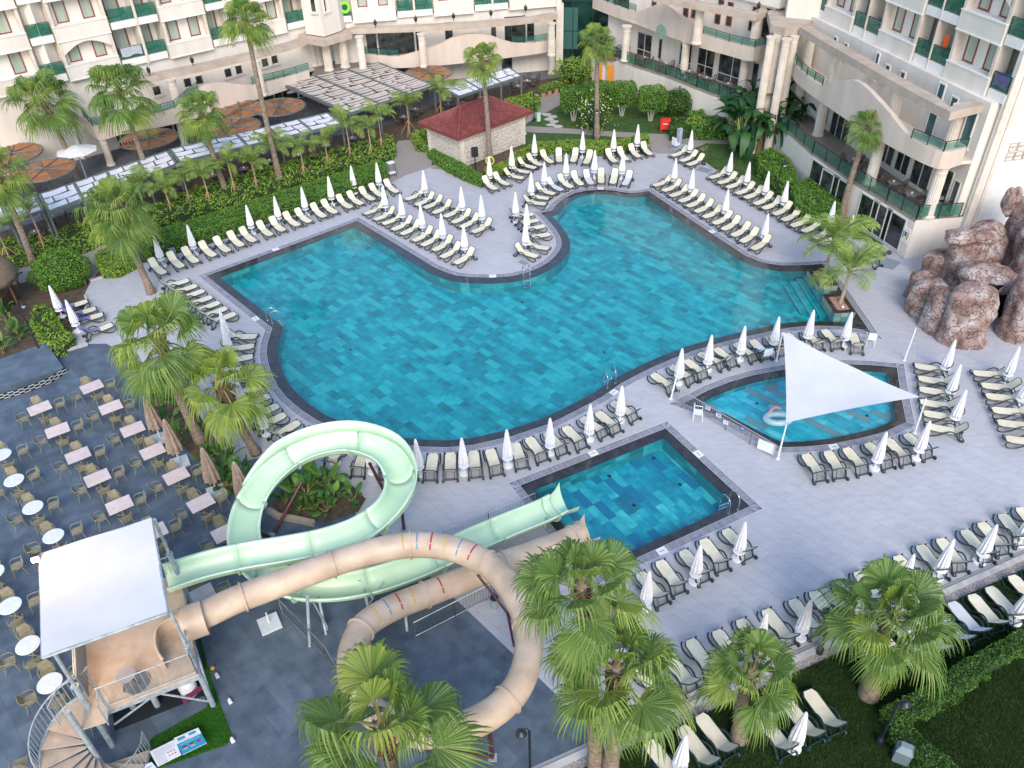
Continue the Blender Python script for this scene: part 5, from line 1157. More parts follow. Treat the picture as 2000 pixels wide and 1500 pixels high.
for v in bm.verts: v.co = Vector((1.765+v.co.x, v.co.y, 1.09+v.co.z*1.1))
me = bpy.data.meshes.new('hair'); bm.to_mesh(me); bm.free(); me.materials.append(flat('dark_hair', (0.03, 0.018, 0.012))); smoothset(me); obj('hair', me, pe)
# ------------------------------------------------------------------ closed white parasols
def make_umb():
    t = thing('parasol', '', 'parasol')
    MB().lathe([(.25, 0), (.265, .03), (.265, .08), (.22, .11), (.05, .13), (.05, .3)], (0, 0, 0), 22).build('base', WHITE, t)
    MB().tube([(0, 0, .1), (0, 0, 2.3)], .022, 8).build('pole', WHITE, t)
    MB().lathe([(.04, .50), (.25, .525), (.26, .54), (.25, .555), (.04, .56)], (0, 0, 0), 22).build('side_table', WHITE, t)
    cn = MB().lathe([(.10, .72), (.225, .74), (.215, .95), (.175, 1.3), (.13, 1.65), (.09, 1.95), (.07, 2.02)], (0, 0, 0), 60, 10, .15, .2).build('canopy', CLOTHW, t)
    MB().lathe([(.10, 1.93), (.095, 2.0), (.06, 2.2), (.035, 2.28), (.01, 2.3)], (0, 0, 0), 24, 8, .1).build('vent_cap', CLOTHW, cn)
    MB().tube([(.135*math.cos(a), .135*math.sin(a), 1.62) for a in [k*PI/8 for k in range(16)]], .008, 5, closed=True).build('tie_strap', WHITE, cn)
    return t
umb = Proto(make_umb)
def umbs(lst, where, group, side='left'):
    for i, (x, y) in enumerate(lst):
        g = G(x, y); o = umb.put((g.x, g.y, 0), rnd.random()*6, 'closed white parasol, '+ORD[i]+' from '+side+' '+where, group, 1.0+rnd.uniform(-.02, .02))
umbs([(319,520),(382,497),(494,457),(547,439),(599,421),(650,401),(693,378),(742,372)], 'between the loungers along the clipped hedge', 'parasols along the hedge')
umbs([(754,416.6),(787.5,435.5),(826,456),(866,476),(908.6,499)], 'in the front row of the deck tongue', 'parasols on the tongue')
umbs([(831,387),(903.7,421.5),(942,440)], 'in the back row of the deck tongue', 'parasols on the tongue')
umbs([(957,359),(1000,339.5),(1044,314),(1137,308),(1197,306),(1243,296)], 'in the outer arc behind the top bay', 'parasols in the outer arc')
umbs([(1037.6,391),(1063,370),(1105,354),(1160,348),(1214,350)], 'in the inner arc around the top bay', 'parasols in the inner arc')
umbs([(1007.6,433),(1029,457),(1027,490)], 'on the rounded nose of the deck', 'parasols on the nose', side='top')
umbs([(1315,364),(1348,385),(1414,428),(1490,476)], 'in the row at the water right of the pool', 'parasols right of the pool')
umbs([(1346,308),(1422,351),(1456,371),(1492,391),(1528,411),(1617,452),(1652,480)], 'in the outer row along the lawn', 'parasols at the lawn')
umbs([(448,672),(452,696),(480,806),(520,848),(655,905),(728,922)], 'down the left curve of the pool', 'parasols around the left curve', side='top')
umbs([(820,928),(907,925),(992,910),(1074,886),(1150,859),(1210,822)], 'along the bottom curve of the pool', 'parasols along the bottom curve')
umbs([(1324,749),(1380,723),(1443.5,702.7),(1508,685),(1573.5,673),(1646,676)], 'between the big pool and the shallow pool', 'parasols above the shallow pool')
umbs([(1840,734),(1850,780),(1859,831.5)], 'in the inner column right of the sail', 'parasols right of the sail', side='top')
umbs([(1961,746.6),(1987,796)], 'in the outer column at the right edge', 'parasols right of the sail', side='top')
umbs([(1707.5,915),(1789,895)], 'below the shallow pool', 'parasols below the shallow pool')
umbs([(1260,1187),(1356,1137),(1440,1092)], 'below the slide pool', 'parasols below the slide pool')
umbs([(1478,1270),(1561,1245),(1665,1197),(1755,1155),(1829,1128),(1911,1098),(1990,1062)], 'on the deck edge above the lawn', 'parasols on the deck edge')
umbs([(1325,1508),(1549,1462),(1772,1255),(1980,1215)], 'on the grass', 'parasols on the grass')
umbs([(122,619),(154,648)], 'by the rounded hedge at the left', 'parasols by the rounded hedge')
# ------------------------------------------------------------------ dining terrace
def make_chair():
    t = thing('dining_chair', '', 'chair'); q = MB(); P = []; N = 6
    # shell seat facing +x
    for i in range(N+1):
        x = -.22+.44*i/N; w_ = .21+.03*math.sin(PI*i/N); P += [(x, -w_, .455), (x, -w_*.5, .44), (x, w_*.5, .44), (x, w_, .455)]
    q.add(P, [(4*i+k, 4*i+4+k, 4*i+5+k, 4*i+1+k) for i in range(N) for k in range(3)]); q.build('seat', TAUPE, t)
    q = MB(); Q = [(-.20, -.21, .46), (-.20, .21, .46), (-.27, .22, .66), (-.31, .17, .83), (-.31, -.17, .83), (-.27, -.22, .66)]
    q.add([(x, y, z) for x, y, z in Q]+[(x-.02, y, z) for x, y, z in Q], [(0, 1, 2, 3, 4, 5), (11, 10, 9, 8, 7, 6)]+[(i, 6+i, 6+(i+1) % 6, (i+1) % 6) for i in range(6)])
    q.build('backrest', TAUPE, t)
    for s in (-1, 1):
        MB().tube(catmull([(-.26, s*.22, .66), (-.1, s*.27, .66), (.12, s*.27, .64), (.2, s*.25, .46)], 3), .018, 6).build('armrest', TAUPE, t)
        for x in (-1, 1): MB().tube([(x*.17, s*.19, .45), (x*.25-.02, s*.25, 0)], [.02, .014], 6).build('leg', TAUPE, t)
    return t
chair = Proto(make_chair)
def make_sqt():
    t = thing('square_table', '', 'table'); MB().box((0, 0, .735), (1.06, .84, .03)).build('tabletop', TTOP, t)
    MB().tube([(0, 0, .05), (0, 0, .72)], .035, 8).build('column', TAUPE, t)
    for k in range(4):
        a = PI/4+k*PI/2; MB().tube([(0, 0, .10), (.34*math.cos(a), .34*math.sin(a), .02)], .022, 6).build('foot', TAUPE, t)
    return t
def make_rdt():
    t = thing('round_table', '', 'table'); MB().lathe([(.43, .72), (.44, .735), (.43, .75)], (0, 0, 0), 36).build('tabletop', flat('white_laminate', (0.74, 0.77, 0.84), .35), t)
    MB().tube([(0, 0, .05), (0, 0, .72)], .035, 8).build('column', TAUPE, t)
    for k in range(4):
        a = PI/4+k*PI/2; MB().tube([(0, 0, .10), (.3*math.cos(a), .3*math.sin(a), .02)], .022, 6).build('foot', TAUPE, t)
    return t
sqt, rdt = Proto(make_sqt), Proto(make_rdt); TA = math.radians(36)
SHORT = {'in the left line of square tables': 'in the left line of square tables', 'in the square line by the tan parasols': 'in the square table line by the tan parasols', 'beside the slide tower canopy': 'beside the slide tower canopy', 'in the line of round tables above the tower': 'in the upper line of round tables', 'in the line of round tables left of the tower': 'in the lower line of round tables'}
def tableset(lst, proto, where, group, sides=(0, 1, 2, 3), ang=TA, skip=(), dist=(.86, .74)):
    nm = {0: 'right of', 1: 'beyond', 2: 'left of', 3: 'in front of'}
    for i, (x, y) in enumerate(lst):
        g = G(x, y, .74); a = ang+rnd.uniform(-.04, .04); proto.put((g.x, g.y, 0), a, ('pale pink square table, ' if proto is sqt else 'white round table, ')+ORD[i]+' from top '+where, group)
        for s in sides:
            if (i, s) in skip: continue
            b = a+s*PI/2+rnd.uniform(-.05, .05); d = dist[s % 2]+rnd.uniform(-.05, .06); o = rnd.uniform(-.08, .08)
            chair.put((g.x+d*math.cos(b)-o*math.sin(b), g.y+d*math.sin(b)+o*math.cos(b), 0), b+PI+rnd.uniform(-.15, .15), 'chair '+nm[s]+' '+ORD[i]+' table '+SHORT[where], 'dining chairs')
tableset([(77,797),(112,840),(152,889),(190,933),(233,986)], sqt, 'in the left line of square tables', 'square dining tables')
tableset([(179,755),(216,795),(259,838),(298,881),(344,929),(392,982),(440,1040)], sqt, 'in the square line by the tan parasols', 'square dining tables', skip=((3, 0),))
tableset([(300,1040),(392,1163)], sqt, 'beside the slide tower canopy', 'square dining tables', skip=((0, 2), (1, 2), (1, 3)))
tableset([(3,888),(27,938),(64,991),(104,1047)], rdt, 'in the line of round tables above the tower', 'round dining tables', dist=(.80, .72))
tableset([(-14,1118),(19,1183),(54,1260),(97,1334)], rdt, 'in the line of round tables left of the tower', 'round dining tables', dist=(.80, .72))
for (x, y, l) in [(196, 1420, 'taupe chair seen under the tower between the steel posts'), (50, 1505, 'taupe chair cut off at the bottom left edge')]:
    g = G(x, y); chair.put((g.x, g.y, 0), 2.0, l, 'dining chairs')
def make_tan():
    t = thing('folded_parasol', '', 'parasol')
    b = MB()
    b.box((0, 0, .06), (.84, .84, .10), .5); b.build('base_slab', flat('pale_slab', (0.60, 0.66, 0.70), .5), t)
    MB().tube([(0, 0, .1), (0, 0, 2.8)], .03, 8).build('pole', WHITE, t)
    MB().lathe([(.18, .85), (.34, .88), (.33, 1.2), (.25, 1.8), (.16, 2.35), (.09, 2.7), (.04, 2.78)], (0, 0, 0), 60, 8, .16, .35).build('canopy', TAN, t)
    return t
tan = Proto(make_tan)
for i, (x, y) in enumerate([(314,858),(352,905),(424,962),(484,990)]):
    g = G(x, y); tan.put((g.x, g.y, 0), 0, 'folded tan parasol, '+ORD[i]+' from the top along the dining terrace planter', 'folded tan parasols')
g = G(527, 1220); t = thing('parasol_stand', 'pale square parasol stand alone on the dark floor under the beige slide', 'parasol stand', (g.x, g.y, 0))
MB().box((0, 0, .06), (.8, .8, .1), .5).build('slab', flat('pale_slab', (0.60, 0.66, 0.70), .5), t); MB().tube([(0, 0, .1), (0, 0, .75)], .03, 8).build('pole_stub', WHITE, t)
# restaurant and terrace furniture: dark armchairs and small tables
def make_wick():
    t = thing('wicker_chair', '', 'chair'); m = flat('dark_wicker', (0.10, 0.08, 0.07), .8)
    MB().lathe([(.24, .38), (.27, .42), (.24, .46)], (0, 0, 0), 12).build('seat', m, t)
    q = MB()
    for k in range(9):
        a = PI*.62+k*PI*.76/8; a = PI+(k-4)*.32; q.tube([(.24*math.cos(a), .24*math.sin(a), .45), (.31*math.cos(a), .31*math.sin(a), .70 if abs(k-4) > 2 else .92)], .02, 5)
    q.tube([(.31*math.cos(PI+(k-4)*.32), .31*math.sin(PI+(k-4)*.32), .70 if abs(k-4) > 2 else .92) for k in range(9)], .028, 6); q.build('backrest', m, t)
    for a in (.8, 2.35, 3.93, 5.5): MB().tube([(.2*math.cos(a), .2*math.sin(a), .4), (.26*math.cos(a), .26*math.sin(a), 0)], .018, 5).build('leg', m, t)
    return t
def make_smt():
    t = thing('small_table', '', 'table'); MB().lathe([(.38, .70), (.40, .72), (.38, .74)], (0, 0, 0), 20).build('tabletop', flat('grey_top', (0.22, 0.21, 0.20)), t)
    MB().tube([(0, 0, 0), (0, 0, .7)], .04, 8).build('column', BLACK, t); MB().lathe([(.07, .742), (.06, .85)], (0, 0, 0), 8).build('lamp_cup', WHITE, t); return t
wick, smt = Proto(make_wick), Proto(make_smt)
def SIDE(a):
    a = a % (2*PI); return ['right', 'far right', 'far', 'far left', 'left', 'near left', 'near', 'near right'][int((a+PI/8)/(PI/4)) % 8]
def grp(lst, z, where, group, n=4):
    for i, (x, y) in enumerate(lst):
        g = G(x, y, z); smt.put((g.x, g.y, z), 0, 'small round table, '+ORD[i]+' from the left '+where, group+' tables')
        a0 = rnd.random()*6
        for k in range(n):
            a = a0+k*2*PI/n+rnd.uniform(-.2, .2); wick.put((g.x+.62*math.cos(a), g.y+.62*math.sin(a), z), a+PI, 'wicker chair, '+SIDE(a)+' of '+ORD[i]+' small table '+where, group+' chairs')
grp([(1212,112),(1258,128),(1300,141),(1345,155),(1378,168),(1420,180)], 2.82, 'on the terrace over the white base wall', 'upper middle terrace')
grp([(1662,330),(1692,352),(1740,375),(1775,398),(1825,405)], 2.82, 'on the right wing lower terrace', 'right terrace', 3)
grp([(1040,165),(1012,182),(765,232),(790,243),(812,228),(1030,172)], 0, 'on the restaurant floor by the entrance', 'restaurant', 4)
grp([(75,470),(110,440),(300,390),(360,375),(420,358),(480,345),(530,330),(585,318),(640,300),(690,285),(870,235),(905,215),(940,205)], 0, 'under the restaurant pergolas', 'pergola restaurant', 3)
# ------------------------------------------------------------------ water slides
def frames(path):
    out = []; up = Vector((0, 0, 1)); K = len(path)
    for i in range(K):
        t = (path[min(i+1, K-1)]-path[max(i-1, 0)]).normalized(); a = t.cross(up).normalized(); b = a.cross(t).normalized(); out.append((path[i], t, a, b))
    return out
def sweep(path, prof, bank=None):
    """prof: list of (side, up) points, open profile with thickness given explicitly"""
    q = MB(); P = []; n = len(prof)
    for i, (p, t, a, b) in enumerate(frames(path)):
        bk = bank[i] if bank else 0; ca, sa = math.cos(bk), math.sin(bk)
        for (x, y) in prof: P.append(p+a*(x*ca-y*sa)+b*(x*sa+y*ca))
    F = [(i*n+k, i*n+(k+1) % n, (i+1)*n+(k+1) % n, (i+1)*n+k) for i in range(len(path)-1) for k in range(n)]
    F += [tuple(range(n-1, -1, -1)), tuple((len(path)-1)*n+k for k in range(n))]
    return q.add(P, F)
def gp(lst): return [G(x, y, z) for (x, y, z) in lst]
GP = gp([(322,1128,3.05),(400,1103,3.0),(480,1085,2.95),(560,1072,2.88),(640,1055,2.8),(710,1028,2.7),(765,985,2.6),(782,935,2.45),(755,885,2.35),(690,862,2.25),(620,870,2.15),(560,898,2.05),(510,945,1.92),(482,1000,1.8),(478,1060,1.65),(510,1110,1.5),(570,1140,1.4),(640,1146,1.3),(720,1135,1.2),(800,1110,1.1),(870,1080,1.02),(930,1052,.95),(1000,1022,.85),(1060,998,.72),(1092,982,.62)])
gpath = catmull(GP, 5)
sl1 = thing('water_slide', 'open pale green water slide looping once over the planting before dropping into the slide pool', 'water slide', G(640, 1000), world=True)
def uprof(r, h0=1.0, hr=None, n=12, th=.035):
    o = []; i_ = []
    for k in range(n+1):
        a = PI+PI*k/n; o.append((r*math.cos(a), r*math.sin(a)))
        i_.append(((r-th)*math.cos(a), (r-th)*math.sin(a)))
    L_ = [(-r-.09, .02*1), (-r-.09, .06)]; 
    return [(-r-.08, .0)]+[(-r, 0)]+o[1:-1]+[(r, 0), (r+.08, 0), (r+.08, .05), (r-th, .05)]+i_[1:-1][::-1]+[(-r+th, .05), (-r-.08, .05)]
step = 9; R_G = .60
NG = len(gpath); i0 = 0; seg = 0
while i0 < NG-1:
    i1 = min(i0+step, NG-1)
    sp = gpath[i0:i1+1]
    o = sweep(sp, uprof(R_G if i0 > 2 else R_G)).build('flume_section', GFLUME, sl1, smooth=False)
    for p in o.data.polygons: p.use_smooth = True
    if i0:
        p, t, a, b = frames(gpath)[i0]
        fl = MB()
        n = 14; P = []
        for k in range(n+1):
            an = PI+PI*k/n
            for rr in (R_G+.005, R_G+.10):
                for dt in (-.02, .02): P.append(p+a*rr*math.cos(an)+b*rr*math.sin(an)+t*dt)
        fl.add(P, [(4*k+x, 4*k+y, 4*k+4+y, 4*k+4+x) for k in range(n) for x, y in ((0, 1), (1, 3), (3, 2), (2, 0))]); fl.build('flange', GFLUME, sl1)
    i0 = i1
# raised outer wall on the loop
out_ = gpath[24:62]; P = []; q = MB()
for i, (p, t, a, b) in enumerate(frames(out_)):
    hgt = .55*min(1, i/6, (len(out_)-1-i)/6); base = p+a*(R_G+.02)
    P += [base+b*.03, base+b*(.03+hgt)+a*.12, base+b*(.03+hgt)+a*.17, base+a*.05+b*.03]
q.add(P, [(4*i+k, 4*i+4+k, 4*i+4+(k+1) % 4, 4*i+(k+1) % 4) for i in range(len(out_)-1) for k in range(4)]); q.build('splash_guard', GFLUME, sl1, smooth=True)
# mouth scoop
p, t, a, b = frames(gpath)[-1]; q = MB(); n = 12; P = []
for j, (dt, rr, cut) in enumerate(((0, R_G, 0), (.3, R_G+.05, .06), (.6, R_G+.10, .22))):
    for k in range(n+1):
        an = PI*1.0+PI*k/n; P.append(p+t*dt+a*rr*math.cos(an)+b*(rr*math.sin(an)+cut*max(0, -math.cos(an))*1.9))
q.add(P, [(j*(n+1)+k, j*(n+1)+k+1, (j+1)*(n+1)+k+1, (j+1)*(n+1)+k) for j in range(2) for k in range(n)]); q.build('mouth', GFLUME, sl1, smooth=True)
BP = gp([(352,1218,3.15),(400,1200,3.12),(460,1172,3.1),(540,1142,3.05),(620,1112,3.0),(690,1088,2.95),(760,1070,2.92),(830,1064,2.88),(900,1076,2.82),(960,1108,2.75),(1005,1160,2.68),(1030,1220,2.6),(1030,1290,2.5),(1002,1355,2.4),(940,1405,2.3),(860,1430,2.2),(780,1422,2.1),(722,1385,2.0),(690,1330,1.9),(688,1270,1.78),(712,1222,1.66),(765,1188,1.52),(830,1162,1.4),(900,1134,1.26),(970,1106,1.1),(1040,1080,.95),(1100,1058,.8),(1135,1042,.7)])
bpath = catmull(BP, 5); R_B = .50
sl2 = thing('water_slide', 'closed beige tube water slide winding low over the dark floor into the slide pool', 'water slide', G(860, 1250), world=True)
i0 = 0; fb = frames(bpath); NB = len(bpath)
while i0 < NB-1:
    i1 = min(i0+11, NB-1); MB().tube(bpath[i0:i1+1], R_B, 20, cap=False).build('tube_section', BTUBE, sl2, smooth=True)
    p, t, a, b = fb[i1]; MB().lathe([(R_B, -.03), (R_B+.07, -.03), (R_B+.07, .03), (R_B, .03)], (0, 0, 0), 24)
    q = MB(); P = []
    for dt, rr in ((-.03, R_B), (-.03, R_B+.065), (.03, R_B+.065), (.03, R_B)):
        for k in range(24): an = 2*PI*k/24; P.append(p+t*dt+a*rr*math.cos(an)+b*rr*math.sin(an))
    q.add(P, [(j*24+k, j*24+(k+1) % 24, (j+1)*24+(k+1) % 24, (j+1)*24+k) for j in range(3) for k in range(24)]); q.build('flange', BTUBE, sl2)
    i0 = i1
cols = [(0.60, 0.42, 0.08), (0.16, 0.30, 0.45), (0.45, 0.02, 0.05), (0.62, 0.45, 0.10), (0.16, 0.30, 0.50), (0.42, 0.02, 0.06)]
def stripe(i, c, nm):
    p, t, a, b = fb[i]; q = MB()
    for (a0, a1) in ((.5, .95), (1.05, 2.05)):
        P = []; n = 8
        for k in range(n+1):
            an = a0+(a1-a0)*k/n
            for dt in (-.03, .03): P.append(p+t*dt+a*(R_B+.006)*math.cos(an)+b*(R_B+.006)*math.sin(an))
        q.add(P, [(2*k, 2*k+1, 2*k+3, 2*k+2) for k in range(n)])
    q.build('colour_stripe', flat('stripe%s' % nm, c), sl2)
for k in range(6): stripe(32+k*2, cols[k], k)
for k in range(6): stripe(102+k*2, cols[(k+3) % 6], (k+3) % 6)
p, t, a, b = fb[-1]; q = MB(); n = 12; P = []
for j, (dt, rr, cut) in enumerate(((0, R_B, 0), (.3, R_B+.04, .06), (.6, R_B+.08, .2))):
    for k in range(n+1):
        an = PI+PI*k/n; P.append(p+t*dt+a*rr*math.cos(an)+b*(rr*math.sin(an)+cut*max(0, -math.cos(an))*1.9))
q.add(P, [(j*(n+1)+k, j*(n+1)+k+1, (j+1)*(n+1)+k+1, (j+1)*(n+1)+k) for j in range(2) for k in range(n)]); q.build('mouth', BTUBE, sl2, smooth=True)
# supports: maroon legs at the loops, galvanised trusses in the middle
def sup(base, toppx, z, m=MAROON, r_=.075, parent=None):
    b_ = G(*base); t_ = G(toppx[0], toppx[1], z); MB().tube([b_, t_], r_, 10).build('support_leg', m, parent or sl1); return b_, t_
def plate(base, parent): g = G(*base); MB().box((g.x, g.y, .015), (.3, .3, .03)).build('foot_plate', GALV, parent)
sup((789,1034), (785,998), 1.8, parent=sl1); sup((536,1040), (590,940), 1.7, parent=sl1); sup((526,1048), (486,1036), .95, parent=sl1); sup((748,955), (722,905), 1.8, parent=sl1); plate((789,1034), sl1); plate((530,1046), sl1)
sup((962,1480), (955,1418), 1.85, parent=sl2); sup((830,1465), (900,1440), 1.7, parent=sl2); MB().tube([G(846,1462,.12), G(960,1479,.12)], .06, 8).build('cross_beam', MAROON, sl2); plate((962,1480), sl2)
sup((1004,1262), (992,1200), 2.2, parent=sl2, r_=.05); MB().tube([G(932,1122,2.6), G(1003,1212,1.2)], .05, 8).build('brace', MAROON, sl2)
for (x, y, tx_, ty_, z, pr) in [(637,1240,622,1165,1.05,sl1),(722,1205,712,1150,.9,sl1),(620,1160,605,1085,2.3,sl1),(795,1232,790,1178,1.0,sl2),(887,1160,886,1150,.7,sl2),(1064,1030,1068,1010,.35,sl1),(605,1262,600,1160,2.5,sl2),(500,1150,500,1100,2.3,sl1)]:
    sup((x, y), (tx_, ty_), z, GALV, .06, pr)
q = MB()
for (a_, b_) in (((600,1155,.2), (640,1230,1.4)), ((640,1225,.2), (605,1165,1.4)), ((715,1190,.2), (750,1135,1.0)), ((700,1135,.9), (742,1125,.3))): q.tube([G(*a_), G(*b_)], .022, 6)
q.build('truss_braces', GALV, sl1)
# ------------------------------------------------------------------ slide tower
PX0, PX1 = G(417, 1378), G(220, 1457)                 # feet of the two near posts
ex = (PX0-PX1).normalized(); ey = Vector((-ex.y, ex.x, 0)); W_ = (PX0-PX1).length; D_ = 4.35
twr = thing('slide_tower', 'steel slide tower with a white fabric canopy, beige platform and spiral stair', 'slide tower', (PX1.x, PX1.y, 0), world=True)
def tp(u, v, z): p = PX1+ex*u+ey*v; return Vector((p.x, p.y, z))
ZF, ZR, ZC = 2.45, 3.65, 5.6
for (u, v) in ((0, 0), (W_, 0), (0, D_), (W_, D_)):
    MB().tube([tp(u, v, 0), tp(u, v, 3.7)], .10, 12).build('post', GALV, twr); MB().tube([tp(u, v, 3.7), tp(u, v, ZC)], .06, 10).build('post', GALV, twr)
    MB().lathe([(.13, 0), (.13, .06)], tuple(tp(u, v, 3.68)), 12).build('post_collar', GALV, twr)
for (u, v) in ((.8, 1.2), (1.6, .9), (2.2, 2.6)): MB().tube([tp(u, v, 0), tp(u, v, ZF-.1)], .11, 12).build('post', GALV, twr)
PL = [tp(-.1, -.35, 0), tp(W_+.05, -.35, 0), tp(W_+.05, D_+.1, 0), tp(-.1, D_+.1, 0)]
MB().prism([p.xy for p in PL], ZF-.06, ZF).build('platform', BFLOOR, twr)
q = MB()
for (a_, b_) in ((0, 1), (1, 2), (2, 3), (3, 0)): 
    a_, b_ = PL[a_], PL[b_]; d = b_-a_; m_ = (a_+b_)/2; q.box((m_.x, m_.y, ZF-.14), (d.length, .10, .16), math.atan2(d.y, d.x))
q.build('platform_frame', GALV, twr)
MB().tube([tp(W_-.1, .1, .2), tp(.9, .6, ZF-.3)], .04, 8).build('brace', GALV, twr); MB().tube([tp(.2, .6, .3), tp(W_-.1, .5, 1.9)], .04, 8).build('brace', GALV, twr)
MB().tube([tp(W_, .1, .1), tp(W_+.02, 1.6, ZF-.2)], .045, 8).build('brace', GALV, twr)
for (a_, b_) in (((.1, D_), (W_-.1, D_)), ((.02, 1.3), (.02, D_)), ((W_-.05, 1.6), (W_-.05, D_))):
    p0, p1 = tp(*a_, 0), tp(*b_, 0); q = MB(); d = p1-p0; m_ = (p0+p1)/2; q.box((m_.x, m_.y, 1.1), (d.length, .05, 2.15), math.atan2(d.y, d.x)); q.build('booth_panel', flat('booth_shade', (0.015, 0.02, 0.025)), twr)  # enclosure panels in near-black: darkness under the platform put into the colour
MB().prism([tp(*c, 0).xy for c in ((.1, .55), (W_-.15, .55), (W_-.15, D_-.1), (.1, D_-.1))], 0, .02).build('booth_shade_sheet', flat('booth_shade', (0.015, 0.02, 0.025)), twr)  # black sheet on the ground standing in for the shade under the platform
# canopy cloth over a light frame
q = MB()
cs = [(-.30, -.10), (W_-.08, -.10), (W_-.08, D_+.05), (-.30, D_+.05)]
for i in range(4): q.tube([tp(*cs[i], ZC), tp(*cs[(i+1) % 4], ZC)], .05, 8)
q.build('canopy_frame', GALV, twr)
N = 14; P = []
for i in range(N+1):
    for j in range(N+1):
        u, v = i/N, j/N; sag = -.17*math.sin(PI*u)*math.sin(PI*v)+.02*math.sin(9*u+2*math.sin(5*v)); P.append(tp(-.30+(W_+.22)*u, -.10+(D_+.15)*v, ZC+.06+sag))
MB().add(P, [(i*(N+1)+j, (i+1)*(N+1)+j, (i+1)*(N+1)+j+1, i*(N+1)+j+1) for i in range(N) for j in range(N)]).build('canopy_cloth', SAILM, twr, smooth=True)
# floodlight that is switched on, at the far left corner
lp = tp(-.35, D_-.35, ZC+.15)
fld = thing('floodlight', 'glaring floodlight switched on at the far left corner of the tower canopy', 'floodlight', lp)
em = bpy.data.materials.new('lamp_glow'); em.use_nodes = True; b__ = em.node_tree.nodes['Principled BSDF']; b__.inputs['Emission Color'].default_value = (1, .72, .40, 1); b__.inputs['Emission Strength'].default_value = 30
MB().box((-.05, .05, .10), (.26, .16, .22), .4).build('housing', BLACK, fld); MB().box((.0, -.07, .11), (.22, .03, .18), .4).build('lens', em, fld)
ld = bpy.data.lights.new('flood', 'POINT'); ld.energy = 85; ld.color = (1, .50, .20); ld.shadow_soft_size = .12
lo = bpy.data.objects.new('flood', ld); COL.objects.link(lo); lo.location = lp+Vector((.25, -.40, .24))
ld2 = bpy.data.lights.new('flood_under', 'POINT'); ld2.energy = 60; ld2.color = (1, .6, .28); ld2.shadow_soft_size = .15; lo2 = bpy.data.objects.new('flood_under', ld2); COL.objects.link(lo2); lo2.location = tp(.15, 1.2, ZC-1.0)
def rail(path, h, parent, bar=.13, r0=.022, r1=.011, name='railing', m=None, gap=.10):
    path = [Vector(p) for p in path]; q = MB(); b_ = MB()
    up = Vector((0, 0, h))
    q.tube([p+up for p in path], r0, 6); q.tube([p+Vector((0, 0, gap)) for p in path], r0*.8, 6)
    for i in range(len(path)-1):
        a, b = path[i], path[i+1]; n = max(1, int((b-a).length/bar))
        for k in range(n): c = a.lerp(b, k/n); b_.tube([c+Vector((0, 0, gap)), c+up], r1, 4, cap=False)
    for p in (path[0], path[-1]): q.tube([p, p+up], r0*1.2, 6)
    o = q.build(name, m or GALV, parent); b_.build('bars', m or GALV, o); return o
rail([tp(.55, -.3, ZF), tp(W_, -.3, ZF)], 1.15, twr, bar=.19); rail([tp(W_+.0, -.3, ZF), tp(W_, .7, ZF)], 1.15, twr, bar=.19); rail([tp(-.05, .6, ZF), tp(-.05, D_, ZF)], 1.15, twr, bar=.19); rail([tp(0, D_, ZF), tp(W_, D_, ZF)], 1.15, twr, bar=.19)
MB().box(tuple(tp(.02, 1.5, ZF+.6)), (.05, 2.2, 1.2), math.atan2(ex.y, ex.x)).build('mesh_panel', flat('perforated_steel', (0.22, 0.25, 0.27)), twr)
# entry trays of the two slides
c0 = tp(W_-.15, .95, ZF+.05); q = MB()
pp = catmull([tp(W_-.9, .35, ZF), tp(W_-1.05, 1.0, ZF), tp(W_-.9, 1.8, ZF), tp(W_-.2, 2.0, ZF)], 5)
P = [];
for p in pp: P += [p, p+Vector((0, 0, .55))]
q.add(P, [(2*i, 2*i+2, 2*i+3, 2*i+1) for i in range(len(pp)-1)]); q.build('entry_tray', BTUBE, twr, smooth=True)
q = MB(); q.tube([p+Vector((0, 0, .55)) for p in pp], .05, 8); q.build('entry_rim', BTUBE, twr, smooth=True)
hp = tp(W_+.35, 1.3, ZF+.75); q = MB(); q.tube([hp+Vector((-.35*ex.x, -.35*ex.y, 0)), hp+ex*.35], .62, 18, cap=False); q.build('tube_mouth', BTUBE, twr, smooth=True)
MB().lathe([(.42, 0), (.44, .02)], tuple(tp(.95+.6, .25, ZF+.01)), 20).build('rubber_mat', flat('grey_mat', (0.16, 0.16, 0.18)), twr)
# chair on the platform
g = tp(1.35, .25, ZF); tb_ = thing('folding_table', 'small round grey table and stool on the slide tower platform behind the rail', 'table', g)
MB().lathe([(.3, .55), (.31, .57)], (0, 0, 0), 18).build('top', flat('grey_table', (0.32, 0.31, 0.33)), tb_)
for k in range(3): MB().tube([(.1*math.cos(k*2.1), .1*math.sin(k*2.1), .55), (.3*math.cos(k*2.1), .3*math.sin(k*2.1), 0)], .015, 5).build('leg', BLACK, tb_)
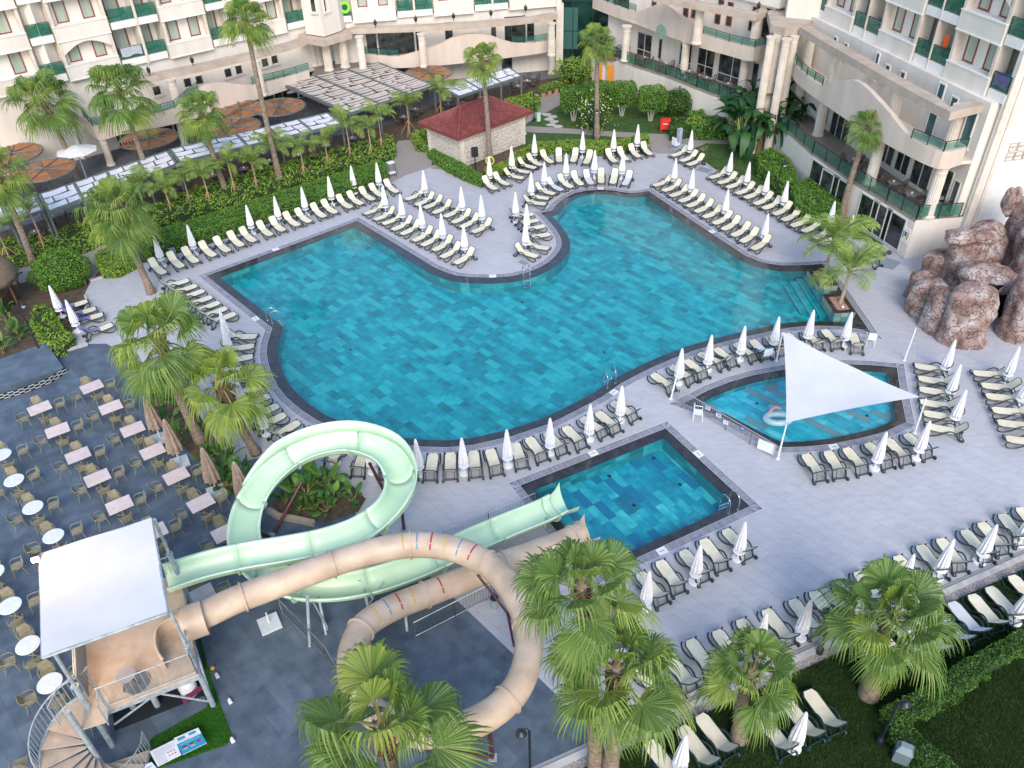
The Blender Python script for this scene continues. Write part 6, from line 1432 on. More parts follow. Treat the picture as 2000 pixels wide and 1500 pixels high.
# spiral stair
sc_ = G(230, 1452); sc_ = tp(-.30, -.72, 0); NS = 13; Ri, Ro = .12, 1.50
a_start = math.radians(65)+math.atan2(ex.y, ex.x); da = math.radians(24)
MB().tube([sc_, sc_+Vector((0, 0, ZF+1.1))], .09, 12).build('stair_pole', GALV, twr)
outer = []
for k in range(NS):
    a0 = a_start+k*da; a1 = a0+da*1.12; z = ZF-.19*(k+1); P = []
    n = 5
    for i in range(n+1):
        a = a0+(a1-a0)*i/n; P.append((sc_.x+Ro*math.cos(a), sc_.y+Ro*math.sin(a)))
    P.append((sc_.x+Ri*math.cos(a1), sc_.y+Ri*math.sin(a1))); P.append((sc_.x+Ri*math.cos(a0), sc_.y+Ri*math.sin(a0)))
    MB().prism([Vector(p) for p in P], z-.05, z).build('stair_tread', BFLOOR, twr)
    outer.append(Vector((sc_.x+Ro*math.cos(a0+da/2), sc_.y+Ro*math.sin(a0+da/2), z)))
outer.insert(0, outer[0]+Vector((0, 0, .19))+ (outer[0]-outer[1]).normalized()*.3)
sm_ = catmull(outer, 4); q = MB(); b_ = MB()
q.tube([p+Vector((0, 0, 1.0)) for p in sm_], .024, 6); q.tube([p+Vector((0, 0, .1)) for p in sm_], .018, 6); q.tube([p+Vector((0, 0, .02)) for p in sm_], .03, 6)
o = q.build('stair_rail', GALV, twr)
for p in sm_[::1]: b_.tube([p, p+Vector((0, 0, 1.0))], .012, 5, cap=False)
b_.build('bars', GALV, o)
lnd = [tp(-.1, -.35, 0), tp(.55, -.35, 0), tp(.55, -.8, 0), tp(-.30, -.72, 0)]
MB().prism([p.xy for p in lnd], ZF-.05, ZF-.002).build('stair_landing', BFLOOR, twr)
rail([tp(-.9, -.2, ZF-.1), tp(-.6, .3, ZF), tp(-.05, .6, ZF)], 1.1, twr, bar=.14); rail([tp(.55, -.9, ZF-.05), tp(.6, -.3, ZF)], 1.1, twr, bar=.14)
# green turf mat under and beside the tower, with boards
mat_poly = [Vector(p) for p in P2([(378,1240),(392,1246),(414,1330),(455,1442),(440,1456),(330,1495),(270,1515),(240,1500),(300,1440),(405,1382),(390,1320)])]
tf = sheet('turf_mat', ccw([tuple(p) for p in mat_poly]), [], .012, flat('turf_base', (0.02, 0.10, 0.012), .95), None, None); tag(tf, 'bright green artificial turf mat beside the slide tower', 'turf mat')
nb = 26000; xs = [p.x for p in mat_poly]; ys = [p.y for p in mat_poly]; pts = []
pc = ccw([tuple(p) for p in mat_poly])
while len(pts) < nb:
    x, y = rnd.uniform(min(xs), max(xs)), rnd.uniform(min(ys), max(ys))
    if inside(pc, x, y): pts.append((x, y))
def blades(name, pts, h, w_, m, z=0.0, lean=.6, parent=None):
    A = np.array(pts, dtype=np.float32); n = len(A); th = nrg.uniform(0, 2*PI, n); hh = h*nrg.uniform(.6, 1.3, n); dx, dy = np.cos(th)*w_/2, np.sin(th)*w_/2
    ln = nrg.uniform(-lean, lean, (n, 2))*hh[:, None]
    zz_ = A[:, 2] if A.shape[1] > 2 else np.full(n, z)
    V = np.stack([np.stack([A[:, 0]-dx, A[:, 1]-dy, zz_], 1), np.stack([A[:, 0]+dx, A[:, 1]+dy, zz_], 1), np.stack([A[:, 0]+ln[:, 0], A[:, 1]+ln[:, 1], zz_+hh], 1)], 1).reshape(-1, 3)
    return npmesh(name, V, np.arange(3*n).reshape(n, 3), m)
obj('turf_blades', blades('turf_blades', pts, .045, .02, TURF, .012), tf, kind='stuff')
def board(pxs, z, m, label, prints):
    a, b, c, d = [G(x, y, z) for x, y in pxs]; q = MB(); up = Vector((0, 0, .02))
    q.add([a, b, c, d, a-up, b-up, c-up, d-up], [(0, 1, 2, 3), (4, 7, 6, 5), (0, 4, 5, 1), (1, 5, 6, 2), (2, 6, 7, 3), (3, 7, 4, 0)])
    o = q.build('notice_board', m); tag(o, label, 'notice board')
    for (u0, u1, v0, v1, c_) in prints:
        def S(u, v): return a.lerp(b, u).lerp(d.lerp(c, u), v)+Vector((0, 0, .004))
        MB().add([S(u0, v0), S(u1, v0), S(u1, v1), S(u0, v1)], [(0, 1, 2, 3)]).build('print', flat('pr%.2f%.2f%.2f' % c_, c_), o)
    return o
WH = flat('board_white', (0.72, 0.75, 0.80))
r = random.Random(4); pr = []
for k in range(16): pr.append((.08, .45 if k > 5 else .92, .10+k*.052, .115+k*.052, (0.45, 0.46, 0.5)))
for k in range(6): pr.append((.55+.12*(k % 3), .62+.12*(k % 3), .5+.2*(k//3), .57+.2*(k//3), (0.6, 0.12, 0.12)))
for k in range(4): pr.append((.08+.1*k, .14+.1*k, .93, .97, (0.6, 0.12, 0.12)))
board([(292,1468),(341,1444),(354,1474),(308,1497)], .35, WH, 'white rules board with small red prohibition marks on the turf mat', pr)
bp_ = [(0, 1, .38, 1, (0.02, 0.30, 0.48)), (.1, .4, .10, .24, (0.05, 0.30, 0.42)), (.55, .85, .08, .22, (0.05, 0.30, 0.42)), (.08, .9, .29, .31, (0.4, 0.42, 0.48))]
bp2 = [(.12+.29*k, .28+.29*k, .62+j*.05, .67+j*.05, c_) for k in range(2) for j, c_ in enumerate(((0.02, 0.02, 0.02), (0.5, 0.03, 0.03), (0.6, 0.42, 0.05)))]+[(.70, .86, .62, .77, (0.35, 0.02, 0.2)), (.1, .9, .48, .5, (0.55, 0.6, 0.68)), (.1, .3, .8, .82, (0.55, 0.6, 0.68)), (.4, .6, .8, .82, (0.55, 0.6, 0.68))]
bb = board([(339,1442),(387,1421),(404,1451),(357,1474)], .35, WH, 'blue and white notice board with three small flags on the turf mat', bp_)
a, b, c, d = [G(x, y, .35) for x, y in [(339,1442),(387,1421),(404,1451),(357,1474)]]
for (u0, u1, v0, v1, c_) in bp2:
    S = lambda u, v: a.lerp(b, u).lerp(d.lerp(c, u), v)+Vector((0, 0, .007)); MB().add([S(u0, v0), S(u1, v0), S(u1, v1), S(u0, v1)], [(0, 1, 2, 3)]).build('print', flat('pr%.2f%.2f%.2f' % c_, c_), bb)
o = board([(275,1497),(296,1488),(306,1500),(290,1512)], .3, WH, 'corner of a third white board at the bottom edge of the turf mat', [(.2, .8, .4, .5, (0.1, 0.3, 0.6))])
# items stored under the tower
g = G(366, 1340, .4); ph = thing('ball_machine', 'white and magenta rounded machine standing under the tower platform', 'machine', (g.x, g.y, 0)); MB().lathe([(.3, 0), (.32, .5), (.25, .85), (.1, 1.0)], (0, 0, 0), 18).build('body', WHITE, ph, smooth=True); MB().lathe([(.16, .98), (.17, 1.03), (.1, 1.1)], (0, 0, 0), 16).build('cap', flat('magenta', (0.55, 0.02, 0.12)), ph)
g = G(380, 1358, .2); q = MB(); q.box((g.x, g.y, .35), (.6, .14, .10), .7); q.box((g.x-.2, g.y-.15, .25), (.35, .12, .16), .7); tag(q.build('pink_pedal_toy', flat('pinkish', (0.2, 0.02, 0.09))), 'pink toy lying under the tower platform beside the post', 'toy')
for i, (x, y, l) in enumerate([(450,1372,'small pale floor lamp box right of the turf mat'),(455,1448,'small pale cube at the near corner of the turf mat'),(425,1322,'small clear spotlight at the edge of the turf mat')]):
    g = G(x, y); q = MB(); q.box((g.x, g.y, .06), (.13, .13, .12), .6); q.box((g.x, g.y, .14), (.07, .16, .05), .6); tag(q.build('floor_spotlight', WHITE), l, 'spotlight')
g = G(416, 1306); tag(MB().lathe([(.05, 0), (.09, .05), (.05, .1)], (g.x, g.y, 0), 10).build('yellow_toy', flat('yellow_toy', (0.7, 0.4, 0.02))), 'small yellow toy on the turf strip right of the tower', 'toy')
# ------------------------------------------------------------------ fences
def fence(pts, label, h=.95, m=STEEL, bar=.12, panels=False):
    pts = [G(x, y) for x, y in pts]; t = thing('fence', label, 'fence', pts[0], world=True)
    for i in range(len(pts)-1):
        rail([pts[i], pts[i+1]], h, t, bar, .024, .010, 'fence_panel', m)
    return t
fence([(1322,784),(1370,812),(1417,840),(1464,868),(1510,895)], 'low steel bar fence along the near left side of the shallow pool', .85, flat('grey_fence', (0.34, 0.33, 0.36)), .11)
sg_ = flat('fence_sign', (0.7, 0.76, 0.84))
for i, (x, y, m_, l) in enumerate([(1382,798,sg_,'first small white sign on the shallow pool fence'),(1403,812,sg_,'second small white sign on the shallow pool fence'),(1417,826,sg_,'third small white sign on the shallow pool fence'),(1449,838,flat('sign_blue', (0.01, 0.12, 0.45)),'small blue sign on the shallow pool fence')]):
    g = G(x, y, .55); q = MB(); q.box((g.x, g.y-.03, .6), (.26, .012, .22), math.radians(-38)); o = tag(q.build('fence_sign', m_), l, 'sign'); MB().box((g.x, g.y-.045, .62), (.13, .008, .06), math.radians(-38)).build('sign_print', flat('sign_print', (0.15, 0.25, 0.55)) if i < 3 else WHITE, o)
g = G(1497, 872, .5); q = MB(); q.box((g.x, g.y, .48), (.85, .02, .6), math.radians(-38)); tag(q.build('fence_board', WHITE), 'white board hung at the right end of the shallow pool fence', 'board')
fence([(868,1068),(955,1030),(1045,992)], 'steel rail fence along the deck beside the green slide end'); fence([(812,1245),(890,1205),(966,1166),(1003,1228)], 'steel rail fence cornering under the beige tube loop'); fence([(700,1390),(640,1290),(553,1200)], 'steel rail fence on the dark floor left of the near palm')
# ------------------------------------------------------------------ pool ladders, steel hoops
def ladder(p, d, label, steps=True):
    a, b = G(*p[0]), G(*p[1]); t = thing('pool_ladder', label, 'pool ladder', (a+b)/2, world=True); dd = Vector((d[0], d[1], 0)).normalized()
    for c in (a, b):
        path = catmull([c, c+Vector((0, 0, .55)), c+dd*.12+Vector((0, 0, .78)), c+dd*.38+Vector((0, 0, .82)), c+dd*.58+Vector((0, 0, .62)), c+dd*.62+Vector((0, 0, -.1)), c+dd*.62+Vector((0, 0, -.7))], 4)
        MB().tube(path, .024, 8).build('handrail', STEEL, t, smooth=True); MB().lathe([(.06, 0), (.06, .03)], (c.x, c.y, -.02), 12).build('flange', STEEL, t)
    for z in (-.12, -.34, -.56): m_ = (a+b)/2+dd*.62; MB().box((m_.x, m_.y, z), ((a-b).length, .09, .03), math.atan2((b-a).y, (b-a).x)).build('tread', STEEL, t)
ladder([(523,625), (532,631)], (.75, .1), 'steel ladder at the left corner of the big pool'); ladder([(1021,538), (1033,535)], (.1, -1), 'steel ladder at the rounded nose of the deck')
ladder([(1186,758), (1202,748)], (-.2, .9), 'steel ladder on the lower right edge of the big pool'); ladder([(1423,1003), (1441,996)], (-.45, .9), 'steel ladder at the right corner of the slide pool')
# ------------------------------------------------------------------ shade sail on four white masts
def mast(base, top, label):
    b_ = G(*base); h = T(base, top[1]); t_ = G(top[0], top[1], h*.985)
    o = thing('sail_mast', label, 'mast', b_, world=True); MB().tube([b_, t_], [.05, .035], 12).build('pole', WHITE, o); MB().lathe([(.10, 0), (.10, .03)], tuple(b_), 14).build('foot', WHITE, o); return t_
m1 = mast((1310,779), (1330,703), 'slim white mast at the left end of the shallow pool fence'); m2 = mast((1516,705), (1528,650), 'slim white mast behind the upper corner of the sail'); m3 = mast((1766,704), (1789,641), 'leaning white mast between the shallow pool and the rocks')
m4 = mast((1786,846), (1809,778), 'white mast holding the right tip of the sail'); m5 = mast((1519,896), (1536,829), 'white mast holding the near tip of the sail')
s1, s2, s3 = G(1529, 648, 2.75), G(1797, 776, 2.5), G(1535, 826, 2.35)
N = 22; P = []; ix = {}
for i in range(N+1):
    for j in range(N+1-i):
        u, v = i/N, j/N; w_ = 1-u-v; p = s1*w_+s2*u+s3*v; cen_ = (s1+s2+s3)/3
        pull = .55*(u*w_+.0)+.25*(v*w_)+.45*(u*v); p = p+(cen_-p)*pull*.55; p.z -= .35*27*u*v*w_*.35; p.z += .02*math.sin(14*u+9*v)
        ix[(i, j)] = len(P); P.append(p)
F = []
for i in range(N):
    for j in range(N-i):
        F.append((ix[(i, j)], ix[(i+1, j)], ix[(i, j+1)]))
        if j < N-i-1: F.append((ix[(i+1, j)], ix[(i+1, j+1)], ix[(i, j+1)]))
sail = MB().add(P, F).build('shade_sail', SAILM, smooth=True); tag(sail, 'taut white triangular shade sail over the shallow pool', 'shade sail')
q = MB()
for a, b in ((s1, m2), (s2, m4), (s3, m5), (s1, m1), (s1, m3), (m3, s2)): q.tube([a, b], .006, 4)
tag(q.build('guy_wires', flat('wire', (0.35, 0.36, 0.38))), 'thin steel wires between the sail and its masts', 'wires')
# ------------------------------------------------------------------ white chairs, float, lift, lamps, speaker, bins
def make_wch():
    t = thing('white_chair', '', 'chair'); MB().box((0, 0, .44), (.44, .44, .03)).build('seat', WHITE, t); MB().box((-.23, 0, .66), (.04, .42, .42)).build('backrest', WHITE, t)
    for s in (-1, 1):
        MB().tube([(-.22, s*.23, .66), (.2, s*.23, .64), (.22, s*.23, .44)], .02, 6).build('armrest', WHITE, t)
        for x in (-1, 1): MB().tube([(x*.2, s*.2, .44), (x*.24, s*.23, 0)], .02, 6).build('leg', WHITE, t)
    return t
wch = Proto(make_wch); g = G(1362, 818); wch.put((g.x, g.y, 0), -.2, 'white plastic armchair by the shallow pool fence', 'white plastic chairs'); g = G(1698, 672); wch.put((g.x, g.y, 0), 1.3, 'white plastic armchair at the sharp corner of the big pool', 'white plastic chairs')
g = G(1519, 818, 0.05); fl = thing('pool_float', 'white and pink inflatable float in the shallow pool beside the sail', 'float', g)
MB().tube([(.62*math.cos(a), .36*math.sin(a), .02) for a in [k*PI/9 for k in range(18)]], .16, 10, closed=True).build('ring', flat('translucent_white', (0.40, 0.56, 0.60), .3), fl, smooth=True); MB().tube(catmull([(-.4, .3, .1), (-.1, .5, .35), (.25, .55, .2)], 4), .09, 8).build('handle', flat('pink_vinyl', (0.62, 0.33, 0.36)), fl, smooth=True)
g = G(1326, 290); lf = thing('pool_lift', 'pale blue-grey pool hoist with a seat standing on the deck by the paved patch', 'pool lift', g, .5)
pb = flat('pale_blue_paint', (0.38, 0.46, 0.55)); MB().box((0, 0, .08), (1.3, .8, .14)).build('base', pb, lf); MB().box((0, .1, .9), (.34, .3, 1.6)).build('column', pb, lf); MB().box((.42, .3, 1.0), (.36, .3, .7)).build('cover', flat('navy_cover', (0.05, 0.06, 0.12)), lf)
MB().tube([(0, 0, 1.6), (-.2, -.3, 1.8), (-.6, -.6, 1.5)], .05, 8).build('arm', pb, lf); MB().box((-.65, -.3, .65), (.5, .5, .12)).build('seat', WHITE, lf); MB().box((-.85, -.3, .95), (.1, .5, .5)).build('backrest', WHITE, lf)
g = G(1372, 302); chair.put((g.x, g.y, 0), 2.4, 'taupe plastic chair standing on the lawn behind the three loungers', 'dining chairs')
def lamp(base, top, label, arm=1):
    b_ = G(*base); h = T(base, top[1]); t = thing('garden_lamp', label, 'lamp', b_); 
    MB().lathe([(.13, 0), (.12, .3), (.07, .4), (.05, .5)], (0, 0, 0), 12).build('foot', BLACK, t); MB().tube([(0, 0, .4), (0, 0, h)], .045, 10).build('pole', BLACK, t)
    q = MB(); q.tube(catmull([(0, 0, h-.1), (.05*arm, 0, h+.12), (.18*arm, 0, h+.15), (.25*arm, 0, h+.05)], 4), .02, 6); q.build('bracket', BLACK, t)
    MB().lathe([(.05, .12), (.17, .02), (.18, -.02), (.02, -.02)], (.25*arm, 0, h-.1), 16).build('lamp_head', BLACK, t); MB().lathe([(.07, -.2), (.11, -.12), (.12, -.02)], (.25*arm, 0, h-.1), 14).build('lamp_globe', flat('lamp_glass', (0.5, 0.55, 0.62), .1), t)
    return t
lamp((1716,1452), (1765,1372), 'dark garden lamp on the grass by the hedge and the bin'); lamp((1600,1275), (1622,1190), 'dark garden lamp on the kerb between two palms', -1); lamp((1036,1540), (1046,1428), 'dark garden lamp on the dark floor at the bottom edge', -1)
lamp((1512,398), (1532,318), 'dark garden lamp with a round fitting beside the hedge right of the pool'); lamp((1158,280), (1150,215), 'thin dark lamp post by the flowering shrub'); lamp((1043,237), (1044,180), 'dark lamp post at the corner of the paved walk'); lamp((80,690), (45,592), 'dark lamp post in the bed at the left')
g = G(929, 335); spk = thing('loudspeaker', 'black loudspeaker on a pole in front of the white stone hut', 'loudspeaker', g); MB().tube([(0, 0, 0), (0, 0, 1.3)], .045, 8).build('pole', BLACK, spk); MB().box((0, 0, 1.65), (.5, .36, .72), .3).build('cabinet', BLACK, spk)
g = G(957, 315, .9); tag(MB().tube([(g.x+.32*math.cos(a), g.y, .95+.32*math.sin(a)) for a in [k*PI/9 for k in range(18)]], .06, 8, closed=True).build('life_ring', flat('yellow_ring', (0.62, 0.58, 0.08)), smooth=True), 'yellow life ring hanging on the palm trunk beside the hut', 'life ring')
g = G(1757, 1483); bn = thing('litter_bin', 'blue-grey litter bin with a sloping lid on the grass by the hedge', 'bin', g, -.5)
bc = flat('bin_blue_grey', (0.14, 0.20, 0.24), .5); MB().box((0, 0, .34), (.50, .40, .66)).build('body', bc, bn); q = MB(); q.add([(-.27, -.22, .68), (.27, -.22, .68), (.27, .22, .68), (-.27, .22, .68), (-.16, -.1, .9), (.16, -.1, .9), (.16, .1, .9), (-.16, .1, .9)], [(0, 3, 2, 1), (4, 5, 6, 7), (0, 1, 5, 4), (1, 2, 6, 5), (2, 3, 7, 6), (3, 0, 4, 7)]); q.build('lid', flat('bin_lid', (0.20, 0.27, 0.31), .45), bn); MB().box((0, 0, .67), (.53, .43, .025)).build('bag_edge', flat('yellow_bag', (0.45, 0.5, 0.1)), bn)
g = G(966, 1184); t = thing('litter_bin', 'small round grey bin behind the rail fence under the beige tube loop', 'bin', g); MB().lathe([(.16, 0), (.19, .5), (.20, .52)], (0, 0, 0), 18).build('body', flat('bin_grey', (0.28, 0.33, 0.36)), t); MB().lathe([(.17, .53), (.17, .54)], (0, 0, 0), 18).build('opening', BLACK, t)
g = G(340, 502); t = thing('litter_bin', 'small grey box bin behind the loungers at the clipped hedge', 'bin', g); MB().box((0, 0, .3), (.35, .35, .6), .6).build('body', flat('bin_grey', (0.28, 0.33, 0.36)), t); MB().box((0, 0, .62), (.37, .37, .04), .6).build('lid', flat('bin_lid', (0.20, 0.27, 0.31), .45), t)
g = G(1298, 258); t = thing('red_cabinet', 'bright red fire hose cabinet on short legs on the lawn', 'cabinet', g, -.1); rd = flat('red_paint', (0.62, 0.03, 0.025), .4); MB().box((0, 0, .75), (.85, .3, .95)).build('body', rd, t); MB().box((0, -.16, .78), (.42, .01, .06), 0).build('white_script', WHITE, t)
for x in (-.35, .35): MB().box((x, 0, .14), (.08, .25, .28)).build('leg', rd, t)
g = G(766, 345); t = thing('shelf_trolley', 'small dark shelf trolley with white trays beside the clipped hedge end', 'trolley', g, .5)
for x in (-.3, .3):
    for y in (-.2, .2): MB().tube([(x, y, 0), (x, y, 1.3)], .02, 5).build('post', BLACK, t)
for z in (.35, 1.2): MB().box((0, 0, z), (.6, .42, .05)).build('tray', WHITE, t)
g = G(1022, 262); t = thing('menu_stand', 'white display stand on the paved walk beside the hut', 'stand', g, .3); MB().box((0, 0, .05), (.5, .4, .1)).build('base', WHITE, t); MB().box((0, 0, .8), (.45, .06, 1.4)).build('panel', flat('pale_panel', (0.6, 0.52, 0.5)), t)
g = G(1052, 236); t = thing('cooler', 'green and white cylinder on the lawn next to the lamp post', 'cooler', g); MB().lathe([(.2, 0), (.2, .75), (.15, .8)], (0, 0, 0), 14).build('body', flat('pale_green', (0.5, 0.65, 0.55)), t); MB().lathe([(.15, .8), (.08, 1.2)], (0, 0, 0), 14).build('top', flat('deep_green', (0.05, 0.25, 0.12)), t)
for i, (x, y, w_, d_, l) in enumerate([(1375,332,1.1,.8,'blue-grey ground hatch beside the last of the three loungers'),(1397,342,1.0,.7,'second blue-grey ground hatch beside the lawn'),(1728,512,1.6,1.3,'grey metal floor grating in front of the sliding doors'),(1022,513,.7,.4,'small dark drain cover on the rounded nose')]):
    g = G(x, y); t = thing('floor_hatch', l, 'hatch', g, -.75); MB().box((0, 0, .004), (w_, d_, .012)).build('frame', flat('hatch_grey', (0.20, 0.26, 0.31)), t)
    q = MB(); n = 14
    for k in range(n): q.box((-w_/2+w_*(k+.5)/n, 0, .014), (w_/n*.5, d_*.9, .008))
    q.build('slats', flat('hatch_slat', (0.26, 0.31, 0.35)), t)
g = G(1715, 497); t = thing('rock_garden', 'small stone-edged pit with dark rocks by the sliding doors', 'rock garden', g, world=True)
for k in range(9): MB().lathe([(.16, 0), (.2, .1), (.1, .2)], (g.x+.5*math.cos(k*1.3)*(k % 3+1)*.5, g.y+.25*math.sin(k*1.3)*(k % 3+1)*.5, 0), 7).build('stone', flat('dark_rock', (0.06, 0.05, 0.05)), t)
# planters in the pool with tiled sides
for i, ((x, y), l) in enumerate([((1607,541), 'upper tiled pool planter with a dark rim and a palm'), ((1639,592), 'lower tiled pool planter with a dark rim and a palm')]):
    g = G(x, y, .35); d = (G(1701, 649.5)-G(1607, 515)).normalized(); an = math.atan2(d.y, d.x); t = thing('pool_planter', l, 'planter', (g.x, g.y, 0), an)
    q = MB(); s = 1.0
    for (a, b, c, e) in ((-s, s, -s*.62, -s*.62+.22), (-s, s, s*.62-.22, s*.62), (-s, -s+.22, -s*.62+.22, s*.62-.22), (s-.22, s, -s*.62+.22, s*.62-.22)): q.box(((a+b)/2, (c+e)/2, .34), (b-a, e-c, .07))
    q.build('rim', LEDGE, t); MB().box((0, 0, -.5), (1.98, 1.22, 1.6)).build('core', PJOINT, t); MB().box((0, 0, .31), (1.58, .82, .03)).build('pebbles', mat('pinkish_pebbles', (0.3, 0.17, 0.12), (0.5, 0.34, 0.26), scale=14, bump=1), t)
    PLT = flat('pale_wall_tile', (0.28, 0.34, 0.27)); pv = [flat('pale_wall_tile%d' % k, c) for k, c in enumerate([(0.30, 0.36, 0.28), (0.22, 0.31, 0.27), (0.36, 0.38, 0.27), (0.12, 0.22, 0.22)])]
    r = random.Random(i)
    for sd in range(4):
        L_ = 1.98 if sd % 2 == 0 else 1.22; n = 5 if sd % 2 == 0 else 3
        for k in range(n):
            for zz_, h_ in ((.15, .28), (-.17, .34)):
                u = -L_/2+L_*(k+.5)/n; off = (1.22 if sd % 2 == 0 else 1.98)/2+.012; px_, py_ = ((u, off) if sd == 0 else (-off, u) if sd == 1 else (u, -off) if sd == 2 else (off, u))
                MB().box((px_, py_, zz_), (L_/n-.02, .02, h_-.015) if sd % 2 == 0 else (.02, L_/n-.02, h_-.015)).build('side_tile', r.choice(pv), t)
    MB().lathe([(.05, 0), (.09, .06), (.03, .14)], (.55, 0, .37), 10).build('lamp', WHITE, t)
# ------------------------------------------------------------------ foliage
def leafcloud(name, C, Nn, size, m, parent=None, kind=None, spread=.9, aspect=.55):
    """C points, Nn rough outward normals -> one small folded leaf (2 triangles) per point"""
    C = np.asarray(C, dtype=np.float32); n = len(C); Nn = np.asarray(Nn, dtype=np.float32)
    D = Nn+nrg.normal(0, spread, (n, 3)); D /= np.linalg.norm(D, axis=1)[:, None]+1e-6
    A = np.cross(D, nrg.normal(0, 1, (n, 3))); A /= np.linalg.norm(A, axis=1)[:, None]+1e-6; B = np.cross(D, A)
    s = (size*nrg.uniform(.6, 1.35, n))[:, None]
    V = np.stack([C-A*s*.5, C-B*s*.5*aspect+D*s*.08, C+A*s*.5, C+B*s*.5*aspect+D*s*.08], 1).reshape(-1, 3)
    return obj(name, npmesh(name, V, np.arange(4*n).reshape(n, 4), m), parent, None, kind)
def nzv(x, y, k=1.0):
    from mathutils import noise
    return noise.noise(Vector((x*k, y*k, 3.3)))
def hedge(label, poly, h, m, size=.10, dens=1.0, name='hedge', cat='hedge', bump=.12, z0=0.0, group=None, rounded=.15):
    poly = ccw([tuple(p) for p in poly]); xs = [p[0] for p in poly]; ys = [p[1] for p in poly]
    cx, cy = sum(xs)/len(xs), sum(ys)/len(ys); t = thing(name, label, cat, (cx, cy, z0), world=True, group=group)
    fine = resample(poly, .35); inn = offset(fine, -.10); q = MB(); q.prism([Vector(p) for p in inn], z0, z0+h-.12); q.build('dark_core', flat('hedge_core', (0.02, 0.045, 0.012), .95), t)  # dark filler core added inside the leaf shell for opacity
    C, N_ = [], []
    A = abs(area2(poly))/2; nt = int(A*dens*1.5/(size*size*.38)); r = rnd
    k = 0
    while k < nt:
        x, y = r.uniform(min(xs), max(xs)), r.uniform(min(ys), max(ys))
        if inside(poly, x, y):
            b = nzv(x, y, 1.7)*bump+nzv(x, y, 5)*bump*.5; C.append((x, y, z0+h+b-abs(r.gauss(0, .05)))); N_.append((0, 0, 1)); k += 1
    per = resample(poly, .05)
    ns = int(len(per)*.05*h*dens*1.3/(size*size*.38))
    for _ in range(ns):
        i = r.randrange(len(per)); p = Vector(per[i]); e = Vector(per[(i+1) % len(per)])-Vector(per[i-1]); e.normalize() if e.length else None
        n = Vector((e.y, -e.x)); zz_ = r.random()*h; b = nzv(p.x+zz_, p.y, 1.9)*bump+nzv(p.x, p.y+zz_, 6)*bump*.5-(rounded*max(0, (zz_/h-.75)*4)**2)-abs(r.gauss(0, .04)); p = p+n*b
        C.append((p.x, p.y, z0+zz_)); N_.append((n.x, n.y, .5))
    leafcloud('leaves', C, N_, size, m, t, 'stuff'); return t
def blob(label, c, rx, ry, rz, m, size=.11, n=3000, name='shrub', cat='shrub', trunk=None, cube=False, parent=None, group=None, noise_=.18, gaps=0.0):
    t = parent or thing(name, label, cat, (c[0], c[1], 0), world=True, group=group); C, N_ = [], []
    for _ in range(n):
        if cube:
            f = rnd.randrange(5); u, v = rnd.uniform(-1, 1), rnd.uniform(-1, 1); d = Vector(((1, u, v), (-1, u, v), (u, 1, v), (u, -1, v), (u, v, 1))[f]); k = 1/(abs(d.x)**5+abs(d.y)**5+abs(d.z)**5)**.2; nn = d.normalized(); d = d*k
        else:
            d = Vector((rnd.gauss(0, 1), rnd.gauss(0, 1), rnd.gauss(0, 1))).normalized(); nn = d
        s = 1+noise_*nzv(d.x*2+c[0], d.y*2+d.z*2+c[1], 1.6)+noise_*.6*nzv(d.x*5+c[0], d.y*5+d.z*4, 1.6)
        if gaps and nzv(d.x*3+c[0]*2, d.y*3+d.z*3, 1.3) < -gaps: s *= .7
        s *= 1-abs(rnd.gauss(0, .07)); C.append((c[0]+d.x*rx*s, c[1]+d.y*ry*s, c[2]+d.z*rz*s)); N_.append(tuple(nn))
    bm = bmesh.new(); bmesh.ops.create_icosphere(bm, subdivisions=2, radius=.80)
    for v in bm.verts:
        d = v.co.copy()
        if cube: k = 1/(abs(d.x/.8)**5+abs(d.y/.8)**5+abs(d.z/.8)**5)**.2; d = d*k
        v.co = Vector((c[0]+d.x*rx, c[1]+d.y*ry, c[2]+d.z*rz))
    me = bpy.data.meshes.new('dark_core'); bm.to_mesh(me); bm.free(); me.materials.append(flat('hedge_core', (0.012, 0.022, 0.008), .95)); obj('dark_core', me, t)  # dark filler core added behind the leaves for opacity
    leafcloud('leaves' if not trunk else 'crown', C, N_, size, m, t, 'stuff')
    if trunk:
        q = MB()
        for k in range(4): a = k*1.6; q.tube([(c[0]+.12*math.cos(a), c[1]+.12*math.sin(a), 0), (c[0]+.35*math.cos(a), c[1]+.35*math.sin(a), c[2]-rz*.7)], [.07, .05], 7)
        q.build('trunk', flat('whitewashed_trunk', (0.45, 0.43, 0.40)), t)
    return t
hedge('long clipped bright green hedge behind the row of loungers on the left', P2([(264,462),(300,451),(400,420),(500,388),(640,345),(735,313),(757,320),(752,335),(640,372),(500,417),(400,448),(330,470),(285,487)], 1.05), 1.1, HEDGE, .10, 1.0)
hedge('small low hedge block at the left end beyond the gravel path', P2([(183,500),(215,485),(255,486),(265,508),(230,528),(196,530)], .6), .75, HEDGEY, .11, 1.0)
g = G(120, 562); blob('large rounded hedge mound at the left beside the four loungers', (g.x, g.y+.6, .9), 1.9, 1.7, 1.25, HEDGE, .11, 11000)
hedge('low shrubs in the bed below the rounded hedge', P2([(70,600),(100,600),(122,635),(148,664),(112,688),(85,672),(60,640)], .4), .55, HEDGEY, .13, .9, 'shrub_bed', 'shrubs', .3)
hedge('mixed green ground cover under the young palms left of the gravel path', P2([(0,470),(60,462),(150,440),(230,425),(260,440),(220,462),(150,490),(60,506),(0,525)], .4), .5, HEDGEY, .14, .75, 'shrub_bed', 'shrubs', .35)
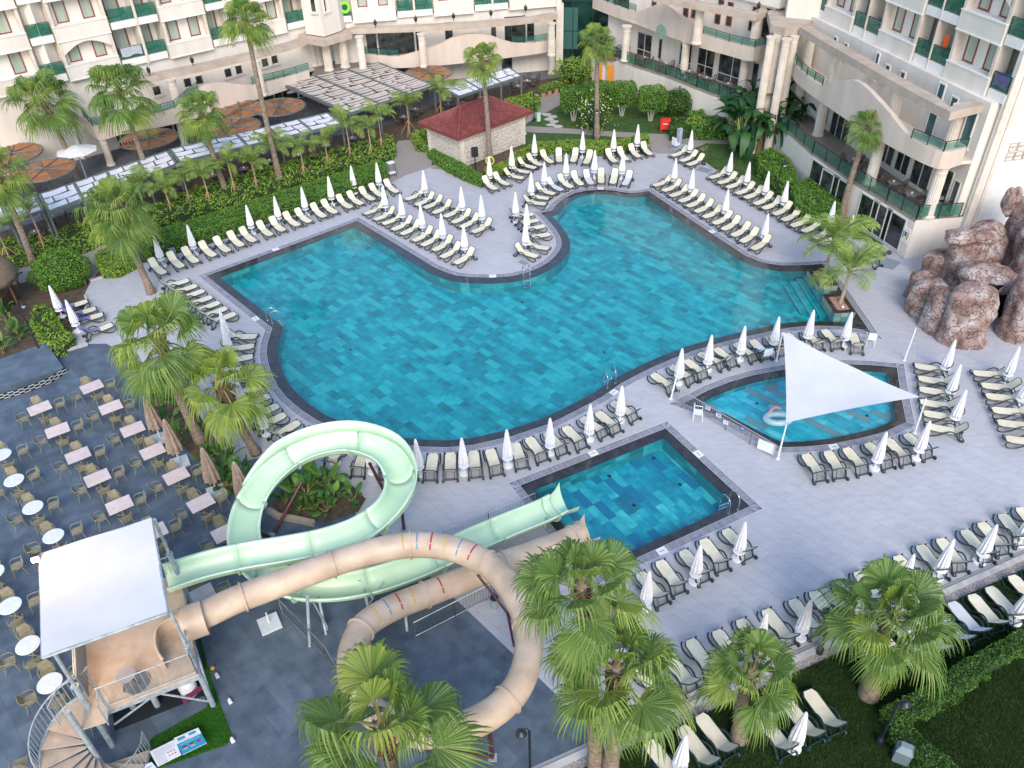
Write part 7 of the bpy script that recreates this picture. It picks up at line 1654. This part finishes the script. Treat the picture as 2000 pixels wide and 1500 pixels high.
hedge('mixed green and yellowish ground cover between the clipped hedge and the pergola', P2([(262,418),(380,372),(480,342),(600,309),(700,284),(765,268),(772,297),(735,310),(640,338),(500,378),(400,408),(300,436)], .6), .8, HEDGEY, .14, .75, 'shrub_bed', 'shrubs', .5)
hedge('low clipped hedge in front of the white stone hut', P2([(834,295),(846,290),(905,318),(945,342),(940,354),(905,341),(865,320)], .6), .65, HEDGE, .11, 1.0)
hedge('hedge between the outer arc of loungers and the lawn', P2([(945,330),(985,318),(1010,298),(1050,280),(1120,276),(1200,278),(1262,262),(1270,272),(1240,282),(1180,295),(1120,292),(1060,290),(1020,312),(975,335),(950,345)], .5), .7, HEDGEY, .12, 1.0)
hedge('bright clipped hedge beside the paved walk and the potted plants', P2([(985,195),(1040,180),(1057,188),(1050,200),(1000,215),(975,212)], .9), 1.0, HEDGEY, .14, .9)
hedge('small shrub bed at the corner of the hut by the entrance', P2([(805,262),(835,255),(845,275),(840,290),(812,285)], .5), .7, HEDGEY, .14, .9, 'shrub_bed', 'shrubs', .3)
hedge('dark clipped hedge block right of the red cabinet', P2([(1306,232),(1345,228),(1350,250),(1310,256)], .9), 1.0, HEDGED, .13, 1.0)
hedge('stepped clipped hedge left of the dark banana clump', P2([(1345,218),(1372,214),(1380,226),(1420,228),(1418,250),(1350,250)], 1.1), 1.2, HEDGE, .13, 1.0)
hedge('clipped hedge block right of the lawn under the lower terrace', P2([(1478,300),(1505,290),(1535,305),(1552,330),(1560,355),(1530,360),(1500,335),(1482,325)], 1.0), 1.1, HEDGE, .13, 1.0)
hedge('rounded clipped hedge beside the basement windows of the right wing', P2([(1545,365),(1580,348),(1615,375),(1640,395),(1642,415),(1600,425),(1555,400)], 1.0), 1.15, HEDGE, .12, 1.0)
hedge('dark hedge running up to the right edge across the lower lawn', P2([(1722,1384),(1760,1362),(1810,1340),(1870,1298),(1930,1262),(2010,1220),(2015,1262),(1950,1296),(1890,1340),(1830,1378),(1775,1400),(1750,1412)], .75), .8, HEDGED, .085, 1.3, bump=.2)
hedge('dark hedge arm running down to the bottom edge behind the bin', P2([(1728,1388),(1760,1396),(1790,1428),(1830,1462),(1880,1510),(1820,1520),(1775,1462),(1740,1425)], .7), .75, HEDGED, .085, 1.3, bump=.2)
for i, (x, y, l) in enumerate([(1120,236,'boxy topiary tree on white stems, leftmost of the four'),(1165,226,'boxy topiary tree partly behind the palm trunk'),(1214,226,'boxy topiary tree, third of the four from the left'),(1270,236,'boxy topiary tree, rightmost and nearest the red cabinet')]):
    g = G(x, y); blob(l, (g.x, g.y, 2.0), 1.25, 1.1, 1.05, HEDGE, .12, 5200, 'topiary_tree', 'tree', trunk=True, cube=True, group='boxy topiary trees', noise_=.1)
g = G(1325, 232); blob('dark rounded shrub against the white base wall', (g.x, g.y+1, 1.1), 1.9, 1.2, 1.3, HEDGED, .16, 3800)
g = G(1355, 262); blob('small yellowish shrub at the corner of the hedge by the pool lift', (g.x, g.y, .8), .9, .8, .8, HEDGEY, .13, 1600)
g = G(1120, 172); blob('loose yellow-flowering shrub by the entrance kiosk', (g.x, g.y, 1.7), 1.9, 1.4, 1.3, HEDGEY, .17, 3600, noise_=.45, gaps=.25)
g = G(1160, 258); fs = blob('tall sparse shrub with white flowers around the palm trunk', (g.x, g.y, 1.6), 1.3, .9, 1.6, HEDGEY, .15, 1300, noise_=.5, gaps=.1)
C = [(g.x+rnd.gauss(0, .9), g.y-.3+rnd.gauss(0, .4), 1.8+rnd.gauss(0, .9)) for _ in range(160)]; leafcloud('flowers', C, [(0, -1, 1)]*160, .15, flat('white_flower', (0.8, 0.8, 0.6)), fs, 'stuff')
# ------------------------------------------------------------------ fan palms
def fanleaf(e, seed, m, Lp=.85, R_=1.12, nseg=34, spread=108):
    """one fan leaf along +x at elevation e: petiole and pleated blade with split drooping tips"""
    r = random.Random(seed); dn = Vector((-math.sin(e), 0, -math.cos(e))); V, F = [], []
    curl = r.uniform(.2, .5); side = r.uniform(-.15, .15)
    base = Vector((Lp, 0, 0))+dn*.06; r_fold = r.uniform(.35, .75)
    for k in range(nseg):
        ph = math.radians(-spread+2*spread*(k+.5)/nseg+r.uniform(-1.5, 1.5)); w_ = math.radians(2*spread/nseg)
        L_ = R_*(1-.28*(abs(ph)/math.radians(spread))**2)*r.uniform(.92, 1.06); d = Vector((math.cos(ph), math.sin(ph), 0)); n = Vector((-math.sin(ph), math.cos(ph), 0))
        fold = r_fold*math.sin(abs(ph))**1.2; zup = Vector((0, 0, 1)); row_ = []
        droop = r.uniform(.45, .95)
        for j, (f, wk) in enumerate(((.03, 1), (.28, 1.02), (.54, 1.0), (.70, .58), (.86, .40), (1.0, .05))):
            rr = L_*f; hw = rr*math.tan(w_/2)*wk if f < .55 else L_*.56*math.tan(w_/2)*wk
            drop = dn*(L_*(curl*.30*f*f+(droop*max(0, f-.52)**1.25*1.5)))
            c = base+d*rr*(1-.75*max(0, f-.6)*droop)+zup*(fold*rr*.55*(1 if f < 2 else 1)*(1-f*.5))+drop
            pl = .035*rr if f < .55 else .02*L_
            row_.append((c-n*hw, c+zup*pl*.8, c+n*hw))
        o = len(V)
        for (a, b, c) in row_: V += [a, b, c]
        for j in range(len(row_)-1):
            a = o+3*j; F += [(a, a+1, a+4, a+3), (a+1, a+2, a+5, a+4)]
    me = bpy.data.meshes.new('leaf'); nb_ = len(F)
    q = MB(); q.v = [tuple(v) for v in V]; q.f = F
    q.tube([Vector((0, 0, 0)), Vector((Lp*.5, 0, 0))+Vector((0, 0, .03)), base], [.035, .022, .018], 5)
    me.from_pydata(q.v, [], q.f); me.materials.append(m); me.materials.append(PETI)
    for i, p in enumerate(me.polygons): p.material_index = 0 if i < nb_ else 1
    return me
ELS = [75, 50, 25, 0, -28, -55]
LEAVES = {}
for mi, m in enumerate((FAN, FAN2)):
    for e in ELS: LEAVES[(mi, e)] = [fanleaf(math.radians(e), e*7+s+mi*99, m) for s in range(3)]
DRY = flat('dry_frond', (0.45, 0.27, 0.12), .9)
PALMN = 0
def fanpalm(base, crown, wpx, label, n=26, yel=.3, stubs=110, hgt=None, r0=.26, r1=.15, group='fan palms', dead=3):
    global PALMN
    PALMN += 1; r = random.Random(PALMN*17)
    if hgt is None:
        b_ = G(*base); c_ = Gy(crown[0], crown[1], b_.y)
    else:
        c_ = G(crown[0], crown[1], hgt); b_ = Vector((c_.x+base[0], c_.y+base[1], 0))
    dep = (RM.transposed() @ (c_-Vector((0, 0, H)))).z; reach = wpx/FX*dep/2; s = reach/(1.95 if stubs < 120 and base[1] < 700 and hgt is None else 1.75)
    t = thing('fan_palm', label, 'palm tree', (b_.x, b_.y, 0), world=True, group=group)
    K = 26; path = []; rad = []
    for i in range(K+1):
        v = i/K; p = b_.lerp(c_, v); lat = math.sin(PI*v)*.12; path.append(p+Vector((lat*math.cos(PALMN), lat*math.sin(PALMN), -.05*(i == 0)))); rad.append((r0*(1.35-.35*min(1, v*6)) if v < .17 else r0+(r1-r0)*v)*(1+.03*math.sin(i*2.4)))
    MB().tube(path, rad, 16).build('trunk', BARK, t, smooth=True)
    q = MB(); hh = (c_-b_).length; d = (c_-b_).normalized(); a_ = d.cross(Vector((0, 1, 0))).normalized(); b2 = d.cross(a_)
    lo_ = max(0, hh-(2.2 if stubs > 150 else 1.3)*1.0)
    for k in range(stubs):
        v = k/stubs; z = lo_+(hh-.1-lo_)*v; an = k*2.4; rr = r1+(r0-r1)*(1-z/hh); o = a_*math.cos(an)+b2*math.sin(an); si = o.cross(d)
        c = path[0].lerp(c_, z/hh)+o*rr*.9+Vector((math.sin(PI*z/hh)*.12*math.cos(PALMN), math.sin(PI*z/hh)*.12*math.sin(PALMN), 0)); L_ = r.uniform(.12, .22)*(1.4 if stubs > 150 else 1); wd = .05
        tip = c+o*L_*.75+d*L_*.8
        q.add([c-si*wd, c+si*wd, c-d*.06, tip-si*wd*.6, tip+si*wd*.6], [(0, 1, 4, 3), (1, 2, 4), (2, 0, 3), (2, 3, 4)])
    q.build('leaf_stubs', BOOT, t, kind='stuff')
    n = int(n*1.15)
    for k in range(n):
        v = (k+.5)/n; el = 82-135*v**1.05+r.uniform(-9, 9); az = k*2.399+r.uniform(-.25, .25); e = min(ELS, key=lambda q_: abs(q_-el)); mi = 1 if r.random() < yel else 0
        me = r.choice(LEAVES[(mi, e)]); o = obj('leaf', me, t); sc = s*r.uniform(.85, 1.12)*(.8 if el > 60 else 1)
        Rm = Matrix.Rotation(az, 4, 'Z') @ Matrix.Rotation(-math.radians(el), 4, 'Y') @ Matrix.Rotation(r.uniform(-.45, .45), 4, 'X')
        o.matrix_parent_inverse = Matrix.Identity(4); st = c_-b_+Vector((0, 0, -.15-.25*v)); o.matrix_basis = Matrix.Translation(st) @ Rm @ Matrix.Diagonal((sc, sc, sc, 1))
    q = MB(); q.tube([c_-Vector((0, 0, .2)), c_+Vector((.05, 0, .75*s))], [.05*s, .012], 6); q.build('spear_leaf', flat('tan_spear', (0.42, 0.30, 0.13)), t)
    q = MB()
    for k in range(dead*6):
        an = r.random()*6.28; L_ = r.uniform(.4, .8)*s; pz = c_-Vector((0, 0, .35)); q.tube([pz, pz+Vector((math.cos(an)*.35*L_, math.sin(an)*.35*L_, -.1)), pz+Vector((math.cos(an)*.5*L_, math.sin(an)*.5*L_, -L_))], [.014, .01, .004], 4)
    if dead: q.build('dry_stalks', DRY, t)
    return t
for a in [((155,352),(78,190),165,'tall fan palm at the left in front of the end wall, leaning left',20,.2),
          ((300,372),(230,168),160,'tall fan palm in front of the arched windows of the left wing',24,.2),
          ((445,382),(390,213),125,'mid-height fan palm beside the paired slatted discs',22,.2),
          ((550,362),(477,28),125,'tallest fan palm whose crown reaches the top edge, left of centre',24,.2),
          ((296,572),(225,402),185,'fan palm leaning over the hedge end and the left gravel path',22,.6),
          ((72,532),(-12,330),150,'fan palm trunk at the left edge with its crown cut off by the frame',18,.4),
          ((957,323),(940,108),98,'fan palm rising beside the red roofed hut',22,.8),
          ((1166,272),(1167,75),100,'fan palm above the topiary trees and the flowering shrub',24,.4),
          ((1641,429),(1700,240),105,'fan palm in front of the right wing colonnade',22,.4)]:
    fanpalm(a[0], a[1], a[2], a[3], a[4], a[5], r0=.23, r1=.15)
fanpalm((392,862), (308,655), 235, 'fan palm at the top of the planter between dining floor and pool', 17, .5, 200, r0=.24, r1=.2)
fanpalm((500,885), (428,742), 205, 'fan palm with a very shaggy leaning trunk beside the left pool curve', 14, .7, 420, r0=.22, r1=.22)
fanpalm((.35,-1.0), (742,1412), 400, 'nearest fan palm at the bottom centre over the beige tube', 15, .25, 140, hgt=7.6, dead=4)
fanpalm((1185,1540), (1205,1300), 325, 'front one of the twin fan palms at the bottom, over the deck kerb', 17, .35, 160, r0=.3)
fanpalm((1168,1520), (1135,1140), 300, 'rear one of the twin fan palms, its crown over the slide pool edge', 16, .2, 140, r0=.28)
fanpalm((1443,1442), (1470,1308), 215, 'short fan palm on the grass with a swollen pale trunk foot', 18, .15, 40, r0=.24, r1=.16, dead=1)
fanpalm((1697,1357), (1742,1200), 265, 'broad short fan palm on the grass behind the corner of the dark hedge', 22, .15, 40, r0=.30, r1=.2, dead=1)
# ------------------------------------------------------------------ feather palms
def frond(L_, m, seed, nl=26, arch=.9):
    r = random.Random(seed); V, F = [], []; pts = []
    for i in range(9):
        v = i/8; pts.append(Vector((L_*v*(1-.18*v*v), 0, L_*(.62*v-arch*.85*v*v))))
    def P(v): i = min(7, int(v*8)); return pts[i].lerp(pts[i+1], v*8-i)
    for k in range(nl):
        v = .14+.86*k/nl; c = P(v); tan_ = (P(min(1, v+.05))-P(max(0, v-.05))).normalized(); LL = L_*.33*math.sin(PI*min(1, .18+v*.8))**.7
        for s in (-1, 1):
            d = (Vector((0, s, 0))+tan_*.65).normalized(); dr = r.uniform(.3, .8); w_ = tan_*(.017*L_)
            m1_ = c+d*LL*.5+Vector((0, 0, LL*(.12-.1*dr))); e = c+d*LL*.9-Vector((0, 0, LL*.5*dr)); o = len(V)
            V += [c-w_*.5, c+w_*.5, m1_+w_*.6, m1_-w_*.6, e]; F += [(o, o+1, o+2, o+3), (o+3, o+2, o+4)]
    q = MB(); q.v = [tuple(x) for x in V]; q.f = F; nb_ = len(F); q.tube(pts, [.022*L_/1.5]*3+[.012]*6, 4); me = bpy.data.meshes.new('frond'); me.from_pydata(q.v, [], q.f); me.materials.append(m); me.materials.append(PETI)
    for i, p in enumerate(me.polygons): p.material_index = 0 if i < nb_ else 1
    return me
FR = [frond(1.5, FEA, s, nl=24, arch=.6+.13*(s % 4)) for s in range(6)]
STK = flat('wooden_stake', (0.50, 0.27, 0.14))
def featherpalm(base, h, label, n=13, s=1.0, stakes=True, group='young feather palms', z0=0.0, r_=.05, lean=(0, 0)):
    b_ = G(base[0], base[1], z0); t = thing('feather_palm', label, 'palm tree', (b_.x, b_.y, z0), group=group); r = random.Random(int(base[0]))
    top = Vector((lean[0], lean[1], h)); MB().tube([(0, 0, 0), top*.5+Vector((.03, 0, 0)), top], [r_*1.5, r_*1.1, r_], 9).build('trunk', mat('smooth_ringed_trunk', (0.30, 0.22, 0.15), (0.42, 0.34, 0.24), scale=6, bump=.4), t)
    for k in range(n):
        o = obj('frond', r.choice(FR), t); az = k*2.4+r.uniform(-.3, .3); el = r.uniform(-.35, .95); sc = s*r.uniform(.85, 1.35); o.matrix_basis = Matrix.Translation(top) @ Matrix.Rotation(az, 4, 'Z') @ Matrix.Rotation(-el, 4, 'Y') @ Matrix.Diagonal((sc, sc, sc, 1))
    if stakes:
        for k in range(3): a = k*2.1+r.random(); MB().tube([(.75*math.cos(a), .75*math.sin(a), 0), (.04*math.cos(a), .04*math.sin(a), 1.25)], .028, 6).build('stake', STK, t)
for i, (x, y, h) in enumerate([(90,490,3.0),(22,512,2.6),(290,432,2.6),(338,425,2.4),(375,410,2.6),(412,404,2.7),(462,388,2.9),(505,378,2.4),(547,358,3.0),(597,352,2.8),(643,332,2.4),(686,315,3.1),(727,313,2.8),(747,298,3.3),(800,262,2.6),(862,232,2.6),(893,222,2.2)]):
    featherpalm((x, y), h, 'young feather palm held by stakes, '+ORD[i]+' along the restaurant planting bed' if i > 1 else ['young staked feather palm by the left palm trunk','young feather palm at the left edge of the planting bed'][i], s=1.0+.1*(i % 3))
featherpalm((1607,541), 2.3, 'feather palm in the upper pool planter', 16, 1.75, False, 'pool planter palms', .33, .09, (.25, .3)); featherpalm((1641,592), 2.0, 'feather palm in the lower pool planter', 15, 1.55, False, 'pool planter palms', .33, .08, (.15, .2))
# ------------------------------------------------------------------ banana and paddle leaves
def paddle(L_, W2, m, seed, arch=.5):
    r = random.Random(seed); V, F = [], []; n = 8; q = MB()
    pts = []
    for i in range(n+1):
        v = i/n; pts.append(Vector((L_*(.35+.65*v)*(1-.12*v*v), 0, L_*(.75*v-arch*v*v))))
    for i, p in enumerate(pts):
        v = i/n; w_ = W2*math.sin(PI*min(1, .06+.94*v)**.8)**.75*(1+.1*math.sin(7*v+seed)); V += [p+Vector((0, -w_, -w_*.25+.02*math.sin(9*v+seed))), p+Vector((0, 0, 0)), p+Vector((0, w_, -w_*.25+.02*math.sin(8*v)))]
    for i in range(n): a = 3*i; F += [(a, a+1, a+4, a+3), (a+1, a+2, a+5, a+4)]
    q.v = [tuple(x) for x in V]; q.f = F; nb_ = len(F); q.tube([Vector((0, 0, -.25*L_)), pts[0]], [.03, .018], 5, cap=False); me = bpy.data.meshes.new('leaf'); me.from_pydata(q.v, [], q.f); me.materials.append(m); me.materials.append(PETI)
    for i, p in enumerate(me.polygons): p.material_index = 0 if i < nb_ else 1
    me.polygons.foreach_set('use_smooth', [True]*len(me.polygons)); return me
PDL = {k: [paddle(1.0, w_, m, s, ar+.15*(s % 3)) for s in range(5)] for k, m, w_, ar in (('b', BANA, .17, .35), ('d', BANAD, .12, .8))}
def paddleplant(base, h, label, n=9, s=1.2, key='b', group='paddle-leaved plants', stem=True, cat='plant'):
    b_ = G(*base) if len(base) == 2 else Vector(base); n = n if key == 'b' else n+8; s = s if key == 'b' else s*1.2; t = thing('paddle_plant', label, cat, (b_.x, b_.y, 0), group=group); r = random.Random(int(b_.x*31+b_.y*7))
    if stem: MB().tube([(0, 0, 0), (.02, 0, h)], [.09*s, .05*s], 8).build('stem', mat('banana_stem', (0.10, 0.08, 0.04), (0.24, 0.20, 0.09), scale=5, stretch=(3, 3, .6)), t)
    for k in range(n):
        o = obj('leaf', r.choice(PDL[key]), t); az = k*2.4+r.uniform(-.4, .4); el = r.uniform(-.35, 1.0); sc = s*r.uniform(.7, 1.15); o.matrix_basis = Matrix.Translation((0, 0, h*r.uniform(.75, 1.0))) @ Matrix.Rotation(az, 4, 'Z') @ Matrix.Rotation(-el, 4, 'Y') @ Matrix.Rotation(r.uniform(-.4, .4), 4, 'X') @ Matrix.Diagonal((sc, sc, sc, 1))
k = 0
for (x, y, h, s, n) in [(600,985,1.0,1.2,9),(580,968,.7,1.0,9),(640,968,.9,1.2,8),(655,990,.7,1.0,9),(618,1000,.5,.9,9),(560,985,.5,.8,8),(690,985,.6,.8,8),(585,1002,.4,.8,9),(645,955,1.0,1.1,7),(640,1003,.4,.8,9),(612,962,.8,1.1,8)]:
    paddleplant((x, y), h, 'paddle-leaved plant, '+ORD[k]+' in the planting inside the green slide loop', n, s, group='plants inside the slide loop'); k += 1
k = 0
for (x, y, h, s, n) in [(300,770,.5,.9,8),(318,800,.6,1.0,9),(335,835,.6,1.0,9),(352,868,.5,.9,8),(368,800,.9,1.1,8),(410,905,.5,.9,9),(428,930,.5,1.0,9),(448,905,.6,1.1,9),(462,940,.5,.9,9),(478,925,.4,.8,8),(440,955,.4,.9,9),(345,790,1.0,.9,7),(380,850,.4,.8,8)]:
    paddleplant((x, y), h, 'leafy plant, '+ORD[k]+' from the top in the planter strip beside the dining floor', n, s, group='plants in the planter strip'); k += 1
k = 0
for (x, y, h, s, n) in [(18,640,.8,1.3,9),(40,665,.5,1.0,9),(8,690,.6,1.2,9),(65,655,.4,.8,8),(55,520,.5,.9,8),(38,560,.9,1.0,7)]:
    paddleplant((x, y), h, 'paddle-leaved plant, '+ORD[k]+' in the bed by the thatched hut', n, s, group='plants by the thatched hut'); k += 1
k = 0
for (x, y, h, s, n) in [(1430,290,2.2,2.6,9),(1450,300,2.4,2.6,9),(1545,280,3.0,2.6,9),(1470,275,3.6,2.8,9),(1500,272,4.0,2.9,9),(1530,275,3.6,2.7,9),(1462,288,2.8,2.6,9),(1480,300,2.9,2.4,9),(1500,298,2.8,2.3,9),(1518,300,2.5,2.2,9),(1440,275,2.3,2.0,8),(1490,280,3.3,2.5,9),(1515,280,3.1,2.3,8),(1460,268,2.8,2.2,8),(1535,292,2.1,1.9,8)]:
    paddleplant((x, y), h, 'dark green banana plant, '+ORD[k]+' in the clump before the stone porch', n, s, 'd', 'dark banana clump', cat='banana plant'); k += 1
g = G(1105, 162); yu = thing('yucca', 'spiky yucca-like plant in the corner by the glazed link', 'plant', g); me_ = MB()
for k in range(46):
    a = k*2.4; e = rnd.uniform(-.2, 1.4); L_ = rnd.uniform(.9, 1.4); d = Vector((math.cos(a)*math.cos(e), math.sin(a)*math.cos(e), math.sin(e))); s = Vector((-math.sin(a), math.cos(a), 0))*.06; c = Vector((0, 0, 1.6)); me_.add([c-s, c+s, c+d*L_*.6+s*.8, c+d*L_*.6-s*.8, c+d*L_-Vector((0, 0, .2))], [(0, 1, 2, 3), (3, 2, 4)])
me_.build('leaves', FEA, yu); MB().tube([(0, 0, 0), (0, 0, 1.6)], .1, 8).build('trunk', BARK, yu)
for i, (x, y) in enumerate([(1061,190),(1073,186),(1086,182)]):
    g = G(x, y); t = thing('potted_plant', 'terracotta pot with a round shrub, '+ORD[i]+' from the left at the paved walk', 'potted plant', g, world=True); MB().lathe([(.2, 0), (.28, .45), (.30, .5)], tuple(g), 14).build('pot', flat('terracotta', (0.45, 0.27, 0.18)), t); blob('', (g.x, g.y, .85), .42, .42, .38, HEDGEY, .12, 500, parent=t)
# soil beds under the plants
def bed(pts, name='planting_bed'): return sheet(name, ccw(P2(pts)), [], .016, GROUND)
bed([(285,760),(330,740),(345,745),(375,782),(400,825),(430,868),(468,918),(500,960),(470,975),(430,945),(380,895),(340,850),(300,800)]); bed([(530,985),(545,1000),(580,1010),(640,1020),(700,1000),(715,975),(690,950),(640,930),(590,935),(550,955)])
bed([(0,600),(70,590),(100,600),(150,662),(110,688),(60,695),(0,700)]); bed([(0,470),(200,428),(350,392),(480,356),(600,322),(770,276),(775,297),(735,318),(500,385),(300,440),(220,466),(150,492),(60,512),(0,532)])
# lawn blades near the camera
lp_ = [tuple(p) for p in LAWN]; pts = []
while len(pts) < 170000:
    x, y = rnd.uniform(0, 31), rnd.uniform(11.5, 33)
    c = RM.transposed() @ Vector((x, y, -H)); u, v = CX+FX*c.x/c.z, CY+FX*c.y/c.z
    if u > 2020 or v > 1520 or v < 1000 or u < 1000: continue
    if inside(lp_, x, y): pts.append((x, y))
tag(obj('grass', blades('grass', pts, .075, .022, BLADE, 0.0, .9), None, None), 'short dark green grass of the lower lawn', 'grass', kind='stuff')
# daylight surroundings: pale sky comes from the world; nothing else is needed
print('objects', len(bpy.data.objects), 'tris', sum(len(m.polygons) for m in bpy.data.meshes))
